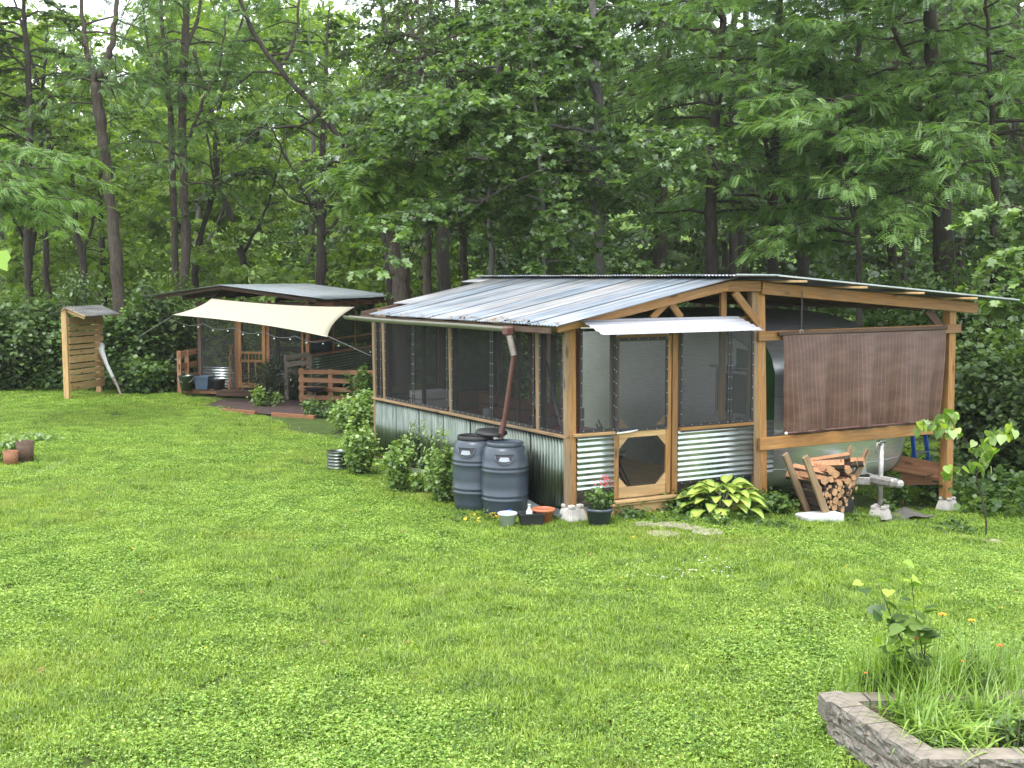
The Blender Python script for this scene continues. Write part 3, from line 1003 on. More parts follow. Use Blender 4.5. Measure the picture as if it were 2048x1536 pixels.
# front screens
frame_screen((0.10, -0.055, 1.06), X, Z, 0.51, 1.24, (0, -1, 0))
frame_screen((1.60, -0.05, 1.04), X, Z, 0.80, 1.26, (0, -1, 0))
frame_screen((2.41, -0.05, 1.04), X, Z, 0.39, 1.26, (0, -1, 0))
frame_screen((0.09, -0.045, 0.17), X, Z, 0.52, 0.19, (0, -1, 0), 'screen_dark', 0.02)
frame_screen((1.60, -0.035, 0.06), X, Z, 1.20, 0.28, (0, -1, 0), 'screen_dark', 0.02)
# rear screens
for r0, r1 in ((0.06, 1.05), (1.16, 2.15)):
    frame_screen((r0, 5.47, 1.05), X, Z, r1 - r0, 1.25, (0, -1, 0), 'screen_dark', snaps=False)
corrugated("wall_sheet", (0.05, 5.47, 0.13), (1, 0, 0), (0, 0, 1), 2.3, 0.87, M['galv'], sh, normal=(0, -1, 0))
# green reflection beside the trailer's nose is a flat sheet added below
# door
dp = B("door", (0.64, -0.035, 0.22), (0.64, -0.035, 2.20), 0.075, 0.035, 'pine', up=(1, 0, 0))
dp["label"] = "pine screen door with clipped corners in its lower panel"


def D(name, p0, p1, w, t, mat='pine', up=(0, 0, 1)):
    o = board(name, p0, p1, w, t, M[mat], None, up)
    o.parent = dp
    o.matrix_parent_inverse = dp.matrix_basis.inverted()
    return o


D("stile", (1.43, -0.035, 0.22), (1.43, -0.035, 2.20), 0.075, 0.035, up=(1, 0, 0))
D("rail", (0.68, -0.033, 0.285), (1.39, -0.033, 0.285), 0.13, 0.033, 'pine_pale')
D("rail", (0.68, -0.033, 1.00), (1.39, -0.033, 1.00), 0.085, 0.033, 'pine_pale')
D("rail", (0.68, -0.033, 2.17), (1.39, -0.033, 2.17), 0.08, 0.033)
for (x, z, sx, sz) in ((0.68, 0.35, 1, 1), (1.39, 0.35, -1, 1), (0.68, 0.957, 1, -1), (1.39, 0.957, -1, -1), (0.68, 1.09, 1, 1), (1.39, 1.09, -1, 1)):
    c = 0.13
    tri = [(x, -0.052, z), (x + sx * c, -0.052, z), (x, -0.052, z + sz * c), (x, -0.016, z), (x + sx * c, -0.016, z), (x, -0.016, z + sz * c)]
    o = obj("corner_brace", poly_mesh(tri, [[0, 1, 2], [3, 5, 4], [0, 3, 4, 1], [1, 4, 5, 2], [2, 5, 3, 0]]), M['pine_pale'])
    o.parent = dp; o.matrix_parent_inverse = dp.matrix_basis.inverted()
o = obj("screen", poly_mesh([(0.675, -0.03, 0.34), (1.395, -0.03, 0.34), (1.395, -0.03, 0.965), (0.675, -0.03, 0.965)], [[0, 1, 2, 3]]), mat_screen("door_mesh", 0.14, (0.05, 0.045, 0.04)))
o.parent = dp; o.matrix_parent_inverse = dp.matrix_basis.inverted()
frame_screen((0.60, -0.062, 1.035), X, Z, 0.80, 1.14, (0, -1, 0), 'screen', 0.03)
latch = tubes_mesh([([(0.62, -0.09, 1.028), (0.80, -0.09, 1.035), (0.92, -0.09, 1.05)], [0.011, 0.012, 0.008])], 8)
o = obj("handle", latch, M['white'])
o.parent = dp; o.matrix_parent_inverse = dp.matrix_basis.inverted()
# gutter
gp = []
NG = 24
for l in np.linspace(0.80, 5.75, NG):
    sag = 0.012 * math.sin(l * 1.1) + 0.006 * (l - 3)
    for a in np.linspace(0, PI, 9):
        gp.append((-0.410 + 0.052 * math.cos(a), l, 2.30 + sag * 0.6 - 0.062 * math.sin(a)))
gm = poly_mesh(gp, [[i * 9 + j, i * 9 + j + 1, (i + 1) * 9 + j + 1, (i + 1) * 9 + j] for i in range(NG - 1) for j in range(8)], True)
go = obj("gutter", gm, M['gutter'], sh)
go.modifiers.new("t", 'SOLIDIFY').thickness = 0.004
box("gutter_end", (-0.415, 0.74, 2.255), (0.12, 0.11, 0.11), M['brown_pipe'], sh, bev=0.02)
# fascia strip
B("fascia", (-0.33, -0.1, 2.285), (-0.33, 5.4, 2.285), 0.07, 0.02, 'dark_wood')


def flex(name, p0, p1, r, n, mat):
    p0, p1 = np.array(p0, float), np.array(p1, float)
    t = np.linspace(0, 1, n * 4 + 1)
    pts = p0 + np.outer(t, p1 - p0)
    return tube(name, pts, r * (1 + 0.16 * np.cos(t * n * 2 * PI)), M[mat], sh, 12)


flex("flexible_pipe", (-0.41, 0.72, 2.20), (-0.38, 0.66, 1.96), 0.037, 11, 'grey_pipe')
B("downspout", (-0.38, 0.66, 1.97), (-0.40, 0.86, 1.13), 0.060, 0.045, 'brown_pipe', up=(0, 1, 0), bev=0.012)
flex("flexible_pipe", (-0.40, 0.86, 1.15), (-0.43, 0.90, 0.93), 0.037, 10, 'brown_pipe')
# little tin awning over the door
corrugated("awning", (0.06, -0.60, 2.245), (2.42, 0, 0.0), (0, 0.50, 0.16), 2.42, 0.525, M['white_tin'], sh, pitch=0.105, amp=0.006, normal=(0, -0.3, 1))
for r in (0.3, 2.2):
    B("awning_arm", (r, -0.12, 2.33), (r, -0.52, 2.245), 0.03, 0.03, 'dark_wood')
# interior half wall and table rail
for z in (0.95, 0.78, 0.61):
    B("inner_board", (0.35, 5.2, z), (2.0, 5.2, z), 0.14, 0.02, 'redwood')
for z in (0.98, 0.80, 0.62, 0.44):
    B("inner_board", (1.75, 2.3, z), (1.55, 5.0, z), 0.15, 0.02, 'redwood')
for l in (2.4, 3.6):
    B("inner_post", (1.70, l, 0.2), (1.68, l, 2.6), 0.09, 0.09, 'redwood', up=(0, 1, 0))
# low box at the right post
B("low_rail", (6.62, -0.02, 0.02), (6.62, -0.02, 0.26), 0.16, 0.04, 'pine', up=(1, 0, 0))
B("low_rail", (6.10, 0.55, 0.17), (6.62, 0.02, 0.05), 0.24, 0.035, 'redwood')

# concrete piers
def pier(r, l, rot, label, s=1.0, dz=0.0):
    bm = bmesh.new()
    b, t, h = 0.135 * s, 0.085 * s, 0.19 * s
    pr = [(-b, -b, 0), (b, -b, 0), (b, b, 0), (-b, b, 0), (-t, -t, h), (t, -t, h), (t, t, h), (-t, t, h)]
    vs = [bm.verts.new(p) for p in pr]
    for f in BOX_F: bm.faces.new([vs[i] for i in f])
    bmesh.ops.bevel(bm, geom=list(bm.edges), offset=0.015, segments=2, affect='EDGES')
    # cross slots for the timbers
    p = sw(r, l)
    o = obj("pier_block", bm_mesh(bm), M['concrete'], None, loc=(p[0], p[1], sg(r, l) - 0.03 + dz), rot=(0, 0, SRZ + rot))
    tag(o, label, "concrete block", "concrete pier blocks")
    for a in (0, 1):
        for s1 in (-1, 1):
            for s2 in (-1, 1):
                if a: continue
                box("lug", (s1 * 0.055 * s, s2 * 0.055 * s, h + 0.018), (0.062 * s, 0.062 * s, 0.04), M['concrete'], o, bev=0.008)
    return o


pier(0.02, -0.03, 0.1, "concrete pier block under the front corner post beside the orange pot", 1.15)
pier(6.60, -0.03, 0.3, "concrete pier block under the far right pine post", 1.1)
pier(2.95, 0.02, 0.0, "concrete pier block half hidden behind the lime hosta under the middle post", 1.0, -0.05)

# ------------------------------------------------------------------ roller shade on the open bay
rs = thing("roller_shade", "brown woven roll-down shade hanging across the open bay in front of the trailer", "sun shade", sw(4.76, -0.14, 2.15), SRZ)
nu, nv = 150, 24
U, Vv_ = np.meshgrid(np.linspace(0, 1, nu), np.linspace(0, 1, nv))
xl = -1.56 + Vv_ * 0.10 + .008 * np.sin(Vv_ * 9)
xr_ = 1.56 - Vv_ * 0.07 + .006 * np.sin(Vv_ * 7)
XX = xl + (xr_ - xl) * U
amp = 0.008 + 0.060 * Vv_ ** 1.3
YY = amp * (np.sin(U * 46 + 1.5 * np.sin(Vv_ * 2)) * 0.6 + np.sin(U * 19 + 2) * 0.7) - 0.02 - 0.02 * np.sin(Vv_ * 3)
ZZ = -Vv_ * (1.27 + 0.04 * np.abs(U - .5)) + 0.01 * np.sin(U * 9) * Vv_
shv = np.stack([XX, YY, ZZ], -1).reshape(-1, 3)
i = np.arange(nv - 1)[:, None] * nu; j = np.arange(nu - 1)[None, :]
shf = np.stack([i + j, i + nu + j, i + nu + j + 1, i + j + 1], -1).reshape(-1, 4)
sme = np_mesh(shv, shf, True, {"s": U.ravel(), "t": Vv_.ravel()})


def mat_shade():
    m, nt, N, L, out = new_mat("woven_shade_cloth")
    a = N.new("ShaderNodeAttribute"); a.attribute_name = "s"
    b = N.new("ShaderNodeAttribute"); b.attribute_name = "t"
    mu = N.new("ShaderNodeMath"); mu.operation = 'MULTIPLY'; mu.inputs[1].default_value = 46.0
    L.new(a.outputs["Fac"], mu.inputs[0])
    fr = N.new("ShaderNodeMath"); fr.operation = 'FRACT'; L.new(mu.outputs[0], fr.inputs[0])
    r = ramp(N, [(0, (0, 0, 0)), (0.86, (0, 0, 0)), (0.93, (1, 1, 1)), (1.0, (0.2, 0.2, 0.2))])
    L.new(fr.outputs[0], r.inputs["Fac"])
    mv = N.new("ShaderNodeMath"); mv.operation = 'MULTIPLY'; mv.inputs[1].default_value = 75.0
    L.new(b.outputs["Fac"], mv.inputs[0])
    fv = N.new("ShaderNodeMath"); fv.operation = 'FRACT'; L.new(mv.outputs[0], fv.inputs[0])
    rv = ramp(N, [(0, (0, 0, 0)), (0.6, (0, 0, 0)), (0.8, (1, 1, 1))])
    L.new(fv.outputs[0], rv.inputs["Fac"])
    cb = N.new("ShaderNodeCombineXYZ"); L.new(a.outputs["Fac"], cb.inputs[0]); L.new(b.outputs["Fac"], cb.inputs[1])
    n = noise(N, L, cb.outputs[0], 7.0, 4, 0.6)
    nr = ramp(N, [(0.45, (0, 0, 0)), (0.62, (0.5,) * 3)])
    L.new(n, nr.inputs["Fac"])
    vm = mixc(N, L, 1.0, rv.outputs["Color"], nr.outputs["Color"], 'MULTIPLY')
    base = ramp(N, [(0.3, (0.072, 0.034, 0.023)), (0.7, (0.125, 0.063, 0.044))])
    L.new(n, base.inputs["Fac"])
    col = mixc(N, L, vm, base.outputs["Color"], (0.19, 0.125, 0.10))
    m2 = mixc(N, L, 0.8, (0, 0, 0), r.outputs["Color"])
    col = mixc(N, L, m2, col, (0.22, 0.145, 0.12))
    prin(N, L, out, col, 0.42, 0, None, 0.5)
    return m


obj("shade_cloth", sme, mat_shade(), rs)
tube("roller", [(-1.62, 0, 0.02), (1.58, 0, 0.035)], 0.028, M['dark_wood'], rs, 12)
tube("bottom_bar", [(-1.48, -0.035, -1.285), (0, -0.035, -1.28), (1.50, -0.035, -1.295)], 0.016, M['brown_pipe'], rs, 8)
bm = bmesh.new(); bmesh.ops.create_uvsphere(bm, u_segments=10, v_segments=8, radius=0.022)
obj("bar_end_cap", bm_mesh(bm, True), M['white'], rs, loc=(-1.49, -0.035, -1.285))
# chain with hook above the shade
ch = thing("hanging_chain", "thin steel chain with a hook hanging from the beam above the brown shade", "chain", sw(3.52, -0.16, 2.72), SRZ)
cp = []
for i in range(17):
    a = (i % 2) * PI / 2
    z = -0.028 * i
    t = np.linspace(0, 2 * PI, 9)
    cp.append((np.stack([0.009 * np.cos(t) * math.cos(a), 0.009 * np.cos(t) * math.sin(a), z + 0.019 * np.sin(t)], -1), 0.003))
o = obj("links", tubes_mesh(cp, 4, True, False), M['rope'], ch); o["kind"] = "stuff"
t = np.linspace(-0.5, PI * 1.4, 12)
tube("hook", np.stack([0.028 * np.cos(t), 0 * t, -0.53 + 0.028 * np.sin(t)], -1), 0.007, M['steel_old'], ch, 6)

# ------------------------------------------------------------------ silver travel trailer under the roof
TR_AZ = math.radians(31.5)
tp = sw(3.48, 0.30)
tl = thing("travel_trailer", "polished aluminium travel trailer with rounded nose parked under the pine roof", "camper trailer", (tp[0], tp[1], -0.33), TR_AZ)
# local: x across the nose from the porch side (0) to the far side (2.25), y backwards, z up from the ground
TW = 2.62
prof = np.array([(0.52, 0.30), (0.30, 0.36), (0.13, 0.52), (0.03, 0.80), (0.0, 1.15), (0.02, 1.50), (0.12, 1.86), (0.34, 2.22), (0.72, 2.50), (1.25, 2.66), (2.0, 2.72), (3.2, 2.73), (4.4, 2.70), (4.95, 2.45), (5.15, 1.9), (5.2, 1.1), (5.1, 0.4)])
pf = polyline(np.c_[prof, np.zeros(len(prof)), np.zeros(len(prof))], 70)[:, :2]
nv = 33
vv = np.linspace(-1, 1, nv)
PV = []
for (py, pz) in pf:
    front = max(0.0, 1 - py / 1.6)
    for v in vv:
        bulge = 0.26 * (1 - abs(v) ** 2.6) * front
        edge = max(0.0, abs(v) - 0.78) / 0.22
        zz = pz - 0.16 * edge ** 2.2 * sstep(1.9, 2.7, pz)
        PV.append((TW / 2 + v * TW / 2, py - bulge, zz))
i = np.arange(len(pf) - 1)[:, None] * nv; j = np.arange(nv - 1)[None, :]
PFc = np.stack([i + j, i + j + 1, i + nv + j + 1, i + nv + j], -1).reshape(-1, 4)


def mat_shell():
    m, nt, N, L, out = new_mat("trailer_skin")
    n = noise(N, L, coords(N, L, "Object", (1, 1, 1), rand=False), 1.1, 3, 0.5)
    n2 = noise(N, L, coords(N, L, "Object", (1, 1, 8), rand=False), 5.0, 4, 0.6)
    c = ramp(N, [(0.3, (0.66, 0.67, 0.69)), (0.7, (0.82, 0.83, 0.84))])
    L.new(n2, c.inputs["Fac"])
    r = N.new("ShaderNodeMapRange"); r.inputs["To Min"].default_value = 0.24; r.inputs["To Max"].default_value = 0.42
    L.new(n, r.inputs["Value"])
    prin(N, L, out, c.outputs["Color"], r.outputs[0], 0.78, bump(N, L, n, 0.35, 0.06))
    return m


SHELL = mat_shell()
obj("shell", np_mesh(PV, PFc, True), SHELL, tl)
for x, nm in ((0.0, "side_wall"), (TW, "side_wall")):
    zo = [(x, p[0], p[1] - 0.16 * float(sstep(1.9, 2.7, p[1]))) for p in pf]
    me = poly_mesh(zo, [list(range(len(zo)))] if x else [list(range(len(zo)))[::-1]])
    obj(nm, me, SHELL, tl)
    k = 44
    tube("edge_trim", [(x + (0.006 if x else -0.006), p[0], p[1] - 0.16 * float(sstep(1.9, 2.7, p[1]))) for p in pf[:k]], 0.016, M['galv_bright'], tl, 6)
# seams across the nose
for zz in (0.62, 1.02, 1.62):
    y0 = np.interp(zz, pf[:34, 1], pf[:34, 0])
    tube("seam", [(TW / 2 + v * TW / 2, y0 - 0.26 * (1 - abs(v) ** 2.6) * max(0, 1 - y0 / 1.6) - 0.003, zz) for v in np.linspace(-.99, .99, 25)], 0.006, M['alu_dull'], tl, 5)
# side windows on the porch side
for (y0, y1, z0, z1) in ((0.42, 1.15, 1.28, 1.95),):
    ww, hh = y1 - y0, z1 - z0
    wf = box("window_frame", (-0.02, (y0 + y1) / 2, (z0 + z1) / 2), (0.05, ww, hh), M['alu_dull'], tl, bev=0.02)
    box("window_glass", (-0.02, 0, 0), (0.03, ww - 0.12, hh - 0.12), M['glass_dark'], wf, bev=0.01)
    box("window_hood", (-0.05, 0, hh / 2 + 0.03), (0.10, ww + 0.10, 0.03), M['galv_bright'], wf, bev=0.008)
nw = box("window_frame", (TW / 2, -0.235, 1.60), (1.5, 0.05, 0.50), M['alu_dull'], tl, bev=0.03)
box("window_glass", (0, -0.02, 0), (1.38, 0.03, 0.40), M['glass_dark'], nw, bev=0.01)
# added flat sheet: its green stands in for lawn reflected in the trailer's flank
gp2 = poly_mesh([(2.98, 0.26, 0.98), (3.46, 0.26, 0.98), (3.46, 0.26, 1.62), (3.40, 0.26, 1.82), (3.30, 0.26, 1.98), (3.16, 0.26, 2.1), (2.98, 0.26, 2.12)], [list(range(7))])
GPM = mat_flat('lawn_reflection_dark', (0.030, 0.085, 0.024), 0.5, 0, 0.2, 3)
go2 = obj('lawn_reflection_sheet', gp2, GPM, sh)
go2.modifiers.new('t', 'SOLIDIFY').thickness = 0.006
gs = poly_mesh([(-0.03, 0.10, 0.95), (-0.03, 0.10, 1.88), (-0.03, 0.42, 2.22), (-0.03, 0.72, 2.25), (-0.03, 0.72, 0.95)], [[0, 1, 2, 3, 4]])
obj("flank_reflection", gs, mat_flat("flank_reflection_green", (0.035, 0.10, 0.028), 0.5, 0, 0.2, 3), tl)  # lawn mirrored in the flank, painted as a green patch
# underside, wheels
box("chassis", (TW / 2, 2.7, 0.34), (2.0, 4.4, 0.12), M['black'], tl)
for x in (0.16, TW - 0.16):
    w = thing("wheel", None, None, (x, 2.9, 0.33), 0); w.parent = tl
    bm = bmesh.new(); bmesh.ops.create_cone(bm, cap_ends=True, segments=24, radius1=0.33, radius2=0.33, depth=0.2, matrix=Matrix.Rotation(PI / 2, 4, 'Y'))
    bmesh.ops.bevel(bm, geom=list(bm.edges), offset=0.03, segments=1, affect='EDGES')
    obj("tyre", bm_mesh(bm), M['black'], w)
    bm = bmesh.new(); bmesh.ops.create_cone(bm, cap_ends=True, segments=20, radius1=0.19, radius2=0.16, depth=0.22, matrix=Matrix.Rotation(PI / 2, 4, 'Y'))
    obj("rim", bm_mesh(bm), M['alu_dull'], w)
# tongue, coupler, jack
hx, hy, hz = 1.28, -0.78, 0.48
for s in (-1, 1):
    board("tongue_beam", (TW / 2 + s * 0.65, 0.45, hz - .06), (hx + s * 0.07, hy + 0.15, hz - .02), 0.10, 0.06, M['steel_old'], tl)
box("coupler", (hx, hy - 0.02, hz), (0.15, 0.42, 0.12), M['steel_old'], tl, bev=0.03)
box("coupler_nose", (hx, hy - 0.26, hz + 0.0), (0.12, 0.16, 0.10), M['steel_old'], tl, bev=0.04)
box("battery_box", (hx - .12, hy + 0.36, hz + 0.13), (0.24, 0.16, 0.17), M['alu_dull'], tl, bev=0.01)
tube("jack_post", [(hx + .02, hy + .05, 0.16), (hx + .02, hy + .05, 1.00)], 0.034, M['steel_old'], tl, 12)
tube("jack_foot", [(hx + .02, hy + .05, 0.14), (hx + .02, hy + .05, 0.48)], 0.026, M['steel_old'], tl, 10)
tube("jack_crank", [(hx - .03, hy + .05, 0.985), (hx + .08, hy + .05, 1.0), (hx - .10, hy + .02, 1.0), (hx - .115, hy + .02, 0.86)], 0.012, M['steel_old'], tl, 6)
box("jack_cap", (hx + .02, hy + .05, 1.01), (0.11, 0.08, 0.035), M['galv'], tl, bev=0.01)
jp = tl.matrix_basis @ Vector((hx + .02, hy + .05, 0)) if False else (Matrix.Translation(tl.location) @ Matrix.Rotation(TR_AZ, 4, 'Z')) @ Vector((hx + .02, hy + .05, 0))
JX, JY = jp.x, jp.y
bm = bmesh.new()
vs = [bm.verts.new(p) for p in [(-.15, -.15, 0), (.15, -.15, 0), (.15, .15, 0), (-.15, .15, 0), (-.10, -.10, .2), (.10, -.10, .2), (.10, .10, .2), (-.10, .10, .2)]]
for f in BOX_F: bm.faces.new([vs[i] for i in f])
bmesh.ops.bevel(bm, geom=list(bm.edges), offset=0.015, segments=2, affect='EDGES')
pb = obj("pier_block", bm_mesh(bm), M['concrete'], None, loc=(JX, JY, gh(JX, JY) - 0.03), rot=(0, 0, 1.0))
tag(pb, "concrete pier block under the trailer's tongue jack", "concrete block", "concrete pier blocks")
for s1 in (-1, 1):
    for s2 in (-1, 1): box("lug", (s1 * .065, s2 * .065, 0.215), (0.07, 0.07, 0.045), M['concrete'], pb, bev=0.008)

# ------------------------------------------------------------------ rain barrels
def make_barrel(label, collar_mat):
    b = thing("rain_barrel", label, "rain barrel", (0, 0, 0), 0, "slate rain barrels at the shelter corner")
    pr = [(0.0, 0.0), (0.225, 0.0), (0.25, 0.02), (0.268, 0.10), (0.278, 0.215), (0.288, 0.225), (0.290, 0.240), (0.280, 0.252), (0.279, 0.268), (0.289, 0.278), (0.291, 0.293), (0.283, 0.306),
          (0.286, 0.40), (0.287, 0.50), (0.284, 0.565), (0.292, 0.575), (0.294, 0.590), (0.285, 0.602), (0.284, 0.618), (0.292, 0.628), (0.293, 0.643), (0.283, 0.656),
          (0.280, 0.72), (0.270, 0.79), (0.252, 0.845), (0.228, 0.872), (0.205, 0.880)]
    obj("body", lathe_mesh(pr, 96), M['barrel'], b)
    obj("collar", lathe_mesh([(0.200, 0.872), (0.222, 0.876), (0.226, 0.888), (0.226, 0.918), (0.219, 0.926), (0.205, 0.928), (0.203, 0.912), (0.0, 0.905)], 64, close_bottom=False), M[collar_mat], b)
    # moulded grip: a frame, recess shade put in as a dark pocket, light as a pale tongue
    for a in (-PI / 2 - 0.12, PI / 2 - .12):
        g = thing("grip", None, None, (0, 0, 0), a + PI / 2); g.parent = b
        xs_ = np.linspace(-0.118, 0.118, 13)
        top = [(x, -math.sqrt(0.279 ** 2 - x * x) - 0.003, 0.800) for x in xs_]
        bot = [(x, -math.sqrt(0.285 ** 2 - x * x) - 0.003, 0.800 - 0.115 * math.sqrt(max(0, 1 - (x / 0.12) ** 2)) ** 0.8) for x in xs_]
        # lean with the shoulder
        top = [(p[0], p[1] * 0.955, p[2]) for p in top]
        k = len(top)
        obj("pocket", poly_mesh(top + bot, [[i, i + k, i + k + 1, i + 1] for i in range(k - 1)], True), M['barrel_dark'], g)
        ring = top + bot[::-1][1:-1] + [top[0]]
        tube("grip_lip", [(p[0], p[1] - 0.004, p[2]) for p in ring], 0.008, M['barrel'], g, 6)
        m1 = [(x * 0.42, -0.272 - 0.012, 0.768) for x in xs_]
        m2 = [(x * 0.58, -0.286 - 0.004, 0.712 + 0.3 * abs(x) ** 1.6) for x in xs_]
        obj("grip_tongue", poly_mesh(m1 + m2, [[i, i + k, i + k + 1, i + 1] for i in range(k - 1)], True), M['barrel_light'], g)
    return b


b1 = make_barrel("near slate blue rain barrel with a blue tap and the brown pipe in its top", 'barrel')
p = on_ground(1010, 1031)
b1.location = (p[0], p[1], gh(p[0], p[1]) - 0.01)
b1.rotation_euler = (0, 0, 0.1)
tp_ = thing("tap", None, None, (0.0, -0.285, 0.115), 0); tp_.parent = b1
tube("tap_body", [(0.03, 0.02, 0), (0.03, -0.05, 0), (0.03, -0.06, -0.03)], 0.014, M['rope'], tp_, 8)
bm = bmesh.new(); bmesh.ops.create_cone(bm, cap_ends=True, segments=6, radius1=0.03, radius2=0.03, depth=0.018, matrix=Matrix.Rotation(PI / 2, 4, 'X'))
obj("tap_handle", bm_mesh(bm), M['blue'], tp_, loc=(0.03, -0.055, 0.012))
b2 = make_barrel("slate blue rain barrel behind, with a black screw lid lying on its top", 'black')
p = on_ground(951, 1022)
b2.location = (p[0], p[1] + 0.05, gh(p[0], p[1]) + 0.02)
b2.rotation_euler = (0, 0, -0.28)
o = obj("lid", lathe_mesh([(0.0, 0.0), (0.19, 0.0), (0.20, 0.01), (0.20, 0.03), (0.185, 0.045), (0.0, 0.05)], 40), M['black'], b2, loc=(0.20, 0.02, 0.945), rot=(0.06, 0.05, 0))
bm = bmesh.new(); bmesh.ops.create_cone(bm, cap_ends=True, segments=8, radius1=0.05, radius2=0.012, depth=0.06)
obj("lid_knob", bm_mesh(bm), M['black'], b2, loc=(0.06, -0.03, 0.975))

# ------------------------------------------------------------------ pots and tubs at the corner
def pot(name, label, cat, px, py, r0, r1, h, mat, rim=0.01, wall=0.008, soil=None, loc=None, dz=0):
    p = on_ground(px, py) if loc is None else loc
    t = thing(name, label, cat, (p[0], p[1], gh(p[0], p[1]) + dz), random.random())
    obj("pot_wall", lathe_mesh([(0, 0), (r0, 0), (r1 * 0.985, h * 0.86), (r1 + rim, h * 0.86), (r1 + rim, h), (r1 - wall, h), (r1 - wall, h * 0.86), (r0 * 0.95, 0.02), (0, 0.02)], 36), mat, t)
    if soil: obj("potting_soil", lathe_mesh([(0, h * 0.84), (r1 * 0.96, h * 0.84)], 24, close_bottom=False), M[soil], t)
    return t


bk = pot("bucket", "clear plastic bucket with pale rim standing in the grass before the barrels", "bucket", 1015, 1057, 0.075, 0.105, 0.19, M['clear'])
tb = on_ground(1062, 1055)
bt = thing("square_tub", "black square plastic tub with a glass bottle in it", "tub", (tb[0], tb[1], gh(tb[0], tb[1])), 0.15)
P, F = [], []
for (a, b, h) in ((0.115, 0.09, 0.0), (0.14, 0.115, 0.165), (0.15, 0.125, 0.165), (0.15, 0.125, 0.18), (0.13, 0.105, 0.18), (0.105, 0.08, 0.02)):
    P += [(-a, -b, h), (a, -b, h), (a, b, h), (-a, b, h)]
for i in range(5):
    for j in range(4): F.append([i * 4 + j, i * 4 + (j + 1) % 4, (i + 1) * 4 + (j + 1) % 4, (i + 1) * 4 + j])
F += [[3, 2, 1, 0], [20, 21, 22, 23]]
obj("tub_wall", poly_mesh(P, F), M['black'], bt)
bo = obj("bottle", lathe_mesh([(0, 0), (0.036, 0), (0.038, 0.02), (0.038, 0.16), (0.014, 0.20), (0.014, 0.225), (0.017, 0.23), (0.017, 0.245), (0, 0.245)], 20), M['clear'], None, loc=(tb[0] - .02, tb[1] + .02, gh(tb[0], tb[1]) + 0.03))
tag(bo, "small clear bottle standing in the black square tub", "bottle")
pot("plant_pot", "empty orange terracotta-coloured pot between the black tub and the corner post", "plant pot", 1087, 1050, 0.075, 0.125, 0.20, M['terracotta'], 0.012)
fp = on_ground(1198, 1054)
pt = pot("plant_pot", "slate grey pot holding a red-flowered leafy plant before the screen door", "plant pot", 1198, 1054, 0.11, 0.155, 0.23, M['barrel'], 0.010, soil='soil')

# inside the porch
def porch(r, l, z=0.2):
    q = sw(r, l, z)
    return q


tbp = porch(0.75, 1.15)
t = thing("round_table", "round red-topped cafe table seen dimly behind the porch screen", "table", tbp, SRZ)
bm = bmesh.new(); bmesh.ops.create_cone(bm, cap_ends=True, segments=32, radius1=0.36, radius2=0.36, depth=0.03)
obj("tabletop", bm_mesh(bm), M['red'], t, loc=(0, 0, 0.72))
for k in range(3):
    a = k * 2.09
    tube("leg", [(0.28 * math.cos(a), 0.28 * math.sin(a), 0), (0.06 * math.cos(a), 0.06 * math.sin(a), 0.7)], 0.014, M['black'], t, 8)


def folding_chair(label, r, l, rz):
    q = porch(r, l)
    c = thing("folding_chair", label, "chair", q, SRZ + rz, "folding chairs in the porch")
    for s in (-1, 1):
        tube("leg", [(s * 0.2, -0.22, 0), (s * 0.2, 0.20, 0.85)], 0.013, M['black'], c, 8)
        tube("leg", [(s * 0.17, 0.25, 0), (s * 0.17, -0.16, 0.46)], 0.013, M['black'], c, 8)
    for k in range(4): box("seat_slat", (0, -0.13 + 0.1 * k, 0.455), (0.38, 0.075, 0.018), M['plank_grey'], c)
    for z in (0.66, 0.76): box("back_slat", (0, 0.075 + (z - .55) * .4, z), (0.40, 0.016, 0.075), M['plank_grey'], c)
    return c


folding_chair("folding chair with slatted back seen through the screen door", 1.15, 0.75, 0.9)
folding_chair("folding chair with slatted back on the far side of the red table", 0.75, 1.95, 3.0)
mt = box("door_mat", sw(1.05, 1.5, 0.208), (0.75, 0.5, 0.012), M['black'], None, SRZ)
tag(mt, "dark mat on the porch floor behind the screen door", "mat")
for k, (r, l, z) in enumerate(((0.55, 4.72, 0.98), (0.55, 4.72, 1.11))):
    o = box("storage_box", sw(r, l, z), (0.55, 0.42, 0.12), M['white'], None, SRZ, bev=0.015)
    tag(o, ("lower" if k == 0 else "upper") + " white flat box stacked on the bench deep in the porch", "box", "white boxes in the porch")
t = thing("bench", "long dark wooden bench behind the left wall screens", "bench", sw(0.55, 3.6, 0.2), SRZ)
for k in range(3): box("seat_slat", (-0.14 + 0.14 * k, 0, 0.70), (0.125, 2.9, 0.03), M['redwood'], t)
for s in (-1.3, 0, 1.3): box("leg", (0, s, 0.34), (0.38, 0.05, 0.68), M['redwood'], t)
jar = obj("jar", lathe_mesh([(0, 0), (0.05, 0), (0.055, 0.02), (0.055, 0.13), (0.04, 0.15), (0, 0.15)], 20), M['clear'], None, loc=sw(0.5, 2.9, 0.915))
tag(jar, "pale glass jar standing on the porch bench", "jar")
ld = thing("step_ladder", "grey aluminium step ladder leaning inside the porch near the downspout", "ladder", sw(1.2, 2.1, 0.2), SRZ)
for s in (-.18, .18): tube("rail", [(s, 0, 0), (s * .8, 0.55, 1.5)], 0.02, M['alu_dull'], ld, 6)
for k in range(5): box("step", (0, 0.55 * (k + .7) / 5.5, 1.5 * (k + .7) / 5.5), (0.33, 0.07, 0.02), M['alu_dull'], ld)

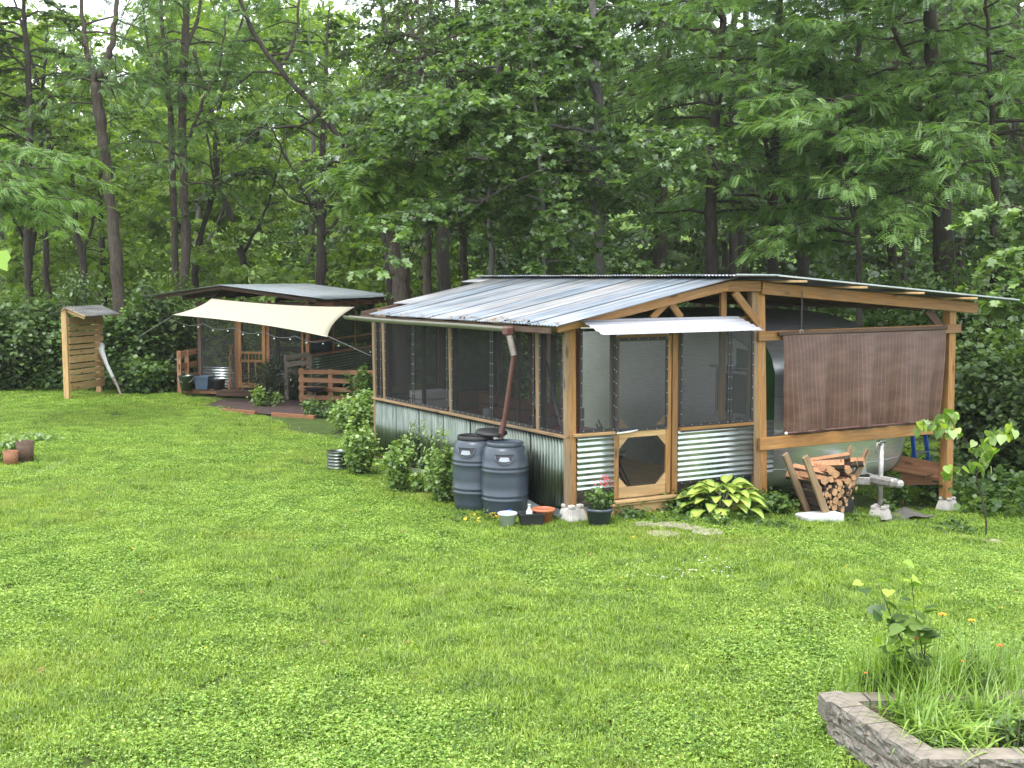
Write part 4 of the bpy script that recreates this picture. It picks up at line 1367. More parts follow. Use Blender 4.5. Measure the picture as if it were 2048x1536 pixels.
# ------------------------------------------------------------------ firewood
rk_loc = sw(3.46, -0.78)
RK = thing("firewood_rack", "V-shaped firewood rack of leaning boards filled with logs", "firewood rack", (rk_loc[0], rk_loc[1], sg(3.4, -0.75)), SRZ)
for l_, dx in ((0.0, 0), (0.30, 0.02)):
    board("slat", (-0.58 + dx - l_ * .25, l_ - .15, 0.92), (-0.16 + dx - l_ * .2, l_ - .15, 0.10), 0.09, 0.04, M['pine_grey'], RK, up=(1, 0, 0))
    board("slat", (0.66 + dx, l_ - .02, 0.90), (0.14 + dx, l_ - .02, 0.10), 0.09, 0.04, M['pine_grey'], RK, up=(1, 0, 0))
for l_ in (0.0, 0.30):
    board("base_board", (-0.2, l_ + .02, 0.14), (0.2, l_ + .02, 0.14), 0.05, 0.04, M['pine_grey'], RK)
cb = box("concrete_block", (rk_loc[0], rk_loc[1], 0), (0.56, 0.30, 0.19), M['concrete_pale'], None, SRZ - .12, bev=0.02)
cbp = sw(3.16, -0.92)
cb.location = (cbp[0], cbp[1], sg(3.3, -0.85) + 0.07)
tag(cb, "long pale concrete block under the firewood rack", "concrete block")


def log_mesh(r, L_, n=10, seed=0):
    rg = np.random.default_rng(seed)
    k = rg.normal(1, 0.06, n)
    ang = np.linspace(0, 2 * PI, n, endpoint=False)
    V = [(r * k[i] * math.cos(ang[i]), -L_ / 2, r * k[i] * math.sin(ang[i])) for i in range(n)] + [(r * k[i] * 0.97 * math.cos(ang[i]), L_ / 2, r * k[i] * 0.97 * math.sin(ang[i])) for i in range(n)]
    F = [[i, (i + 1) % n, n + (i + 1) % n, n + i] for i in range(n)] + [list(range(n))[::-1], list(range(n, 2 * n))]
    me = poly_mesh(V, F)
    me.materials.append(M['log_bark']); me.materials.append(M['log_end'])
    for p_ in me.polygons[-2:]: p_.material_index = 1
    return me


def split_mesh(r, L_, seed=0):
    rg = np.random.default_rng(seed)
    pts = [(-r, 0), (-r * 0.75, -r * .55), (0, -r * 0.8), (r * 0.8, -r * .5), (r, 0.05 * r), (0.05 * r, r * 0.75)]
    pts = [(x * rg.uniform(.85, 1.15), z * rg.uniform(.85, 1.15)) for x, z in pts]
    n = len(pts)
    V = [(x, -L_ / 2, z) for x, z in pts] + [(x * .95, L_ / 2, z) for x, z in pts]
    F = [[i, (i + 1) % n, n + (i + 1) % n, n + i] for i in range(n)] + [list(range(n))[::-1], list(range(n, 2 * n))]
    me = poly_mesh(V, F)
    for mm in ('log_bark', 'log_end', 'log_split'): me.materials.append(M[mm])
    for p_ in me.polygons[-2:]: p_.material_index = 1
    for p_ in (me.polygons[4], me.polygons[5]): p_.material_index = 2
    return me


rk_R = Matrix.Translation(RK.location) @ Matrix.Rotation(SRZ, 4, 'Z')
placed = []
rg = np.random.default_rng(5)
nlog = 0
for tries in range(9000):
    z = rg.uniform(0.17, 0.76)
    big = z > 0.50
    r = rg.uniform(0.045, 0.075) if big else rg.choice([rg.uniform(0.016, 0.03), rg.uniform(0.032, 0.05)])
    half_l = 0.17 + (z - 0.12) * 0.53 - r
    half_r = 0.12 + (z - 0.10) * 0.63 - r
    x = rg.uniform(-half_l, half_r)
    if z > 0.62 + 0.12 * (1 - abs(x) / 0.45): continue
    if any((x - a) ** 2 + (z - b) ** 2 < ((r + c) * 0.93) ** 2 for a, b, c in placed): continue
    placed.append((x, z, r))
for q, (x, z, r) in enumerate(sorted(placed, key=lambda a: a[1])):
    big = r > 0.044
    L_ = rg.uniform(0.42, 0.55)
    me = split_mesh(r * 1.12, L_, q) if (big and z > 0.45) else log_mesh(r, L_, 10, q)
    rot = rk_R @ Matrix.Translation((x, 0.12 + rg.uniform(-.05, .04), z)) @ Matrix.Rotation(rg.normal(0, .05), 4, 'Z') @ Matrix.Rotation(rg.uniform(-0.5, 0.5) if big else rg.uniform(0, 6.2), 4, 'Y')
    o = obj("log", me, None, None, M=rot)
    if big and z > 0.45: tag(o, "split firewood piece with pale raw face in the upper pile of the rack", "log", "split logs stacked in the firewood rack")
    elif r < 0.031: tag(o, "thin round branch end low in the firewood rack", "log", "thin branches stacked in the firewood rack")
    else: tag(o, "round log end with bark in the lower pile of the firewood rack", "log", "round logs stacked in the firewood rack")
# long pieces lying across the top
tops = [(-0.20, 0.66, 0.25, 0.0), (0.0, 0.74, -0.12, .1), (0.24, 0.71, -0.35, 0.0), (0.10, 0.80, -0.3, .15), (0.36, 0.74, -0.2, -.1), (-0.30, 0.60, 0.2, -.1)]
lbls = ["flat split log lying lowest at the left top of the firewood pile", "split log with pale face in the middle of the pile's top", "split log sloping down to the right on top of the pile",
        "highest split log crowning the firewood pile", "dark-edged split log resting on the rack's right board", "short split log against the rack's left boards"]
for q, (x, z, ry, rz) in enumerate(tops):
    me = split_mesh(0.085, 0.50, q + 300)
    rot = rk_R @ Matrix.Translation((x, 0.10, z)) @ Matrix.Rotation(rz + 0.7, 4, 'Z') @ Matrix.Rotation(ry * 0.6, 4, 'X') @ Matrix.Rotation(rg.uniform(-.4, .4), 4, 'Y')
    tag(obj("log", me, None, None, M=rot), lbls[q], "log", "split logs lying over the firewood rack")
# dark bucket behind the rack, tarp scrap, ladder, blue things
p = sw(4.35, 0.0)
o = thing("bucket", "black plastic bucket standing between the firewood rack and the trailer tongue", "bucket", (p[0], p[1], sg(4.35, 0.0) + .28))
obj("bucket_wall", lathe_mesh([(0, 0), (0.12, 0), (0.15, 0.30), (0.16, 0.30), (0.16, 0.32), (0.14, 0.32), (0.11, 0.02), (0, 0.02)], 28), M['black'], o)
o = box("crate", (p[0], p[1], sg(4.35, 0) + 0.13), (0.4, 0.35, 0.27), M['black'], None, SRZ); tag(o, "dark crate under the black bucket in the shadow of the trailer", "crate")
rg2 = np.random.default_rng(3)
gx, gy = np.meshgrid(np.linspace(-0.9, 0.9, 22), np.linspace(-.28, .28, 9))
tz = 0.02 + 0.035 * np.abs(np.sin(gx * 4 + gy * 3)) + 0.03 * np.sin(gx * 11) * np.cos(gy * 9)
tc = sw(4.75, -0.35)
tv = np.stack([gx * math.cos(SRZ) - gy * math.sin(SRZ), gx * math.sin(SRZ) + gy * math.cos(SRZ), tz], -1).reshape(-1, 3)
i = np.arange(8)[:, None] * 22; j = np.arange(21)[None, :]
o = obj("tarp", np_mesh(tv, np.stack([i + j, i + j + 1, i + 23 + j, i + 22 + j], -1).reshape(-1, 4), True), M['cloth_grey'], None, loc=(tc[0], tc[1], sg(4.75, -.35) - 0.02))
o.modifiers.new("t", 'SOLIDIFY').thickness = 0.006
tag(o, "crumpled faded tarp lying on the ground behind the tongue block", "tarp")
lb = thing("step_ladder", "blue step ladder standing behind the far right post", "ladder", (*sw(8.0, 1.6)[:2], sg(7.8, 1.6)), SRZ + 0.2)
for s in (-.22, .22):
    board("rail", (s, 0, 0), (s * .75, 0.35, 2.5), 0.07, 0.03, M['blue'], lb, up=(0, 1, 0))
for k in range(7): box("step", (0, 0.35 * (k + .8) / 8, 2.5 * (k + .8) / 8), (0.38, 0.09, 0.025), M['alu_dull'], lb)
o = box("toolbox", (*sw(6.95, 0.75)[:2], sg(6.9, .7) + 0.40), (0.5, 0.3, 0.10), M['blue_dull'], None, SRZ + .5); tag(o, "grey blue toolbox on the low rail beside the trailer's far corner", "toolbox")
sb = thing("wooden_shelf", "low wooden shelf holding small logs beside the right post", "shelf", (*sw(6.75, 0.6)[:2], sg(6.7, 0.6)), SRZ - 0.5)
box("shelf_board", (0, 0, 0.35), (0.75, 0.35, 0.03), M['redwood'], sb)
box("shelf_front", (0, -0.18, 0.42), (0.75, 0.03, 0.2), M['redwood'], sb)
for s in (-.33, .33): box("leg", (s, 0, 0.17), (0.05, 0.3, 0.34), M['redwood'], sb)

# ================================================================== THE HUT AT THE BACK
HAZ = math.radians(-13.6)
H_R = np.array([math.cos(HAZ), math.sin(HAZ), 0]); H_L = np.array([-math.sin(HAZ), math.cos(HAZ), 0])
H_O = np.array([-7.77, 30.5, 0.02])
hw = lambda r, l, z=0.0: tuple(float(a) for a in (H_O + H_R * r + H_L * l + np.array([0, 0, z])))
hut = thing("screened_hut", "small screened hut with brown timber frame and pale metal roof before the woods", "hut", H_O, HAZ)


def HB(name, p0, p1, w, t, mat='redwood', up=(0, 0, 1), par=None):
    return board(name, p0, p1, w, t, M[mat], par or hut, up, 0.004)


HW_, HD_ = 2.9, 4.6
for i in range(10):
    HB("deck_board", (0.02, -0.1 + i * 0.5, 0.12), (HW_, -0.1 + i * 0.5, 0.12), 0.04, 0.48, 'dark_wood')
HB("step", (0.7, -0.35, 0.06), (2.2, -0.35, 0.06), 0.12, 0.45, 'dark_wood')
HB("step", (-0.3, -0.25, 0.08), (3.1, -0.25, 0.04), 0.10, 0.14, 'redwood')
for (x, y, mt_, w) in ((0, 0, 'dark_wood', .09), (1.0, 0, 'redwood', .09), (1.84, 0, 'redwood', .09), (HW_ - .02, 0, 'redwood', .09), (HW_ - .16, 0, 'pine', .05), (HW_, 1.55, 'redwood', .06), (HW_, 3.1, 'redwood', .06), (HW_, HD_, 'redwood', .09), (0, HD_, 'dark_wood', .09), (1.45, HD_, 'dark_wood', .07), (0, 2.3, 'dark_wood', .07)):
    HB("post", (x, y, 0.1), (x, y, 2.30), w, w, mt_, up=(0, 1, 0))
HB("header", (-.1, 0, 2.22), (HW_, 0, 2.22), 0.1, 0.06, 'dark_wood')
HB("top_plate", (HW_, 0, 2.27), (HW_, HD_, 2.27), 0.1, 0.06, 'dark_wood')
HB("rear_plate", (0, HD_, 2.27), (HW_, HD_, 2.27), 0.1, 0.06, 'dark_wood')
HB("sill", (HW_ + .03, 0, 0.98), (HW_ + .03, HD_, 0.98), 0.04, 0.06)
HB("rail", (HW_ + .03, 0, 1.32), (HW_ + .03, HD_, 1.32), 0.035, 0.04)
HB("rail", (0, HD_, 1.1), (HW_, HD_, 1.1), 0.05, 0.05, 'dark_wood')
HB("rear_board", (0, HD_, 0.85), (HW_, HD_, 0.85), 0.14, 0.03, 'dark_wood')
# gable rafters and purlins
HB("rafter", (-0.95, -0.40, 2.39), (0.80, -0.40, 2.63), 0.075, 0.05, 'dark_wood')
HB("rafter", (0.80, -0.40, 2.63), (3.30, -0.40, 2.32), 0.075, 0.05, 'dark_wood')
for y in (1.0, 2.2, 3.4, 4.6):
    HB("rafter", (-1.0, y, 2.35), (0.80, y, 2.60), 0.12, 0.05, 'dark_wood')
    HB("rafter", (0.80, y, 2.60), (3.30, y, 2.29), 0.12, 0.05, 'dark_wood')
for k in range(9):
    HB("rafter_tail", (3.05, 0.1 + k * 0.55, 2.26), (3.5, 0.1 + k * 0.55, 2.22), 0.09, 0.04, 'redwood')
for i in range(8):
    l0 = -0.62 + i * 0.68
    corrugated("roof_sheet", (0.80, l0, 2.700 + .003 * (i % 2)), (2.80, 0, -0.335), (0, 1, 0), 2.82, 0.71, M['roof_new'], hut, normal=(.12, 0, 1))
    corrugated("roof_sheet", (0.83, l0, 2.690 + .003 * (i % 2)), (-2.0, 0, -0.27), (0, 1, 0), 2.02, 0.71, M['roof_new'], hut, normal=(-.12, 0, 1))
corrugated("wall_sheet", (0.06, -0.03, 0.16), (1, 0, 0), (0, 0, 1), 0.88, 0.50, M['galv_bright'], hut, pitch=0.07, amp=0.011, normal=(0, -1, 0))
corrugated("wall_sheet", (1.90, -0.03, 0.16), (1, 0, 0), (0, 0, 1), 0.9, 0.50, M['galv_bright'], hut, pitch=0.07, amp=0.011, normal=(0, -1, 0))
corrugated("wall_sheet", (HW_ + .04, 0.05, 0.16), (0, 1, 0), (0, 0, 1), HD_ - .1, 0.80, M['galv'], hut, pitch=0.07, amp=0.011, normal=(1, 0, 0))
for (x0, x1) in ((0.05, 0.95), (1.89, 2.72)):
    frame_screen((x0, -0.02, 0.66), X, Z, x1 - x0, 1.5, (0, -1, 0), 'screen_dark', 0.03, False, hut)
for (y0, y1) in ((0.05, 1.5), (1.6, 3.05), (3.15, 4.55)):
    frame_screen((HW_ + .005, y0, 1.0), Y_, Z, y1 - y0, 1.2, (1, 0, 0), 'screen_dark', 0.03, False, hut)
frame_screen((0.05, HD_, 1.1), X, Z, 2.8, 1.1, (0, -1, 0), 'screen_dark', 0.03, False, hut)
hd = HB("door", (1.10, -0.05, 0.17), (1.10, -0.05, 2.14), 0.09, 0.04, 'pine', up=(1, 0, 0))
hd["label"] = "orange pine screen door with spindle row and three lower panes"


def HD2(name, p0, p1, w, t, up=(0, 0, 1)):
    o = board(name, p0, p1, w, t, M['pine'], None, up); o.parent = hd; o.matrix_parent_inverse = hd.matrix_basis.inverted()


HD2("stile", (1.74, -0.05, 0.17), (1.74, -0.05, 2.14), 0.09, 0.04, (1, 0, 0))
for z, w in ((0.23, .12), (0.83, .06), (1.03, .06), (2.1, .09)): HD2("rail", (1.14, -0.05, z), (1.70, -0.05, z), w, 0.035)
for k in range(1, 6): HD2("spindle", (1.14 + .56 * k / 6, -0.05, 0.85), (1.14 + .56 * k / 6, -0.05, 1.01), 0.02, 0.02, (1, 0, 0))
for k in (1, 2): HD2("muntin", (1.14 + .56 * k / 3, -0.05, 0.28), (1.14 + .56 * k / 3, -0.05, 0.81), 0.035, 0.03, (1, 0, 0))
o = obj("screen", poly_mesh([(1.14, -0.045, 0.28), (1.70, -0.045, 0.28), (1.70, -0.045, 2.06), (1.14, -0.045, 2.06)], [[0, 1, 2, 3]]), M['screen_dark'])
o.parent = hd; o.matrix_parent_inverse = hd.matrix_basis.inverted()
# furniture in the hut
t = thing("bed_table", "dark table with covered things inside the hut", "table", hw(2.0, 3.0, .14), HAZ)
box("tabletop", (0, 0, .75), (1.4, 0.7, .04), M['black'], t)
for sx_ in (-.6, .6):
    for sy_ in (-.28, .28): box("leg", (sx_, sy_, .36), (.05, .05, .73), M['black'], t)
o = box("cooler", hw(1.9, 3.0, 1.05), (0.6, 0.4, 0.25), M['blue_dull'], None, HAZ, bev=.03); tag(o, "dark cooler box on the table inside the hut", "cooler")

# shade sail
def sail_pts():
    c = [at(345, 632, 28.0), at(423, 595, 29.9), at(710, 616, 28.8), at(655, 672, 25.5)]
    return c


SC_ = sail_pts()
n = 25
VV = []
for a in np.linspace(0, 1, n):
    for b in np.linspace(0, 1, n):
        # inward-curving edges
        aa = a; bb = b
        p = (1 - aa) * (1 - bb) * SC_[0] + (1 - aa) * bb * SC_[1] + aa * bb * SC_[2] + aa * (1 - bb) * SC_[3]
        cen = sum(SC_) / 4
        pull_u = 0.15 * (4 * aa * (1 - aa)) * (2 * bb - 1) ** 2
        pull_v = 0.30 * (4 * bb * (1 - bb)) * (2 * aa - 1) ** 2
        mid_b = (1 - aa) * (SC_[0] + SC_[1]) / 2 + aa * (SC_[2] + SC_[3]) / 2
        mid_a = (1 - bb) * (SC_[0] + SC_[3]) / 2 + bb * (SC_[1] + SC_[2]) / 2
        p = p + (mid_b - p) * pull_u * 1.3 + (mid_a - p) * pull_v * 0.25
        VV.append(p + np.array([0, 0, 0.10 * (aa - .5) * (bb - .5)]))
i = np.arange(n - 1)[:, None] * n; j = np.arange(n - 1)[None, :]
sl = thing("shade_sail", "cream cloth shade sail stretched in front of the hut", "shade sail", SC_[3])
vv_ = np.array(VV) - SC_[3]
o = obj("sail_cloth", np_mesh(vv_, np.stack([i + j, i + j + 1, i + n + j + 1, i + n + j], -1).reshape(-1, 4), True), M['sail'], sl)
o.modifiers.new("t", 'SOLIDIFY').thickness = 0.004
rope_to = [at(318, 640, 27.5) - [0.5, 0, .4], np.array(hw(0.6, -0.2, 2.5)), np.array(hw(3.3, 0.4, 2.2)), at(742, 712, 24.5)]
for k in range(4):
    tube("rope", [SC_[k] - SC_[3], rope_to[k] - SC_[3]], 0.008, M['rope'], sl, 5)
# string of bulbs
sbz = thing("string_lights", "string of small white bulbs hanging along the front edge of the cream sail", "string lights", SC_[0])
pts = [SC_[0] * (1 - t_) + np.array(SC_[3]) * t_ + np.array([0, 0.15, -0.10 - 0.08 * math.sin(PI * ((t_ * 5) % 1))]) for t_ in np.linspace(0, 1.0, 31)]
pts += [SC_[3] * (1 - t_) + at(740, 690, 27.5) * t_ + np.array([0, 0.1, -0.12]) for t_ in np.linspace(0.1, 1, 8)]
tube("wire", [p_ - SC_[0] for p_ in pts], 0.006, M['rope'], sbz, 4)
for k in range(2, len(pts), 3):
    bm = bmesh.new(); bmesh.ops.create_icosphere(bm, subdivisions=1, radius=0.019)
    obj("bulb", bm_mesh(bm, True), M['bulb'], sbz, loc=pts[k] - SC_[0] + np.array([0, 0, -0.045]))

# fences beside the hut
def rail_fence(name, label, pa, pb, zs, w, posts, mat='fence_wood', rail_dz=0.0, ph=None):
    pa, pb = np.asarray(pa, float), np.asarray(pb, float)
    g0 = gh(pa[0], pa[1])
    f = thing(name, label, "fence", (pa[0], pa[1], g0), 0)
    d = pb - pa
    for q, z in enumerate(zs):
        e = 0.03 * ((q * 7) % 3 - 1)
        board("rail_board", (0, 0, z + e * .3), (d[0], d[1], z + rail_dz - e * .3), w, 0.025, M[mat], f)
    top = (max(zs) + w * .6) if ph is None else ph
    for t_ in posts:
        board("fence_post", (d[0] * t_, d[1] * t_ + 0.06, -0.1), (d[0] * t_, d[1] * t_ + 0.06, top), 0.10, 0.09, M[mat], f, up=(1, 0, 0))
    return f


A = on_ground(575, 812); Bq = on_ground(770, 803)
A = at(598, 800, 28.3); Bq = at(775, 800, 27.6)
rail_fence("rail_fence", "low reddish plank fence of four rails right of the hut's bush", (A[0], A[1]), (Bq[0], Bq[1]), (0.76, 0.56, 0.36, 0.16), 0.105, (0.03, 0.36, 0.99))
A = at(358, 790, 30.2); Bq = at(404, 785, 30.9)
rail_fence("rail_fence", "short three-board fence left of the hut above the galvanized bucket", (A[0], A[1]), (Bq[0], Bq[1]), (1.02, 0.72, 0.42), 0.14, (0.02, 0.35), rail_dz=0.06)
A = at(572, 790, 28.9); Bq = at(620, 785, 29.1)
rail_fence("rail_fence", "short grey-brown gate of boards standing before the hut's right front corner", (A[0], A[1]), (Bq[0], Bq[1]), (1.03, 0.86, 0.66), 0.12, (0.02, 0.98), 'plank_grey', rail_dz=0.07)
# things before the hut
q = hw(-0.15, -0.45)
bu = thing("bucket", "galvanized steel bucket with bail handle left of the hut wall", "bucket", (q[0], q[1], 0.12))
obj("bucket_wall", lathe_mesh([(0, 0), (0.13, 0), (0.19, 0.36), (0.20, 0.37), (0.19, 0.38), (0.175, 0.37), (0.12, 0.02), (0, 0.02)], 28), M['galv'], bu)
t = np.linspace(0, PI, 12)
tube("handle", np.stack([0.2 * np.cos(t), -0.05 - .1 * np.sin(t), 0.36 - 0.16 * np.sin(t)], -1), 0.007, M['galv'], bu, 6)
q = hw(0.22, -0.28, .13)
pb_ = thing("plastic_bin", "blue grey plastic bin with a green plant against the hut's front", "bin", q, HAZ)
P = []
for (a, b, h) in ((0.15, 0.12, 0.0), (0.20, 0.16, 0.30), (0.215, 0.175, 0.30), (0.215, 0.175, 0.33), (0.19, 0.15, 0.33), (0.14, 0.11, 0.03)): P += [(-a, -b, h), (a, -b, h), (a, b, h), (-a, b, h)]
F = [[i * 4 + j, i * 4 + (j + 1) % 4, (i + 1) * 4 + (j + 1) % 4, (i + 1) * 4 + j] for i in range(5) for j in range(4)] + [[3, 2, 1, 0], [20, 21, 22, 23]]
obj("bin_wall", poly_mesh(P, F), M['blue_dull'], pb_)
q = hw(0.62, -0.28, .13)
pq = thing("plant_pot", "round black pot with handles on the hut's front deck", "plant pot", q)
obj("pot_wall", lathe_mesh([(0, 0), (0.12, 0), (0.17, 0.22), (0.185, 0.24), (0.17, 0.26), (0.155, 0.24), (0.11, 0.03), (0, 0.03)], 28), M['black'], pq)
# twisted pole
q = hw(0.90, -0.22, .13)
tw = thing("twisted_pole", "twisted reddish driftwood pole leaning beside the hut door", "wooden pole", q)
t = np.linspace(0, 1, 40)
for ph_ in (0, PI):
    tube("strand", np.stack([0.035 * np.sin(t * 11 + ph_) + .05 * t, 0.035 * np.cos(t * 11 + ph_) - .02, t * 1.12], -1), 0.022 * (1 - .5 * t), M['redwood'], tw, 7)
q = hw(2.12, -0.32, .10)
gc = thing("garden_chair", "white striped garden chair right of the hut door", "chair", q, HAZ + .5)
for k in range(6): box("seat_slat", (-.15 + .06 * k, 0, 0.33), (0.045, 0.32, 0.02), M['white'], gc)
for k in range(4): box("back_slat", (0, 0.16 + .02 * k, 0.42 + .07 * k), (0.36, 0.02, 0.04), M['white'], gc)
for sx_ in (-.15, .15):
    for sy_ in (-.14, .15): box("leg", (sx_, sy_, .16), (.025, .025, .32), M['black'], gc)
# tray on the fence, path and timber edging
q = at(632, 784, 28.0)
tr_ = thing("shallow_dish", "black shallow dish resting on the low plank fence", "dish", (q[0], q[1] - .12, 0.30))
obj("dish_wall", lathe_mesh([(0, 0), (0.12, 0), (0.26, 0.07), (0.27, 0.085), (0.25, 0.08), (0.11, 0.015), (0, 0.015)], 28), M['black'], tr_)
tube("support_pole", [(0, 0, 0.0), (0, 0, -0.40)], 0.02, M['rope'], tr_, 6)
# mulch bed and edging timbers
mb = [on_ground(*p_) for p_ in ((395, 800), (560, 802), (700, 806), (700, 828), (640, 836), (540, 832), (440, 822), (390, 810))]
P = [(p_[0], p_[1], gh(p_[0], p_[1]) + 0.045) for p_ in mb]
c0 = np.mean(np.array(P), 0)
gv, gf = [tuple(c0 + [0, 0, .07])], []
for k_, p_ in enumerate(P): gv.append(p_)
gf = [[0, 1 + k_, 1 + (k_ + 1) % len(P)] for k_ in range(len(P))]
bm = bmesh.new()
_vs = [bm.verts.new(tuple(map(float, v))) for v in gv]
for f_ in gf: bm.faces.new([_vs[q] for q in f_])
bmesh.ops.subdivide_edges(bm, edges=list(bm.edges), cuts=9, use_grid_fill=True)
for v in bm.verts: v.co.z = gh(v.co.x, v.co.y) + .035 + random.uniform(-.008, .012)
bm.normal_update()
if sum(f_.normal.z for f_ in bm.faces) < 0: bmesh.ops.reverse_faces(bm, faces=list(bm.faces))
tag(obj("mulch_bed", bm_mesh(bm), M['mulch']), kind="structure")
for lab, a, b in (("left reddish edging timber along the mulch bed", (446, 824), (512, 829)), ("right reddish edging timber along the mulch bed", (545, 832), (630, 838))):
    pa, pb2 = on_ground(*a), on_ground(*b)
    o = board("edging_timber", (pa[0], pa[1], gh(pa[0], pa[1]) + .03), (pb2[0], pb2[1], gh(pb2[0], pb2[1]) + .03), 0.09, 0.09, M['redwood'])
    tag(o, lab, "timber", "edging timbers before the hut")

# ------------------------------------------------------------------ slatted stand on the left
s0 = on_ground(135, 802); s1 = on_ground(199, 790)
sd = np.array([s1[0] - s0[0], s1[1] - s0[1]]); 
sd = sd / np.linalg.norm(sd)
SLEN = 1.75
s1 = s0[:2] + np.array([ (at(199, 790, s0[1] + 1.55)[0] - s0[0]), 1.55])
sdv = s1 - s0[:2]; SLEN = float(np.linalg.norm(sdv)); srz = math.atan2(sdv[1], sdv[0])
st = thing("slatted_stand", "tall pale pine stand of spaced horizontal slats with a little metal roof", "slatted stand", (s0[0], s0[1], gh(s0[0], s0[1])), srz)
board("post", (0, 0, -0.1), (-0.02, 0, 2.14), 0.13, 0.09, M['pine_pale'], st, up=(0, 1, 0))
board("post", (SLEN, 0, -0.1), (SLEN, 0, 2.05), 0.13, 0.09, M['pine_pale'], st, up=(0, 1, 0))
z = 0.22
hts = [0.17, 0.14, 0.11, 0.11, 0.16, 0.10, 0.10, 0.15, 0.10, 0.10, 0.19]
for q_, h_ in enumerate(hts):
    board("slat", (0.02, -0.075, z + h_ / 2 + 0.02), (SLEN + .12, -0.075, z + h_ / 2), h_, 0.025, M['pine_pale'], st)
    z += h_ + 0.03
corrugated("roof_sheet", (-0.1, -0.52, 1.99), (0.0, 0.42, 0.17), (1, 0, 0), 0.60, SLEN + .35, M['roof_metal'], st, pitch=.15, amp=.012, normal=(0, -.3, 1))
corrugated("roof_sheet", (-0.1, 0.40, 2.0), (0.0, -0.42, 0.13), (1, 0, 0), 0.50, SLEN + .35, M['roof_metal'], st, pitch=.15, amp=.012, normal=(0, .3, 1))
for x_ in (0.0, SLEN): board("roof_rafter", (x_, -0.5, 1.96), (x_, 0.04, 2.16), 0.08, 0.04, M['pine_pale'], st)
# pale bent pole leaning on it
p_ = [at(203, 690, 30.2), at(203, 702, 30.0), at(213, 728, 29.9), at(226, 755, 29.7), at(236, 775, 29.6), at(244, 792, 29.4)]
b_ = p_[-1].copy(); b_[2] = gh(b_[0], b_[1])
pl = thing("bent_pole", "pale bent pole with dark lower end leaning against the slatted stand", "pole", b_)
q_ = [p - b_ for p in p_]
tube("upper_pole", q_[:4], [0.075, 0.07, 0.045, 0.042], M['white'], pl, 9)
tube("lower_pole", q_[3:5] + [np.array([0, 0, 0])], [0.042, 0.032, 0.028], M['plank_grey'], pl, 8)

# ================================================================== TREES
G_L = "slender trees at the wood's edge behind the hut"
make_tree("locust_tree", "brown-barked tree at the left whose trunk forks in two high above the slatted stand", "tree",
          trunk_from([(240, 640, 26), (228, 470, 23), (212, 330, 21), (202, 250, 21), (192, 165, 20)], 34), limbs=[
          [T(195, 175, 34, 14), T(176, 110, 34, 11), T(166, 50, 34, 9), T(165, -60, 34, 6)], [T(196, 160, 34, 16), T(220, 100, 34, 13), T(230, 40, 34.2, 10), T(238, -60, 34.3, 6)]],
          boughs=20, zr=(7.5, 12.5), blen=(1.4, 2.8), twigs=10, per=8, size=.25, seed=1, group=G_L)
make_tree("locust_tree", "straight tall tree with thin brown trunk standing behind the left end of the hut roof", "tree",
          trunk_from([(368, 590, 20), (372, 480, 19), (366, 330, 17), (364, 200, 16), (370, 90, 14), (372, -20, 12)], 35, top=2.5), limbs=[
          [T(366, 300, 35, 9), T(400, 220, 34.6, 7), T(440, 120, 34.2, 5), T(452, 30, 34, 3)], [T(371, 100, 35, 9), T(395, 40, 35, 7), T(410, -60, 35, 4)]],
          boughs=24, zr=(5.0, 12.5), blen=(1.4, 2.9), twigs=10, per=8, size=.25, seed=2, group=G_L)
make_tree("locust_tree", "thinner twin trunk close beside the straight tree behind the hut's left end", "tree",
          trunk_from([(352, 590, 13), (346, 400, 13), (343, 280, 12), (335, 150, 10), (325, 60, 9), (318, -40, 7)], 36, top=2), limbs=[
          [T(338, 180, 36, 7), T(300, 100, 36, 5), T(285, 10, 36, 3)]],
          boughs=14, zr=(7.5, 13), blen=(1.2, 2.4), twigs=9, per=8, size=.24, seed=3, group=G_L)
make_tree("locust_tree", "leaning tree whose long trunk slants up to the left across the woods above the hut", "tree",
          [(*at(792, 600, 33)[:2], gh(*at(792, 600, 33)[:2]) - .1, 0.13), T(770, 480, 33, 14), T(735, 370, 33, 13), T(700, 305, 33, 13), T(640, 225, 33, 11), T(560, 140, 33, 10), T(505, 60, 33, 9), T(455, -60, 33, 7)], bark="bark_dark",
          limbs=[[T(640, 225, 33, 8), T(600, 250, 32.7, 6), T(520, 260, 32.4, 4), T(470, 300, 32.2, 2)], [T(560, 140, 33, 8), T(590, 70, 33.2, 6), T(600, -20, 33.3, 4)]],
          boughs=18, zr=(7.0, 12), blen=(1.3, 2.5), twigs=10, per=8, size=.24, seed=4, group=G_L)
make_tree("shade_tree", "dark fan-branched tree standing behind the hut's metal roof", "tree",
          trunk_from([(642, 575, 21), (643, 480, 18), (640, 400, 17), (645, 300, 12), (650, 190, 8), (655, 80, 5)], 37, top=1), limbs=[
          [T(641, 450, 37, 8), T(600, 370, 36.5, 6), T(560, 290, 36.2, 4), T(530, 230, 36, 2)], [T(643, 480, 37, 8), T(700, 405, 36.6, 6), T(745, 345, 36.2, 4), T(775, 290, 36, 2)],
          [T(641, 410, 37, 7), T(588, 400, 36.5, 5), T(540, 350, 36.2, 3)], [T(644, 350, 37, 7), T(690, 280, 37.4, 5), T(720, 180, 37.6, 3)]],
          bark='bark_dark', leaf='leaf_dark', shape='broad', boughs=34, zr=(4.6, 11), blen=(1.4, 3.2), twigs=9, per=16, size=.13, rise=.7, droop=.7, seed=5, group=G_L)
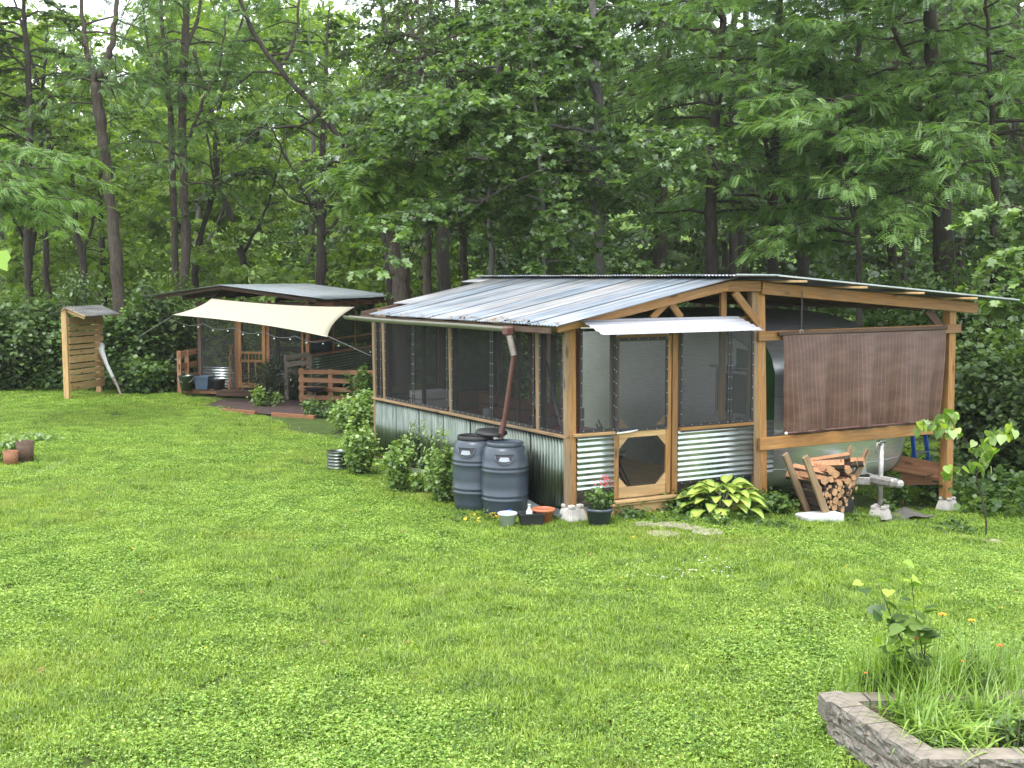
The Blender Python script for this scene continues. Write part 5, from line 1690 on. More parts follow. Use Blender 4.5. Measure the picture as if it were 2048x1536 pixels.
make_tree("shade_tree", "thick-trunked tree fanning into four bare limbs right of the leaning tree", "tree",
          trunk_from([(888, 585, 27), (884, 400, 24), (872, 250, 21), (850, 130, 15), (815, 40, 11), (790, -60, 8)], 35), limbs=[
          [T(872, 260, 35, 14), T(810, 150, 35, 12), T(772, 60, 35, 10), T(750, -60, 35, 7)], [T(870, 220, 35, 12), T(868, 100, 35, 12), T(860, 0, 35, 10), T(858, -60, 35, 8)],
          [T(876, 260, 35, 12), T(905, 130, 35, 10), T(912, 20, 35, 8), T(918, -60, 35, 6)], [T(855, 150, 35, 10), T(842, 60, 35, 8), T(800, -50, 35, 6)]],
          bark='bark_dark', leaf='leaf_dark', shape='oval', boughs=20, zr=(4, 8.6), blen=(1.2, 2.6), twigs=9, per=14, size=.14, seed=6, group=G_L)
make_tree("walnut_tree", "short tree with thick pale brown trunk and round bright feathery crown between the two shelters", "tree",
          trunk_from([(800, 590, 25), (790, 520, 27), (783, 450, 26), (776, 395, 17), (765, 330, 9)], 24.5), limbs=[
          [T(780, 430, 24.5, 9), T(740, 390, 24.2, 6), T(712, 350, 24, 3)], [T(778, 410, 24.5, 9), T(810, 370, 24.4, 6), T(822, 330, 24.3, 3)]],
          leaf='leaf_walnut', shape='walnut', boughs=44, zr=(4.2, 5.4), blen=(.35, .85), twigs=7, per=6, size=.29, rise=.5, droop=.95, seed=7, tilt=.4, young=.3)
make_tree("shade_tree", "brown trunk in deep shade just left of the shelter's rear roof corner", "tree",
          trunk_from([(855, 590, 19), (852, 480, 18), (848, 380, 17), (842, 200, 13), (838, 60, 9)], 31, top=1), bark='bark_brown', leaf='leaf_dark', shape='oval',
          boughs=30, zr=(5.2, 10), blen=(1.5, 3.2), twigs=10, per=16, size=.15, rise=.4, droop=1.2, seed=8, flat=.2)
make_tree("shade_tree", "narrow-leaved drooping tree right of the shaded brown trunk", "tree",
          trunk_from([(930, 590, 16), (925, 450, 15), (915, 300, 12), (900, 130, 8)], 30, top=1.5), bark='bark_dark', leaf='leaf_dark', shape='oval',
          boughs=34, zr=(4.6, 10.5), blen=(1.6, 3.2), twigs=10, per=16, size=.15, rise=.4, droop=1.3, seed=9, flat=.2)
# tulip tree
make_tree("tulip_tree", "large broad-leaved tree with straight grey trunk whose layered boughs hang over the shelter's ridge", "tree",
          trunk_from([(1200, 560, 21), (1198, 400, 21), (1197, 230, 19), (1190, 100, 15), (1184, -40, 12)], 26.5, top=3), limbs=[
          [T(1198, 270, 26.5, 9), T(1140, 255, 26, 7), T(1060, 250, 25.4, 4), T(1010, 240, 25, 2)],
          [T(1197, 300, 26.5, 9), T(1110, 330, 25.6, 7), T(1000, 380, 24.8, 4), T(930, 430, 24.4, 2)]],
          bark='bark_grey', leaf='leaf_tulip', shape='lobed', boughs=42, zr=(4.0, 11), blen=(1.8, 3.8), twigs=16, per=24, size=.125, az=math.radians(215), azs=1.6, rise=.35, droop=.62, flat=.12, seed=10, tilt=.5, bough_r=.03)
make_tree("tulip_tree", "younger broad-leaved tree whose low leafy skirt brushes the shelter ridge before the grey trunk", "tree",
          trunk_from([(1090, 560, 10), (1085, 450, 10), (1080, 330, 8), (1070, 200, 6), (1060, 60, 4)], 25), bark='bark_grey', leaf='leaf_tulip', shape='lobed',
          boughs=34, zr=(3.0, 9.5), blen=(1.0, 2.3), twigs=14, per=24, size=.12, rise=.35, droop=.75, seed=11, tilt=.5)
make_tree("tulip_tree", "slim broad-leaved tree filling the top between the sky gap and the grey trunk", "tree",
          trunk_from([(985, 560, 12), (980, 400, 12), (985, 250, 10), (1000, 100, 8), (1010, -20, 6)], 28.5, top=2), bark='bark_grey', leaf='leaf_tulip', shape='lobed',
          boughs=30, zr=(4.0, 11.5), blen=(1.2, 2.6), twigs=13, per=24, size=.12, rise=.4, droop=.8, seed=12, tilt=.5)
# locusts on the right
RL = dict(leaf='leaf_locust', shape='locust', twigs=13, per=11, size=.25, rise=.3, droop=.5, flat=.09, tilt=.36)
G_R = "feathery trees behind the shelter on the right"
make_tree("locust_tree", "feathery tree with a straight dark trunk just right of the big grey-trunked tree", "tree",
          trunk_from([(1425, 560, 24), (1422, 450, 24), (1426, 300, 20), (1440, 150, 16), (1450, 0, 12)], 27, top=2), bark='bark_dark', boughs=32, zr=(4.0, 11.5), blen=(1.8, 3.4), seed=20, az=math.radians(262), azs=2.4, group=G_R, young=.12, **RL)
make_tree("locust_tree", "feathery tree with a slim upright trunk above the shelter's ridge post", "tree",
          trunk_from([(1545, 560, 21), (1545, 420, 20), (1550, 250, 17), (1560, 0, 12)], 29, top=2), bark='bark_dark', boughs=30, zr=(4.4, 12), blen=(1.8, 3.2), seed=21, az=math.radians(262), azs=2.4, group=G_R, **RL)
make_tree("locust_tree", "feathery tree whose dark trunk forks low above the right half of the roof", "tree",
          trunk_from([(1605, 560, 23), (1602, 480, 22), (1600, 430, 20), (1645, 340, 14), (1690, 240, 12), (1720, 90, 10)], 28, top=2), limbs=[
          [T(1600, 440, 28, 13), T(1560, 370, 27.6, 10), T(1530, 280, 27.4, 8), T(1510, 120, 27.2, 5)]], bark='bark_dark', boughs=35, zr=(4.0, 11.5), blen=(1.8, 3.4), seed=22, az=math.radians(262), azs=2.4, group=G_R, young=.1, **RL)
make_tree("locust_tree", "massive dark-barked tree with the thickest trunk, rising behind the shelter's right post", "tree",
          trunk_from([(1900, 700, 44), (1890, 560, 42), (1884, 400, 40), (1875, 250, 34), (1865, 100, 28), (1860, -40, 24)], 26, top=3), limbs=[
          [T(1872, 200, 26, 14), T(1820, 130, 25.6, 10), T(1780, 40, 25.2, 7), T(1760, -40, 25, 4)], [T(1880, 330, 26, 10), T(1810, 300, 25.2, 7), T(1760, 300, 24.6, 4)]],
          bark='bark_dark', boughs=34, zr=(4.4, 11.5), blen=(2.0, 4.0), az=math.radians(215), azs=1.8, seed=23, young=.15, **RL)
make_tree("locust_tree", "low feathery tree leaning out over the right slope of the shelter roof", "tree",
          trunk_from([(1720, 580, 12), (1715, 480, 11), (1700, 380, 10), (1680, 300, 8), (1670, 200, 5)], 24.5), bark='bark_dark', boughs=27, zr=(3.4, 7.5), blen=(1.2, 2.4), seed=24, az=math.radians(262), azs=2.4, group=G_R, young=.22, **RL)
make_tree("locust_tree", "feathery tree whose bright layered sprays cover the top right corner", "tree",
          trunk_from([(1985, 560, 14), (1990, 400, 14), (1985, 250, 12), (1975, 100, 9), (1970, -20, 7)], 25, top=1.5), bark='bark_dark', boughs=32, zr=(5.2, 11.0), blen=(1.4, 2.8), seed=25, az=math.radians(262), azs=2.4, group=G_R, young=.15, **RL)
make_tree("locust_tree", "tall feathery tree seen behind the others between the two slim trunks on the right", "tree",
          trunk_from([(1485, 560, 17), (1480, 380, 16), (1490, 150, 13), (1492, -20, 10)], 33, top=2), bark='bark_dark', boughs=32, zr=(4.5, 13), blen=(1.8, 3.4), seed=26, az=math.radians(262), azs=2.4, group=G_R, **RL)
make_tree("locust_tree", "feathery tree behind the right roof slope with a trunk half hidden by sprays", "tree",
          trunk_from([(1785, 560, 17), (1782, 400, 16), (1790, 150, 13), (1800, -20, 10)], 31, top=2), bark='bark_dark', boughs=35, zr=(4.0, 12), blen=(1.8, 3.4), seed=27, az=math.radians(262), azs=2.4, group=G_R, **RL)
# left edge sprays from a tree outside the frame
make_tree("locust_tree", "tree at the left edge whose bright feathery boughs reach in above the dark bushes", "tree",
          trunk_from([(-90, 700, 26), (-85, 500, 24), (-80, 300, 20), (-70, 100, 16)], 24, top=3), boughs=18, zr=(4.1, 5.4), blen=(1.5, 2.7), az=math.radians(0), azs=.8, seed=30, young=.3,
          leaf='leaf_locust', shape='locust', twigs=12, per=10, size=.25, rise=.2, droop=.35, flat=.06, tilt=.28)
make_tree("shade_tree", "dark round-leaved tree filling the top left corner", "tree",
          trunk_from([(60, 640, 16), (55, 450, 15), (60, 250, 13), (50, 60, 10)], 36, top=2), bark='bark_dark', leaf='leaf_dark', shape='broad', boughs=34, zr=(5.5, 12.5), blen=(1.6, 3.4), twigs=10, per=15, size=.14, rise=.6, droop=.9, seed=31)
make_tree("shade_tree", "slim dark tree left of the forked tree, leaning slightly to the right", "tree",
          trunk_from([(98, 640, 12), (92, 520, 12), (88, 400, 11), (80, 250, 9), (90, 120, 6)], 38, top=1), bark='bark_dark', leaf='leaf_pale', shape='broad', boughs=22, zr=(6, 12), blen=(1.4, 2.8), twigs=9, per=14, size=.14, rise=.6, droop=.9, seed=32)
make_tree("shade_tree", "thin crooked tree with a y-shaped fork left of the straight tree", "tree",
          trunk_from([(170, 600, 13), (165, 520, 12), (152, 455, 11), (150, 410, 9), (140, 330, 6)], 37), limbs=[[T(164, 520, 37, 8), T(185, 450, 37, 6), T(200, 400, 37, 4), T(215, 330, 37, 3)]], bark='bark_dark', leaf='leaf_pale', shape='broad',
          boughs=18, zr=(5, 8), blen=(1.0, 2.2), twigs=8, per=12, size=.14, rise=.6, droop=.8, seed=33)
make_tree("maple_tree", "broad-leaved sapling tree at the right edge with large pale lobed leaves beside the big trunk", "tree",
          trunk_from([(2090, 900, 10), (2080, 700, 10), (2065, 540, 8), (2050, 420, 5)], 19), leaf='leaf_tulip', shape='lobed', boughs=16, zr=(2.3, 4.4), blen=(.5, 1.1), twigs=7, per=10, size=.14, rise=.4, droop=.9, seed=34, young=.35, tilt=.5)
# background rows: six patterns, each tree its own object
protos = []
for s_, (lf, shp, per, sz) in enumerate((('leaf_pale', 'broad', 12, .22), ('leaf_dark', 'broad', 12, .22), ('leaf_pale', 'oval', 12, .26), ('leaf_locust', 'sprig', 5, .42), ('leaf_dark', 'sprig', 6, .40), ('leaf_pale', 'sprig', 6, .42))):
    rg = np.random.default_rng(50 + s_)
    ln = [(0, 0, -0.2, .17), (rg.normal(0, .15), 0.0, 4, .14), (rg.normal(0, .3), 0, 8, .10), (rg.normal(0, .5), 0, 12, .06), (rg.normal(0, .6), 0, 15, .02)]
    lm = [[(ln[1][0], 0, 4.2, .07), (1.2, .3, 6.4, .05), (2.0, .5, 9.5, .02)], [(ln[2][0], 0, 6.5, .06), (-1.1, -.3, 8.5, .04), (-1.6, -.4, 11.5, .02)]]
    protos.append(make_tree("woodland_tree", "slender woodland tree deep in the woods, seen only between nearer trunks", "tree", ln, lm, bark='bark_dark' if s_ != 2 else 'bark_grey', leaf=lf, shape=shp,
                            boughs=30, zr=(2.0, 13.0), blen=(1.6, 3.6), twigs=10, per=int(per * 1.3), size=sz * .8, rise=.7, droop=.8, seed=60 + s_, group="slender trees deep in the woods", tilt=.5, flat=.25))
spots = []
rg = np.random.default_rng(77)
for row, (Yr, n_, x0, x1) in enumerate(((41, 9, -19, 19), (46, 10, -22, 22), (52, 10, -24, 25))):
    for k_ in range(n_):
        spots.append((x0 + (x1 - x0) * (k_ + .5 + rg.uniform(-.35, .35)) / n_, Yr + rg.uniform(-1.8, 1.8), row))
used_ = [False] * 6
for k_, (x, y, row) in enumerate(spots):
    if x < -2: ch_ = rg.choice([0, 2, 3, 5, 0, 5])
    else: ch_ = rg.choice([1, 4, 3, 1, 4])
    hs = 0.80 if x < -6 else 1.05
    if row == 0 and x < -3 and k_ % 2: hs *= .8
    pr_ = protos[ch_]
    o = pr_ if not used_[ch_] else copy_tree(pr_)
    used_[ch_] = True
    o.location = (x, y, gh(x, y)); o.rotation_euler = (0, 0, rg.uniform(0, 6.28)); o.scale = (hs * rg.uniform(.9, 1.1),) * 3
for k_ in range(6):
    if not used_[k_]:
        protos[k_].location = (20 + 2 * k_, 38, 0)

# ------------------------------------------------------------------ far woods and undergrowth
def leaf_mass(name, label, n, xr, yr, zf, kind, leaf, size, seed, zpow=1.0):
    rg = np.random.default_rng(seed)
    x = rg.uniform(*xr, n); y = rg.uniform(*yr, n)
    top = zf(x, y)
    z = ground(x, y) + top * rg.random(n) ** zpow
    P = np.stack([x, y, z], -1)
    # clump: pull towards random centres so that gaps open between
    nc = max(6, n // 60)
    ci = rg.integers(0, n, nc)
    idx = rg.integers(0, nc, n)
    C_ = P[ci][idx]
    w = 0.0
    P2 = C_ + rg.normal(0, 1, (n, 3)) * np.array([.55, .55, .33]) * (size / .3)
    me = scatter_mesh(kind, P2, rg.uniform(0, 6.28, n), rg.normal(-.3, .5, n), rg.normal(0, .45, n), size * rg.uniform(.6, 1.3, n), np.clip(rg.normal(.45, .2, n), 0, 1))
    o = obj(name, me, M[leaf])
    return tag(o, label, "foliage", kind="stuff")


HX, HY = np.meshgrid(np.linspace(-130, 130, 66), np.linspace(76, 190, 30))
HZ = (HY - 76) / 114
hgt = np.where(HX < 4, 21.0, 34.0 - 13.0 * (1 - sstep(4, 22, HX)))
HZ = hgt * sstep(0, 1, HZ) * (1 + .07 * np.sin(HX * .13) + .05 * np.sin(HX * .31 + HY * .1)) + ground(HX, HY) - .1
HV = np.stack([HX, HY, HZ], -1).reshape(-1, 3)
i = np.arange(29)[:, None] * 66; j = np.arange(65)[None, :]


def mat_hill():
    m, nt, N, L, out = new_mat("hillside_green")
    ge = N.new("ShaderNodeNewGeometry")
    n = noise(N, L, ge.outputs["Position"], .9, 6, .7)
    c = ramp(N, [(.35, (.06, .11, .02)), (.55, (.15, .24, .045)), (.7, (.22, .31, .07))])
    L.new(n, c.inputs["Fac"])
    prin(N, L, out, c.outputs["Color"], .95, 0, bump(N, L, n, 1.0, 1.2), .1)
    return m


tag(obj("hillside", np_mesh(HV, np.stack([i + j, i + j + 1, i + 67 + j, i + 66 + j], -1).reshape(-1, 4), True), mat_hill()), kind="structure")
leaf_mass("far_woods", "pale green woods filling the distance behind the nearer trees", 42000, (-42, 4), (56, 76), lambda x, y: 14.6 + 2.0 * np.sin(x * .33) + 1.4 * np.sin(x * 1.1 + 1) + .12 * (y - 56), 'sprig', 'leaf_pale', .58, 201, .8)
leaf_mass("far_woods", "darker green woods filling the distance behind the shelter", 13000, (0, 44), (54, 72), lambda x, y: 16 + 2 * np.sin(x * .3), 'sprig', 'leaf_dark', .8, 202, .8)
leaf_mass("undergrowth", "bright green undergrowth between the trunks behind the hut", 6500, (-18, 0), (37, 47), lambda x, y: 3.4 + 1.5 * np.sin(x * .9) + .8 * np.sin(x * 2.3), 'broad', 'leaf_pale', .22, 203, .9)
leaf_mass("undergrowth", "dark undergrowth below the trees behind the shelter", 8000, (-1, 19), (29, 40), lambda x, y: 3.6 + 1.2 * np.sin(x * .8), 'broad', 'leaf_dark', .19, 204, .9)

# ------------------------------------------------------------------ bushes, each a plant
def make_bush(name, label, loc, rx, ry, h, leaf, shape, n, size, seed, group=None, cat="bush", stems=14, upright=False, bark='bark_brown'):
    rg = np.random.default_rng(seed)
    root = thing(name, label, cat, (loc[0], loc[1], gh(loc[0], loc[1])), 0, group)
    paths, P, Yw, V_ = [], [], [], []
    tips = []
    for s in range(stems):
        a = rg.uniform(0, 6.28); rr = math.sqrt(rg.random())
        hx_, hy_ = rx * rr * math.cos(a), ry * rr * math.sin(a)
        hh = h * (1 - .35 * rr * rr) * rg.uniform(.72, 1.08)
        b0 = np.array([hx_ * .3, hy_ * .3, -.03])
        b1_ = np.array([hx_ * .75, hy_ * .75, hh * .55]); b2_ = np.array([hx_, hy_, hh])
        t = np.linspace(0, 1, 6)[:, None]
        pts = (1 - t) ** 2 * b0 + 2 * t * (1 - t) * b1_ + t * t * b2_
        paths.append((pts, np.linspace(.010, .003, 6) * (1 + h * .3)))
        tips.append(pts)
    per = n // stems
    for pts in tips:
        u = rg.random(per) ** .75
        i = np.minimum((u * 5).astype(int), 4); f = (u * 5 - i)[:, None]
        c = pts[i] * (1 - f) + pts[i + 1] * f
        sp = (0.07 + 0.13 * np.sin(np.clip(u, 0, 1) * PI))[:, None] * (max(rx, ry) * 1.0 + .05)
        P.append(c + rg.normal(0, 1, (per, 3)) * sp * np.array([1, 1, .8]))
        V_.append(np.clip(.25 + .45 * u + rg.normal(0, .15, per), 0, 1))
    P = np.vstack(P); P[:, 2] = np.abs(P[:, 2]) + .01
    m_ = len(P)
    o = obj("stems", tubes_mesh(paths, 5), M[bark], root); o["kind"] = "stuff"
    yaw = np.arctan2(P[:, 1], P[:, 0]) - PI / 2 + rg.normal(0, .9, m_)
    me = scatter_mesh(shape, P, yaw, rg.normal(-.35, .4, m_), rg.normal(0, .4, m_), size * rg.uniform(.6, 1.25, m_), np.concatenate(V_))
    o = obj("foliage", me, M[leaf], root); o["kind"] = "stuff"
    return root


BB = "bushes along the wood's edge"
bl = [
    ("broad dark bush at the far left edge below the feathery boughs", -30, 792, 31, 1.6, 1.0, 2.5, 'leaf_dark', 'broad', 5200, .12),
    ("dark bush left of the slatted stand", 60, 792, 31.5, 1.4, 1.0, 2.6, 'leaf_bush', 'broad', 5200, .11),
    ("tall dark bush rising behind the slatted stand", 150, 785, 32.5, 1.2, 1.0, 2.9, 'leaf_dark', 'oval', 4800, .13),
    ("ivy-covered mound right of the slatted stand", 272, 795, 32, .95, .8, 2.4, 'leaf_bush', 'broad', 5600, .11),
    ("leafy bush between the ivy mound and the hut", 318, 792, 32, .9, .9, 3.0, 'leaf_dark', 'broad', 4400, .12),
    ("low leafy clump at the foot of the ivy mound", 284, 798, 30.4, .8, .45, .9, 'leaf_bush', 'broad', 3000, .12),
    ("tall bush close behind the hut's left wall", 352, 770, 34, 1.0, 1.0, 3.1, 'leaf_bush', 'oval', 3600, .13),
    ("dark bush right of the shelter under the big trunk", 1985, 930, 21, 1.1, 1.0, 2.6, 'leaf_dark', 'broad', 6000, .11),
    ("dark bush at the right edge behind the sapling", 2060, 950, 20, 1.0, .9, 2.2, 'leaf_dark', 'broad', 5200, .10),
    ("dark tall bush behind the trailer's far corner", 1905, 850, 24, 1.3, 1.2, 3.6, 'leaf_dark', 'oval', 6500, .13),
    ("dense dark bush higher up at the right edge", 2040, 800, 25, 1.6, 1.3, 4.6, 'leaf_dark', 'broad', 7500, .13),
    ("shaded bush seen under the roof between post and trailer", 1780, 800, 27, 1.8, 1.2, 3.0, 'leaf_bush', 'broad', 5000, .12),
    ("bush seen through the porch behind the shelter's rear wall", 960, 760, 25, 1.6, 1.0, 2.6, 'leaf_bush', 'broad', 4200, .12),
    ("shaded bush behind the middle of the shelter", 1320, 760, 27, 2.4, 1.2, 2.8, 'leaf_dark', 'broad', 5200, .13),
]
for q_, (lab, px, py, Yb, rx, ry, h, lf, shp, n, sz) in enumerate(bl):
    p = at(px, py, Yb)
    make_bush("bush", lab, p, rx, ry, h, lf, shp, n, sz, 300 + q_, BB, stems=22, bark='bark_dark')
# weeds at the right, low, lighter
p = on_ground(1975, 1020)
leaf_mass("undergrowth", "low weeds and creepers right of the shelter's far post", 2600, (p[0] - .7, p[0] + 2.6), (17.2, 20.5), lambda x, y: .5 + 0 * x, 'broad', 'leaf_bush', .10, 205)
leaf_mass("undergrowth", "low weeds along the foot of the woods on the left", 3000, (-14.5, -8.2), (30.6, 32.2), lambda x, y: .5 + 0 * x, 'broad', 'leaf_bush', .12, 206)

# ================================================================== GARDEN PLANTS
def bushp(name, lab, px, py, rx, ry, h, lf, shp, n, sz, seed, group=None, stems=16, cat="bush", bark='stem'):
    p = on_ground(px, py)
    return make_bush(name, lab, p, rx, ry, h, lf, shp, n, sz, seed, group, cat, stems, bark=bark)


GB = "leafy bushes along the shelter's left wall"
bushp("berry_bush", "light green leafy bush just right of the corrugated round planter", 722, 952, .24, .24, .95, 'leaf_berry', 'broad', 1150, .060, 400, GB, 16)
bushp("berry_bush", "leafy bush before the bluish sheets in the middle of the left wall", 796, 985, .20, .20, .88, 'leaf_berry', 'broad', 880, .056, 401, GB, 18)
bushp("berry_bush", "upright leafy bush right beside the rain barrels", 886, 1008, .21, .20, .95, 'leaf_berry', 'broad', 950, .054, 402, GB, 16)
bushp("berry_bush", "arching leafy branches between the two bushes nearer the barrels", 848, 990, .18, .14, .42, 'leaf_berry', 'broad', 230, .06, 403, GB, 9)
bushp("berry_bush", "wide tangled bush behind the shelter's far left corner", 715, 866, .50, .4, .80, 'leaf_berry', 'broad', 2200, .07, 404, GB, 24)
bushp("shrub", "grey green shrub growing through the low plank fence", 722, 826, .32, .4, 1.05, 'leaf_bush', 'broad', 1300, .08, 405, None, 18)
bushp("herb_bush", "fine-leaved olive brown bush before the hut door", 565, 800, .85, .55, 1.05, 'leaf_needle', 'oval', 4200, .07, 406, None, 40)
bushp("shrub", "low mixed weeds at the right end of the mulch bed", 650, 834, .5, .25, .38, 'leaf_bush', 'broad', 700, .07, 407, None, 14)
bushp("shrub", "small leafy weeds in the middle of the mulch bed", 530, 815, .35, .25, .45, 'leaf_berry', 'broad', 420, .07, 408, None, 9)
bushp("shrub", "dry grassy tuft left of the galvanized bucket", 372, 785, .5, .4, .75, 'leaf_needle', 'oval', 1500, .10, 409, None, 22)
# vine on the left wall
vn = thing("climbing_vine", "thin vine climbing the corrugated left wall behind the bushes", "vine", sw(-0.10, 3.7, 0.0), SRZ)
rg = np.random.default_rng(9)
vp, VP = [], []
for k in range(5):
    y = np.linspace(0, 1, 12)
    pts = np.stack([-.03 - .02 * rg.random(12), -.35 + k * .18 + .05 * np.sin(y * 7 + k), y * rg.uniform(.75, 1.05)], -1)
    vp.append((pts, .004))
    for u in rg.random(42):
        i = int(u * 11); VP.append(pts[i] + rg.normal(0, .03, 3) * [.4, 1, 1])
VP = np.array(VP)
o = obj("stems", tubes_mesh(vp, 4), M['stem'], vn); o["kind"] = "stuff"
nV = len(VP)
o = obj("foliage", scatter_mesh('broad', VP, rg.uniform(1.2, 2.0, nV) * 1.0, rg.normal(-.9, .3, nV), rg.normal(0, .4, nV), rg.uniform(.03, .055, nV), rg.random(nV)), M['leaf_berry'], vn); o["kind"] = "stuff"

# hosta: every large leaf its own piece
def mat_hosta():
    m, nt, N, L, out = new_mat("variegated_leaf")
    a = N.new("ShaderNodeAttribute"); a.attribute_name = "v"
    r = ramp(N, [(0.0, (0.56, 0.64, 0.16)), (0.60, (0.46, 0.58, 0.12)), (0.80, (0.17, 0.32, 0.05)), (1.0, (0.09, 0.21, 0.035))])
    L.new(a.outputs["Fac"], r.inputs["Fac"])
    n = noise(N, L, coords(N, L, "Object", (1, 1, 1)), 9.0, 4, .6)
    sh_ = ramp(N, [(0.3, (.75, .8, .7)), (.7, (1.1, 1.1, 1.05))]); L.new(n, sh_.inputs["Fac"])
    col = mixc(N, L, 1.0, r.outputs["Color"], sh_.outputs["Color"], 'MULTIPLY')
    d = N.new("ShaderNodeBsdfDiffuse"); t = N.new("ShaderNodeBsdfTranslucent"); g = N.new("ShaderNodeBsdfGlossy"); g.inputs["Roughness"].default_value = .35
    L.new(col, d.inputs["Color"]); L.new(col, t.inputs["Color"])
    m1 = N.new("ShaderNodeMixShader"); m1.inputs[0].default_value = .3
    L.new(d.outputs[0], m1.inputs[1]); L.new(t.outputs[0], m1.inputs[2])
    m2 = N.new("ShaderNodeMixShader"); m2.inputs[0].default_value = .07
    L.new(m1.outputs[0], m2.inputs[1]); L.new(g.outputs[0], m2.inputs[2])
    L.new(m2.outputs[0], out.inputs["Surface"])
    return m


def hosta_leaf(L_, W_, arch, seed, curl=0.25, pts_=7, across=6):
    rg = np.random.default_rng(seed)
    V, A_ = [], []
    for i in range(pts_ + 1):
        t = i / pts_
        w = W_ * math.sin(PI * min(1, t ** .8 * .98 + .02)) ** .75 * (1 - .15 * t)
        y = L_ * t
        z = arch * L_ * (t * 1.1 - t * t * 1.35)
        for j in range(across + 1):
            s = j / across * 2 - 1
            V.append((w / 2 * s, y, z + curl * w * .5 * s * s + .02 * L_ * math.sin(t * 9 + s * 3)))
            A_.append(max(abs(s) ** 1.5, 0 if t < .85 else (t - .85) * 5) * .9 + .05)
    F = [[i * (across + 1) + j, i * (across + 1) + j + 1, (i + 1) * (across + 1) + j + 1, (i + 1) * (across + 1) + j] for i in range(pts_) for j in range(across)]
    return np_mesh(np.array(V), np.array(F), True, {"v": np.array(A_)})


HM = mat_hosta()
hp = on_ground(1442, 1036)
hs_ = thing("hosta", "large lime and green variegated hosta clump before the shelter's middle post", "hosta", (hp[0], hp[1], gh(hp[0], hp[1])))
hl = [hosta_leaf(.27, .20, .42, k) for k in range(4)]
for m_ in hl: m_.materials.append(HM)
rg = np.random.default_rng(21)
for k in range(60):
    ring = k / 60
    a = k * 2.4 + rg.normal(0, .15)
    rad = .04 + .24 * ring + .06
    hz_ = .31 * (1 - ring) ** .7 + .09
    o = obj("leaf", hl[k % 4], None, hs_, loc=(rad * 1.25 * math.cos(a), rad * math.sin(a), hz_ + rg.normal(0, .015)), rot=(.55 * (1 - ring) - .32 + rg.normal(0, .12), rg.normal(0, .15), a - PI / 2), scale=rg.uniform(.8, 1.15))
stp = [([(0, 0, 0), (.3 * math.cos(k * 2.4) * k / 46, .3 * math.sin(k * 2.4) * k / 46, .1 + .3 * (1 - k / 46))], .006) for k in range(4, 46, 3)]
o = obj("stems", tubes_mesh(stp, 5), M['stem'], hs_); o["kind"] = "stuff"
bushp("shrub", "leafy groundcover left of the hosta along the deck", 1372, 1030, .38, .2, .3, 'leaf_bush', 'broad', 1200, .05, 420, None, 16)
bushp("shrub", "leafy weeds between the hosta and the pale concrete block", 1535, 1035, .35, .25, .36, 'leaf_bush', 'broad', 1300, .055, 421, None, 16)
bushp("shrub", "leafy weeds behind the hosta at the middle post", 1500, 1015, .25, .2, .42, 'leaf_bush', 'broad', 900, .05, 422, None, 12)
bushp("weed", "tall single weed with paired leaves right of the tongue jack", 1802, 1020, .10, .10, .62, 'leaf_bush', 'oval', 160, .11, 423, None, 3)
bushp("weed", "small weed sprouting behind the tongue block", 1775, 1030, .12, .1, .22, 'leaf_bush', 'broad', 120, .06, 424, None, 5)
leaf_mass("ground_ivy", "creeping ivy under the shelter's front edge by the stepping stones", 900, (1.4, 3.3), (14.0, 14.7), lambda x, y: .12 + 0 * x, 'broad', 'leaf_bush', .045, 425)
leaf_mass("ground_ivy", "creeping weeds in front of the firewood block and tongue block", 900, (3.4, 6.0), (15.2, 16.2), lambda x, y: .12 + 0 * x, 'broad', 'leaf_bush', .05, 426)
leaf_mass("ground_ivy", "low leafy growth at the foot of the barrels", 260, (-1.0, 0.7), (14.2, 14.6), lambda x, y: .08 + 0 * x, 'broad', 'leaf_bush', .04, 427)

# plant in the grey pot
pl_ = make_bush("potted_plant", "grey green plant with red flower sprays growing in the slate pot", (fp[0], fp[1]), .14, .14, .30, 'leaf_bush', 'broad', 420, .045, 430, None, "plant", 12, bark='stem')
pl_.location.z = gh(fp[0], fp[1]) + .19
fv = np.array([(rg.normal(.06, .045), rg.normal(-.02, .05), .30 + rg.uniform(0, .12)) for _ in range(60)])
o = obj("flowers", scatter_mesh('broad', fv, rg.uniform(0, 6, 60), rg.normal(0, .6, 60), rg.normal(0, .6, 60), np.full(60, .022), np.ones(60)), M['petal_red'], pl_); o["kind"] = "stuff"

# redbud sapling on the right: heart leaves as pieces
def heart_leaf(s=1.0, seed=0):
    pts = [(0, 0), (.22, -.10), (.46, .02), (.52, .28), (.38, .60), (.15, .86), (0, 1.02), (-.15, .86), (-.38, .60), (-.52, .28), (-.46, .02), (-.22, -.10)]
    V = [(0, .4, -.02)] + [(x, y, .16 * abs(x) - .10 * y * y) for x, y in pts]
    V = np.array(V) * s
    F = np.array([[0, 1 + i, 1 + (i + 1) % 12] for i in range(12)])
    me = np_mesh(V, F, True, {"v": np.full(13, .35 + .3 * (seed % 3))})
    return me


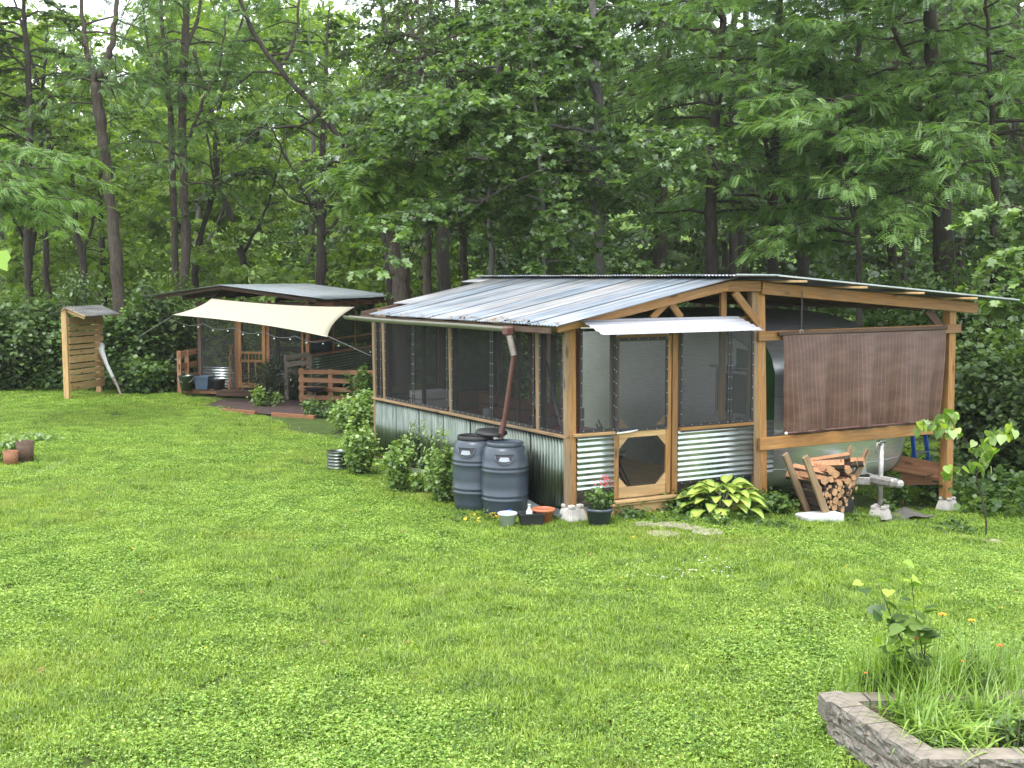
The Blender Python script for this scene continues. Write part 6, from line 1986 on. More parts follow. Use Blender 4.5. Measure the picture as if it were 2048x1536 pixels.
HL = [heart_leaf(1.0, k) for k in range(3)]
HLm = [m_.copy() for m_ in HL]
for m_ in HL: m_.materials.append(M['leaf_berry'])
HD = [m_.copy() for m_ in HLm]
for m_ in HLm: m_.materials.append(M['leaf_lime'])
for m_ in HD: m_.materials.append(M['leaf_bush'])
sp_ = on_ground(1972, 1078)
sap = thing("redbud_sapling", "thin young sapling with big heart-shaped leaves standing on the lawn before the right post", "sapling", (sp_[0], sp_[1], gh(sp_[0], sp_[1])))
Ys = sp_[1]
def rel(px, py, dy=0): return np.array(at(px, py, Ys + dy)) - np.array([sp_[0], sp_[1], gh(sp_[0], sp_[1])])
tk = [np.zeros(3), rel(1972, 1040), rel(1962, 985), rel(1952, 950), rel(1945, 900), rel(1915, 865)]
obj("trunk", tubes_mesh([(polyline(np.c_[tk, [.014, .013, .011, .010, .008, .005]], 20)[:, :3], np.linspace(.013, .004, 20))], 7), M['bark_brown'], sap)
arms = [[rel(1945, 900), rel(1990, 868, -.1), rel(2030, 850, -.2)], [rel(1915, 865), rel(1880, 850, -.1), rel(1838, 848, -.25)], [rel(1950, 930), rel(1915, 930, -.2), rel(1885, 950, -.3)],
        [rel(1945, 900), rel(1975, 905, .2), rel(2000, 890, .3)], [rel(1952, 950), rel(1965, 925, .1), rel(1975, 940, .2)], [rel(1915, 865), rel(1900, 835, .1), rel(1893, 822, .1)]]
for a_ in arms: obj("twig", tubes_mesh([(np.array(a_), np.array([.006, .004, .002]))], 5), M['bark_brown'], sap)
rg = np.random.default_rng(31)
for k in range(135):
    a_ = arms[[0, 0, 1, 1, 2, 3, 4, 5][k % 8]]
    u = rg.random() * 1.98; i = int(u); f = u - i
    c = a_[i] * (1 - f) + a_[i + 1] * f + rg.normal(0, .04, 3)
    y_ = rg.uniform(0, 6.28)
    obj("leaf", (HL if rg.random() < .65 else HLm)[k % 3], None, sap, loc=c, rot=(rg.normal(-1.0, .35), rg.normal(0, .3), y_), scale=float(rg.uniform(.075, .135)))
dm = on_ground(1950, 1082)
dv = [(dm[0] + .42 * math.cos(a) * rg.uniform(.8, 1.1), dm[1] + .3 * math.sin(a) * rg.uniform(.8, 1.1)) for a in np.linspace(0, 2 * PI, 16, endpoint=False)]
tag(obj("bare_soil", poly_mesh([(dm[0], dm[1], gh(dm[0], dm[1]) + .06)] + [(x, y, gh(x, y) + .006) for x, y in dv], [[0, 1 + k, 1 + (k + 1) % 16] for k in range(16)], True), M['soil']), kind="structure")
rg = np.random.default_rng(8)
for k, (dx, dy, s_) in enumerate(((-.22, -.12, .09), (.18, -.16, .08), (.02, -.2, .07))):
    bm = bmesh.new(); bmesh.ops.create_icosphere(bm, subdivisions=2, radius=s_)
    for v in bm.verts: v.co = Vector((v.co.x * rg.uniform(1.1, 1.3), v.co.y, v.co.z * .45)) * float(rg.uniform(.92, 1.08))
    o = obj("flat_rock", bm_mesh(bm), M['stone'], None, loc=(dm[0] + dx, dm[1] + dy, gh(dm[0] + dx, dm[1] + dy) + .03), rot=(0, 0, k))
    tag(o, ("left", "right", "middle")[k] + " weathered rock in the bare soil at the sapling's foot", "rock", "rocks at the sapling's foot")

# corrugated round planter
cp_ = on_ground(674, 944)
cpn = thing("round_planter", "round corrugated metal planter on the lawn left of the leafy bushes", "planter", (cp_[0], cp_[1] + .15, gh(cp_[0], cp_[1])))
pr = [(0.16, 0.0)]
for k in range(0, 61):
    z = .005 + .29 * k / 60
    pr.append((.165 + .010 * math.cos(k / 60 * 6 * 2 * PI), z))
pr += [(.15, .295), (.15, .25)]
pr2 = [(r_ * 1.0, z_) for r_, z_ in pr]
obj("wall", lathe_mesh(pr2, 48, close_bottom=False), M['galv'], cpn)
obj("potting_soil", lathe_mesh([(0, .25), (.152, .25)], 24, close_bottom=False), M['soil'], cpn)

# stepping stones
SG = "stepping stones before the screen door"
for k, (px, py, rx, ry, lab) in enumerate(((1325, 1074, .19, .10, "nearest flat stepping stone"), (1345, 1056, .22, .09, "reddish stepping stone nearest the deck"), (1290, 1055, .14, .08, "leftmost small stepping stone"), (1415, 1070, .20, .10, "stepping stone in front of the hosta"), (1380, 1062, .15, .07, "small stepping stone between two larger ones"))):
    p = on_ground(px, py)
    bm = bmesh.new()
    a0 = rg.uniform(0, 6)
    vs = [bm.verts.new((rx * math.cos(a) * rg.uniform(.85, 1.1), ry * 1.7 * math.sin(a) * rg.uniform(.85, 1.1), 0)) for a in np.linspace(0, 2 * PI, 9, endpoint=False)]
    f = bm.faces.new(vs)
    r_ = bmesh.ops.extrude_face_region(bm, geom=[f])
    for v in [g_ for g_ in r_['geom'] if isinstance(g_, bmesh.types.BMVert)]: v.co.z += .035
    bmesh.ops.recalc_face_normals(bm, faces=bm.faces)
    bmesh.ops.bevel(bm, geom=list(bm.edges), offset=.008, segments=1, affect='EDGES')
    o = obj("stepping_stone", bm_mesh(bm), M['stone'], None, loc=(p[0], p[1], gh(p[0], p[1]) + .012))
    tag(o, lab + " in the grass before the screen door", "stone", SG)

# ------------------------------------------------------------------ brick bed, bottom right
bed_z = gh(2.3, 7.0)
HT = 0.27
A0 = _c + _ray(1636, 1385) * ((bed_z + HT - CAM_H) / _ray(1636, 1385)[2])
B0 = _c + _ray(1841, 1518) * ((bed_z + HT - CAM_H) / _ray(1841, 1518)[2])
bed = thing("brick_bed", "raised garden bed walled with rough tan and grey concrete blocks", "garden bed", (A0[0], A0[1], bed_z))
A2, B2 = np.array([0.0, 0.0]), (B0 - A0)[:2]
du_front = np.array([0.9995, 0.03])


def mat_block():
    m, nt, N, L, out = new_mat("split_face_block")
    n = noise(N, L, coords(N, L, "Object", (1, 1, 1)), 55.0, 6, .7)
    n2 = noise(N, L, coords(N, L, "Object", (1, 1, 1)), 5.0, 3, .6)
    c = ramp(N, [(0.3, (.07, .06, .05)), (.5, (.19, .17, .145)), (.72, (.34, .31, .27))])
    L.new(n, c.inputs["Fac"])
    r = ramp(N, [(.5, (0, 0, 0)), (.7, (.5,) * 3)]); L.new(n2, r.inputs["Fac"])
    col = mixc(N, L, r.outputs["Color"], c.outputs["Color"], (.24, .23, .22))
    prin(N, L, out, col, .95, 0, bump(N, L, n, 1.0, .008), .2)
    return m


BM_ = mat_block()
BT_ = mat_flat('block_top', (0.235, 0.20, 0.16), 0.9, 0, 0.22, 14, bumpy=0.3)


def block_mesh(L_, W_, H_, seed):
    """rough on the outer (-y) face, smooth on top"""
    rg = np.random.default_rng(seed)
    bm = bmesh.new()
    bmesh.ops.create_cube(bm, size=1)
    for v in bm.verts: v.co = Vector((v.co.x * L_, v.co.y * W_, v.co.z * H_))
    outer = [f for f in bm.faces if f.normal.y < -.9]
    bmesh.ops.subdivide_edges(bm, edges=list({e for f in outer for e in f.edges}), cuts=6, use_grid_fill=True)
    for v in bm.verts:
        if v.co.y < -W_ / 2 + 1e-4 and abs(v.co.z) < H_ / 2 - 1e-3:
            v.co.y += rg.normal(-.004, .009)
    me = bm_mesh(bm)
    me.materials.append(BM_); me.materials.append(BT_)
    for p_ in me.polygons:
        if p_.center.z > H_ / 2 - 1e-3: p_.material_index = 1
    return me


bms = [block_mesh(.272, .16, .124, k) for k in range(4)]


def course(p0, d, n, L_, z, inset, tag_):
    d = d / np.linalg.norm(d)
    nrm = np.array([-d[1], d[0]])
    for k in range(n):
        c = p0 + d * L_ * (k + .5) + nrm * (.08 + inset)
        j = RNG.normal(0, .004, 3)
        obj("block", bms[(k + tag_) % 4], None, bed, loc=(c[0] + j[0], c[1] + j[1], z), rot=(0, 0, math.atan2(d[1], d[0]) + RNG.normal(0, .012)))


dl = (B2 - A2)
nlw = 4
Lb_ = np.linalg.norm(dl) / nlw
for zz, ins, sh_ in ((HT - .065, 0.0, 0.0), (HT - .196, -.012, .5)):
    course(A2 + dl / np.linalg.norm(dl) * (.14 if sh_ else 0), dl, nlw, Lb_, zz, ins, 0)
    course(B2 + du_front * (.04 + (.14 if sh_ else 0)), du_front, 6, .286, zz, ins, 1)
    # back wall runs from A to the right; rough face outward
    for k in range(8):
        c = A2 + np.array([1, .05]) * (.17 + .286 * (k + .5) - .17) + np.array([0, -.08])
        obj("block", bms[k % 4], None, bed, loc=(c[0] + (.14 if sh_ else 0), c[1] + ins * -1, zz), rot=(0, 0, math.atan2(.05, 1) + PI + RNG.normal(0, .012)))
soil = [(A2[0] + .12, A2[1] - .12), (B2[0] + .16, B2[1] + .14), (B2[0] + 1.8, B2[1] + .2), (A2[0] + 2.3, A2[1] + .0)]
gxs, gys = np.meshgrid(np.linspace(0, 1, 14), np.linspace(0, 1, 14))
s4 = [np.array(q) for q in soil]
SV = []
for v_ in np.linspace(0, 1, 14):
    for u_ in np.linspace(0, 1, 14):
        l_ = s4[0] * (1 - v_) + s4[1] * v_; r_ = s4[3] * (1 - v_) + s4[2] * v_
        q_ = l_ * (1 - u_) + r_ * u_
        SV.append((q_[0], q_[1], HT - .07 + .03 * math.sin(u_ * 7 + v_ * 3) * math.cos(v_ * 5) + RNG.normal(0, .006)))
obj("bed_soil", np_mesh(np.array(SV), np.array([[i * 14 + j, (i + 1) * 14 + j, (i + 1) * 14 + j + 1, i * 14 + j + 1] for i in range(13) for j in range(13)]), True), M['soil'], bed)
# chicken wire over the left wall
wr = thing("chicken_wire", "slack thin garden wire mesh lying over the left block wall of the raised bed", "wire mesh", (A0[0], A0[1], bed_z))
wires = []
dn = dl / np.linalg.norm(dl); nn = np.array([dn[1], -dn[0]])
if nn[0] > 0: nn = -nn
for k in range(15):
    for sgn in (1, -1):
        t0 = k * .085 - .05
        pts = []
        for s_ in np.linspace(0, 1, 7):
            u_ = t0 + sgn * (s_ - .5) * .20
            if u_ < 0 or u_ > 1.15: continue
            a_ = A2 + dn * u_
            if s_ < .45: q_ = (*(a_ + nn * (.018 + .015 * math.sin(u_ * 14))), HT - .15 + s_ * .36)
            else: q_ = (*(a_ - nn * ((s_ - .45) * .22) + nn * .018), HT + .016 + .012 * math.sin(u_ * 18 + s_ * 7))
            pts.append(q_)
        if len(pts) > 2: wires.append((np.array(pts), .0011))
o = obj("wire", tubes_mesh(wires, 3, True, False), M['rope'], wr); o["kind"] = "stuff"


def blades(name, lab, centre, n, spread, hmin, hmax, width, mat, seed, base_z, lean=.35, cat="grass", per=1, region=None):
    """arching grass blades, each a bent strip"""
    rg = np.random.default_rng(seed)
    if region is None:
        x = rg.normal(0, spread[0], n); y = rg.normal(0, spread[1], n)
    else:
        x = rg.uniform(region[0], region[1], n); y = rg.uniform(region[2], region[3], n)
    h = rg.uniform(hmin, hmax, n); a = rg.uniform(0, 6.28, n); ln = rg.uniform(.1, 1.0, n) * lean * 2
    S = 6
    t = np.linspace(0, 1, S)
    dx, dy = np.cos(a), np.sin(a)
    out_ = (ln * h)[:, None] * t[None] ** 1.8
    z = h[:, None] * (t[None] - .35 * (ln[:, None] * t[None] ** 2.6))
    w = width * rg.uniform(.7, 1.3, n)[:, None] * (1 - t[None] ** 2.2) * (.45 + 1.1 * t[None] * (1 - t[None]) * 2) + .0004
    cx_ = x[:, None] + dx[:, None] * out_; cy_ = y[:, None] + dy[:, None] * out_
    b0 = rg.uniform(-1, 1, n)[:, None]
    sx_, sy_ = -dy[:, None], dx[:, None]
    L_ = np.stack([cx_ - sx_ * w, cy_ - sy_ * w, z], -1); R_ = np.stack([cx_ + sx_ * w, cy_ + sy_ * w, z + w * .3], -1)
    V = np.stack([L_, R_], 2).reshape(-1, 3)
    i = (np.arange(n) * S * 2)[:, None]; k = (np.arange(S - 1) * 2)[None]
    F = np.stack([i + k, i + k + 1, i + k + 3, i + k + 2], -1).reshape(-1, 4)
    v = np.repeat(np.clip(rg.normal(.5, .2, n), 0, 1), S * 2)
    v = np.clip(v + np.tile(np.repeat(t, 2) * .2 - .1, n), 0, 1)
    o = obj(name, np_mesh(V, F, False, {"v": v}), M[mat], None, loc=(centre[0], centre[1], base_z))
    return tag(o, lab, cat, kind="stuff")


def bedpt(px, py, z=HT - .07):
    d = _ray(px, py); return _c + d * ((bed_z + z - CAM_H) / d[2])


bz = bed_z + HT - .09
# grass tufts and lily clumps in the bed, each a clump of its own
rg = np.random.default_rng(15)
for k, (px, py, n, sp, h0, h1, w, lab) in enumerate((
        (1790, 1400, 230, .09, .30, .62, .0032, "tall thin grass tuft at the bed's back left corner"),
        (1740, 1385, 110, .06, .25, .52, .003, "grass tuft growing at the left wall of the raised bed"),
        (1905, 1400, 260, .12, .30, .58, .0034, "dense tall grass in the middle back of the raised bed"),
        (1990, 1390, 240, .12, .25, .55, .0034, "tall grass at the bed's back right"),
        (1850, 1470, 110, .07, .16, .34, .0085, "broad-bladed clump before the sapling in the bed"),
        (1810, 1440, 90, .06, .16, .32, .0085, "broad-bladed clump leaning over the left wall of the bed"),
        (1900, 1480, 100, .07, .14, .30, .0085, "broad-bladed clump at the bed's front wall"),
        (1960, 1450, 110, .08, .15, .34, .0080, "broad-bladed clump in the right middle of the bed"),
        (1845, 1495, 50, .05, .12, .24, .0080, "small broad-bladed clump at the bed's front left corner"),
        (2025, 1470, 70, .07, .12, .26, .0085, "broad-bladed clump at the right edge of the picture"),
        (1960, 1500, 90, .09, .10, .24, .009, "low broad-bladed clump near the middle of the bed's front wall"),
        (2035, 1440, 110, .10, .2, .5, .0036, "tall loose grass at the right edge above the bare soil"),
        (1870, 1440, 90, .10, .25, .55, .0034, "thin tall grass between the seedling and the front clumps"))):
    p = bedpt(px, py)
    blades("grass_clump", lab, (p[0], p[1]), n, (sp, sp), h0, h1, w, 'tall_grass', 500 + k, bz, .42 if w < .005 else .9)
# tall grass behind the bed
blades("tall_grass", "uncut pale grass growing up behind the raised bed", (A0[0] + 1.0, A0[1] + .35), 600, None, .12, .42, .0032, 'tall_grass', 520, bed_z, .5, region=(-.9, 1.5, -.2, .55))
blades("tall_grass", "thin uncut grass along the outside of the bed's left wall", (A0[0] - .1, A0[1] - .5), 260, None, .05, .14, .003, 'tall_grass', 521, bed_z, .5, region=(-.12, .1, -.5, .5))
# sapling in the bed
sb_ = bedpt(1858, 1400)
s2 = thing("redbud_seedling", "redbud seedling with round dark and lime leaves rising from the raised bed", "sapling", (sb_[0], sb_[1], bz))
def rel2(px, py, dy=0): return np.array(at(px, py, sb_[1] + dy)) - np.array([sb_[0], sb_[1], bz])
stems_ = [[np.zeros(3), rel2(1848, 1330), rel2(1838, 1260), rel2(1828, 1210), rel2(1822, 1150)], [np.zeros(3), rel2(1825, 1320, -.03), rel2(1790, 1255, -.05), rel2(1770, 1200, -.06), rel2(1755, 1165, -.05)], [rel2(1848, 1330), rel2(1850, 1290, .05), rel2(1862, 1235, .08)]]
for s_ in stems_:
    obj("stem", tubes_mesh([(np.array(s_), np.linspace(.006, .002, len(s_)))], 6), M['bark_brown'], s2)
lf_ = [(1838, 1170, 1), (1832, 1180, 1), (1812, 1162, 1), (1822, 1172, 1), (1825, 1130, 1), (1835, 1160, 1), (1756, 1192, 1), (1745, 1168, 1), (1722, 1165, 1), (1728, 1178, 0), (1765, 1162, 1), (1778, 1180, 1),
       (1745, 1230, 0), (1770, 1222, 1), (1790, 1220, 0), (1808, 1200, 0), (1822, 1232, 1), (1840, 1217, 1), (1858, 1222, 0), (1800, 1240, 0), (1780, 1262, 0), (1812, 1262, 0), (1828, 1258, 0), (1768, 1262, 0), (1790, 1290, 1), (1762, 1280, 1),
       (1785, 1310, 0), (1800, 1325, 0), (1808, 1302, 0), (1790, 1335, 0), (1770, 1318, 0), (1812, 1340, 0), (1852, 1298, 0), (1845, 1330, 0), (1862, 1330, 0), (1795, 1372, 1), (1780, 1382, 1), (1850, 1240, 0), (1842, 1262, 0)]
lf_ += [(int(rg.uniform(1755, 1865)), int(rg.uniform(1215, 1345)), int(rg.random() < .2)) for _ in range(46)]
for k, (px, py, lime) in enumerate(lf_):
    c = rel2(px, py, rg.normal(-.03, .05))
    obj("leaf", (HLm if lime else HD)[k % 3], None, s2, loc=c, rot=(rg.normal(.35, .35), rg.normal(0, .4), rg.uniform(0, 6.28)), scale=float(rg.uniform(.05, .078) if lime else rg.uniform(.07, .115)))


def flower(name, lab, px, py, z_m, base, col, r=.028, petals=8, group=None):
    f = thing(name, lab, "flower", (base[0], base[1], base[2]), rg.uniform(0, 6))
    h = z_m - base[2]
    tube("stem", [(0, 0, 0), (.02, .01, h * .5), (0, 0, h)], .0022, M['stem'], f, 5)
    for q in range(petals):
        a = q * 2 * PI / petals
        me = poly_mesh([(0, 0, 0), (r * .35, r * .55, .004), (0, r * 1.05, -.006), (-r * .35, r * .55, .004)], [[0, 1, 2, 3]])
        obj("petal", me, M[col], f, loc=(0, 0, h), rot=(.25, 0, a))
    bm = bmesh.new(); bmesh.ops.create_icosphere(bm, subdivisions=1, radius=r * .32)
    obj("flower_head", bm_mesh(bm, True), M['orange'], f, loc=(0, 0, h))


for k, (px, py, col, r, lab) in enumerate(((1885, 1229, 'yellow', .030, "largest yellow daisy-like flower above the raised bed"), (1944, 1241, 'yellow', .026, "yellow flower right of the largest one above the bed"), (2000, 1291, 'orange', .024, "orange yellow flower near the right edge above the bed"),
                                           (1831, 1276, 'orange', .020, "orange flower half hidden behind the bed's sapling"), (1925, 1322, 'orange', .013, "small orange bud low in the middle grass of the bed"), (1731, 1346, 'orange', .012, "small orange bud at the bed's back left corner"), (1888, 1360, 'orange', .011, "tiny orange bud deep in the bed's grass"))):
    Yf = 7.55
    q = at(px, py, Yf)
    flower("yellow_flower", lab, px, py, q[2], (q[0], q[1], bz), col, r, group=None)

# left edge: pots with foliage, dirt streak, near leaf
pp = on_ground(22, 934)
for k, (dx, r0, h, lab) in enumerate(((0.0, .10, .25, "rust brown clay pot under the creeper at the left edge"), (0.05, .12, .36, "taller grey brown pot behind the rusty one at the left edge"))):
    t = thing("clay_pot", lab, "pot", (pp[0] + dx * 2, pp[1] + k * .3, gh(pp[0], pp[1])), 0)
    obj("pot_wall", lathe_mesh([(0, 0), (r0, 0), (r0 * 1.15, h), (r0 * 1.02, h), (r0 * .9, .03), (0, .03)], 24), M['redwood'] if k == 0 else M['dark_wood'], t)
bushp("shrub", "creeping yellow green plant spilling over the pots at the left edge", 14, 926, .42, .30, .50, 'leaf_berry', 'broad', 800, .06, 440, None, 18)
bushp("shrub", "yellow green runner of leaves right of the pots at the left edge", 75, 885, .4, .2, .16, 'leaf_berry', 'broad', 420, .06, 441, None, 12)
dsp = [on_ground(*q) for q in ((70, 948), (100, 928), (128, 918), (134, 922), (112, 938), (78, 955))]
tag(obj("bare_soil", poly_mesh([(q[0], q[1], gh(q[0], q[1]) + .02) for q in dsp], [[0, 5, 4, 1], [1, 4, 3, 2]]), M['stone']), kind="structure")
nl_ = at(-18, 520, 2.2)
nb = thing("overhanging_twig", "close bright lime leaf poking in at the left edge on its twig", "twig", nl_)
tube("twig", [(-.35, .05, .06), (-.15, .02, .03), (-.02, 0, 0.01)], .003, M['bark_brown'], nb, 6)
lv = np.array([(0, 0, 0), (.010, .016, .003), (.028, .018, .002), (.036, .004, 0), (.030, -.004, 0), (.032, -.020, -.004), (.014, -.014, -.002), (-.004, -.012, 0)]) 
lv = np.stack([lv[:, 0], lv[:, 2] * 2, lv[:, 1]], -1)
lfm = np_mesh(lv, [np.array([[0, 1, 2, 3, 4, 5, 6, 7]])], False, {"v": np.full(8, .6)})
obj("leaf", lfm, M['leaf_lime'], nb)
# sparse fallen petals, clover heads and buttercups in the lawn: too many to count
def dots(name, lab, n, reg, r, mat, seed, z=.05):
    rg = np.random.default_rng(seed)
    x = rg.uniform(reg[0], reg[1], n); y = rg.uniform(reg[2], reg[3], n)
    P = np.stack([x, y, ground(x, y) + z * rg.uniform(.7, 1.2, n)], -1)
    o = obj(name, scatter_mesh('sprig', P, rg.uniform(0, 6, n), rg.normal(0, .3, n), rg.normal(0, .3, n), r * rg.uniform(.6, 1.3, n), np.ones(n)), M[mat])
    return tag(o, lab, "flowers", kind="stuff")


dots("buttercups", "tiny yellow flowers scattered through the lawn", 90, (-6, 6, 8.5, 20), .022, 'yellow', 601)
dots("clover_flowers", "patch of white clover heads in the middle right lawn", 110, (1.0, 2.2, 11.4, 12.4), .018, 'petal_white', 602)
dots("clover_flowers", "scattered white clover heads across the lawn", 70, (-6, 6, 8.5, 24), .016, 'petal_white', 603)
dots("buttercups", "small yellow flowers beside the clear bucket", 26, (-.55, -.15, 14.0, 14.35), .035, 'yellow', 604, .12)

M['dead_leaf'] = mat_flat("dead_leaf", (0.20, 0.12, 0.05), .9, 0, .4)
dots("fallen_leaves", "small brown leaves lying scattered in the lawn", 150, (-7, 6, 8, 26), .045, 'dead_leaf', 610, .045)
rg = np.random.default_rng(12)
lt = []
for _ in range(90):
    l_, r_q = rg.uniform(.5, 2.2) if rg.random() < .6 else rg.uniform(-.2, 5), -.36 + abs(rg.normal(0, .10))
    lt.append((*sw(r_q, l_)[:2], 2.345 + (r_q + .36) * .2087 + .015))
lt = np.array(lt)
tag(obj("leaf_litter", scatter_mesh('broad', lt, rg.uniform(0, 6, 90), rg.normal(.1, .2, 90), rg.normal(0, .3, 90), rg.uniform(.02, .045, 90), rg.random(90)), M['dead_leaf']), "brown leaf litter caught along the shelter's left eave", "leaves", kind="stuff")

# ================================================================== LAWN
def turf_patch(name, nb, ncl, seed, size=.55, hmul=1.0):
    rg = np.random.default_rng(seed)
    V, F4, F3, A_ = [], [], [], []
    # blades: bent three-segment strips
    n = nb
    x = rg.uniform(-size / 2, size / 2, n); y = rg.uniform(-size / 2, size / 2, n)
    h = rg.uniform(.022, .065, n) * hmul; a = rg.uniform(0, 6.28, n); ln = rg.uniform(.2, 1.3, n)
    w = rg.uniform(.0016, .0034, n)
    t = np.array([0, .5, 1.0])
    out_ = (ln * h)[:, None] * t ** 1.6; z = h[:, None] * (t - .25 * ln[:, None] * t ** 2)
    ww = w[:, None] * np.array([.8, 1, .05])
    dx, dy = np.cos(a)[:, None], np.sin(a)[:, None]
    cx_, cy_ = x[:, None] + dx * out_, y[:, None] + dy * out_
    V1 = np.stack([np.stack([cx_ - dy * -1 * ww, cy_ - dx * ww, z], -1), np.stack([cx_ + dy * -1 * ww, cy_ + dx * ww, z], -1)], 2).reshape(-1, 3)
    i = (np.arange(n) * 6)[:, None]; k = np.array([[0, 2]])
    Fb = np.stack([i + k, i + k + 1, i + k + 3, i + k + 2], -1).reshape(-1, 4)
    v1 = np.repeat(np.clip(rg.normal(.46, .27, n), 0, 1), 6)
    me1 = (V1, Fb, v1)
    # clover: three leaflets
    m_ = ncl
    cxs = rg.normal(0, size * .32, m_); cys = rg.normal(0, size * .32, m_); cz = rg.uniform(.015, .05, m_)
    P, Yw, S_ = [], [], []
    for q in range(3):
        P.append(np.stack([cxs, cys, cz], -1)); Yw.append(rg.uniform(0, .4, m_) + q * 2.09); S_.append(rg.uniform(.010, .022, m_))
    P = np.vstack(P); Yw = np.concatenate(Yw); S_ = np.concatenate(S_)
    T_ = np.array([(0, 0, 0), (.42, .6, .1), (0, 1.0, .0), (-.42, .6, .1)])
    R_ = rotm(Yw, rg.normal(.05, .3, len(Yw)), rg.normal(0, .25, len(Yw)))
    Vc = (np.einsum('nij,nkj->nki', R_, S_[:, None, None] * T_[None]) + P[:, None]).reshape(-1, 3)
    Fc = (np.array([[0, 1, 2, 3]])[None] + (np.arange(len(P)) * 4)[:, None, None]).reshape(-1, 4)
    vc = np.repeat(np.clip(rg.normal(.48, .26, len(P)), 0, 1), 4)
    me = np_mesh(np.vstack([V1, Vc]), np.vstack([Fb, Fc + len(V1)]), False, {"v": np.concatenate([v1, vc])})
    me.materials.append(M['grass']); me.materials.append(M['clover'])
    mi = np.concatenate([np.zeros(len(Fb), np.int32), np.ones(len(Fc), np.int32)])
    me.polygons.foreach_set("material_index", mi)
    o = bpy.data.objects.new(name, me)
    return o


tc_ = bpy.data.collections.new("turf_pieces")       # source pieces of the lawn; not linked to the scene
for nm, o in (("turf_a", turf_patch("turf_a", 2300, 60, 1)), ("turf_b", turf_patch("turf_b", 1600, 330, 2)), ("turf_c", turf_patch("turf_c", 1000, 620, 3, hmul=.9)), ("turf_d", turf_patch("turf_d", 2400, 20, 4, hmul=1.25))):
    tc_.objects.link(o)
rg = np.random.default_rng(42)
px_, py_ = [], []
step = .385
yy = 5.8
while yy < 33.2:
    half = 0.43 * yy + 1.5
    st_ = step if yy < 16 else (.46 if yy < 24 else .52)
    n = int(2 * half / st_)
    xx = -half + (np.arange(n) + rg.random(n)) * st_
    px_.append(xx); py_.append(yy + rg.uniform(-.15, .15, n))
    yy += st_ * .92
px_ = np.concatenate(px_); py_ = np.concatenate(py_)
# keep the turf out of the buildings and beds
rr = (px_ - SH_O[0]) * SH_R[0] + (py_ - SH_O[1]) * SH_R[1]
llc = (px_ - SH_O[0]) * SH_L[0] + (py_ - SH_O[1]) * SH_L[1]
inside = (rr > .25) & (llc > .2) & (rr < 6.6)
hr_ = (px_ - H_O[0]) * H_R[0] + (py_ - H_O[1]) * H_R[1]; hl_ = (px_ - H_O[0]) * H_L[0] + (py_ - H_O[1]) * H_L[1]
inside |= (hr_ > -.3) & (hl_ > -.7) & (hr_ < 3.2)
inside |= (px_ > A0[0] + .12) & (py_ < A0[1] - .12) & (py_ > B0[1] + .02)
mulc = np.array([[q[0], q[1]] for q in mb])
def in_poly(x, y, poly):
    ins = np.zeros(len(x), bool)
    m_ = len(poly)
    for a_ in range(m_):
        x1, y1 = poly[a_]; x2, y2 = poly[(a_ + 1) % m_]
        cr = ((y1 > y) != (y2 > y)) & (x < (x2 - x1) * (y - y1) / (y2 - y1 + 1e-12) + x1)
        ins ^= cr
    return ins


inside |= in_poly(px_, py_, mulc)
keep = ~inside
px_, py_ = px_[keep], py_[keep]
pz_ = ground(px_, py_)
n = len(px_)
pm = bpy.data.meshes.new("lawn_points")
pm.vertices.add(n)
pm.vertices.foreach_set("co", np.stack([px_, py_, pz_], -1).astype(np.float32).ravel())
cl = np.sin(px_ * .9 + 1.3 * np.sin(py_ * .5)) * np.sin(py_ * .8 + 1.7 * np.sin(px_ * .4)) + rg.normal(0, .35, n)
idx = np.where(cl > .55, 2, np.where(cl > .05, 1, np.where(cl > -.6, 0, 3))).astype(np.int32)
for nm, typ, dat in (("pick", 'INT', idx), ("turn", 'FLOAT', rg.uniform(0, 6.28, n)), ("size", 'FLOAT', rg.uniform(.9, 1.25, n) * np.where(py_ > 27, 1.4, 1.0))):
    a = pm.attributes.new(nm, typ, 'POINT'); a.data.foreach_set("value", dat)
lawn = bpy.data.objects.new("lawn_grass", pm)
COL.objects.link(lawn)
tag(lawn, "mown grass mixed with clover covering the yard", "grass", kind="stuff")
ng = bpy.data.node_groups.new("lawn_nodes", 'GeometryNodeTree')
ng.interface.new_socket("Geometry", in_out='INPUT', socket_type='NodeSocketGeometry')
ng.interface.new_socket("Geometry", in_out='OUTPUT', socket_type='NodeSocketGeometry')
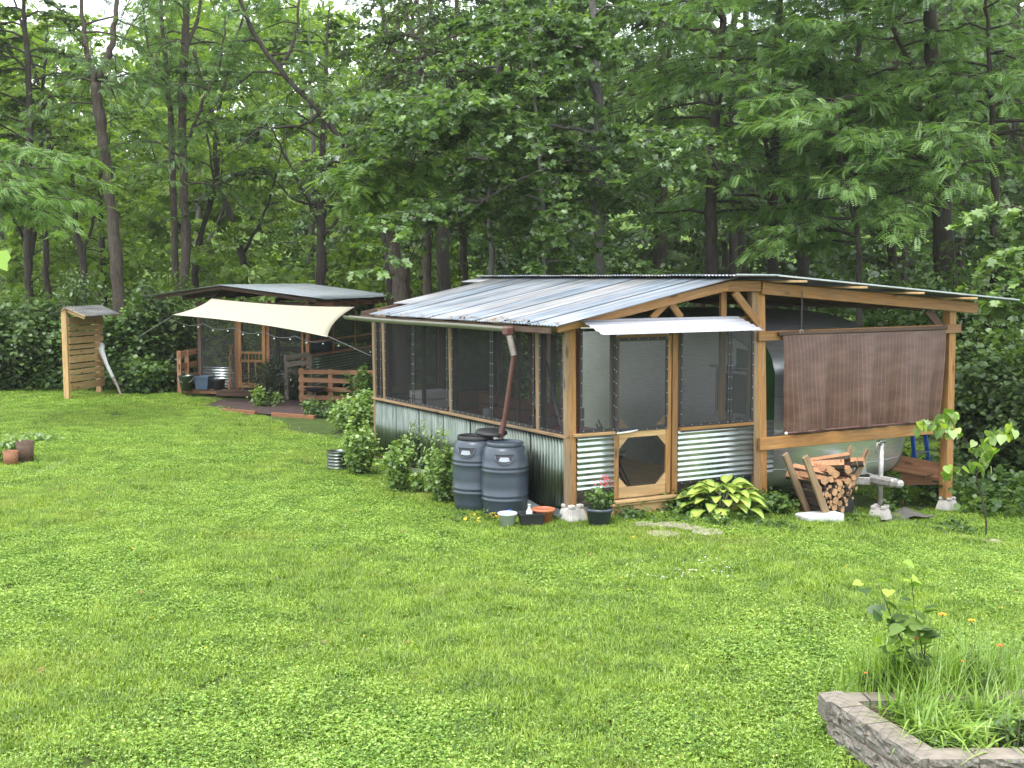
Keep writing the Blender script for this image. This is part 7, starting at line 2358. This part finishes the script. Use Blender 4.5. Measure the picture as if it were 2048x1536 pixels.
gi_ = ng.nodes.new('NodeGroupInput'); go_ = ng.nodes.new('NodeGroupOutput')
mp_ = ng.nodes.new('GeometryNodeMeshToPoints')
io_ = ng.nodes.new('GeometryNodeInstanceOnPoints'); io_.inputs['Pick Instance'].default_value = True
ci_ = ng.nodes.new('GeometryNodeCollectionInfo'); ci_.inputs['Collection'].default_value = tc_
ci_.inputs['Separate Children'].default_value = True; ci_.inputs['Reset Children'].default_value = True
def nattr(nm, typ):
    x = ng.nodes.new('GeometryNodeInputNamedAttribute'); x.data_type = typ; x.inputs['Name'].default_value = nm
    return x
a1 = nattr("pick", 'INT'); a2 = nattr("turn", 'FLOAT'); a3 = nattr("size", 'FLOAT')
cx3 = ng.nodes.new('ShaderNodeCombineXYZ')
ng.links.new(a2.outputs['Attribute'], cx3.inputs['Z'])
ng.links.new(gi_.outputs[0], mp_.inputs['Mesh'])
ng.links.new(mp_.outputs[0], io_.inputs['Points'])
ng.links.new(ci_.outputs[0], io_.inputs['Instance'])
ng.links.new(a1.outputs['Attribute'], io_.inputs['Instance Index'])
ng.links.new(cx3.outputs[0], io_.inputs['Rotation'])
ng.links.new(a3.outputs['Attribute'], io_.inputs['Scale'])
ng.links.new(io_.outputs[0], go_.inputs[0])
md = lawn.modifiers.new("turf", 'NODES'); md.node_group = ng
print("turf instances", n, "objects", len(SC.objects), "tris", sum(len(o.data.polygons) for o in SC.objects if o.type == 'MESH'))

p = bedpt(1800, 1395)
for k, (px, py, h_, n_, lab) in enumerate(((1955, 1400, .34, 420, "leafy green herb among the tall grass in the middle of the bed"), (1760, 1392, .26, 260, "small leafy herb at the back left corner inside the bed"), (2030, 1500, .24, 380, "dark leafy plant at the right edge near the bed's front wall"), (1880, 1500, .14, 220, "low leafy weeds along the inside of the bed's front wall"))):
    p = bedpt(px, py)
    b_ = make_bush("herb", lab, p, .12, .10, h_, 'leaf_bush', 'oval', n_, .05, 700 + k, None, "plant", 12, bark='stem')
    b_.location.z = bz
print("total tris", sum(sum(len(p.vertices) - 2 for p in m.polygons) for m in bpy.data.meshes))
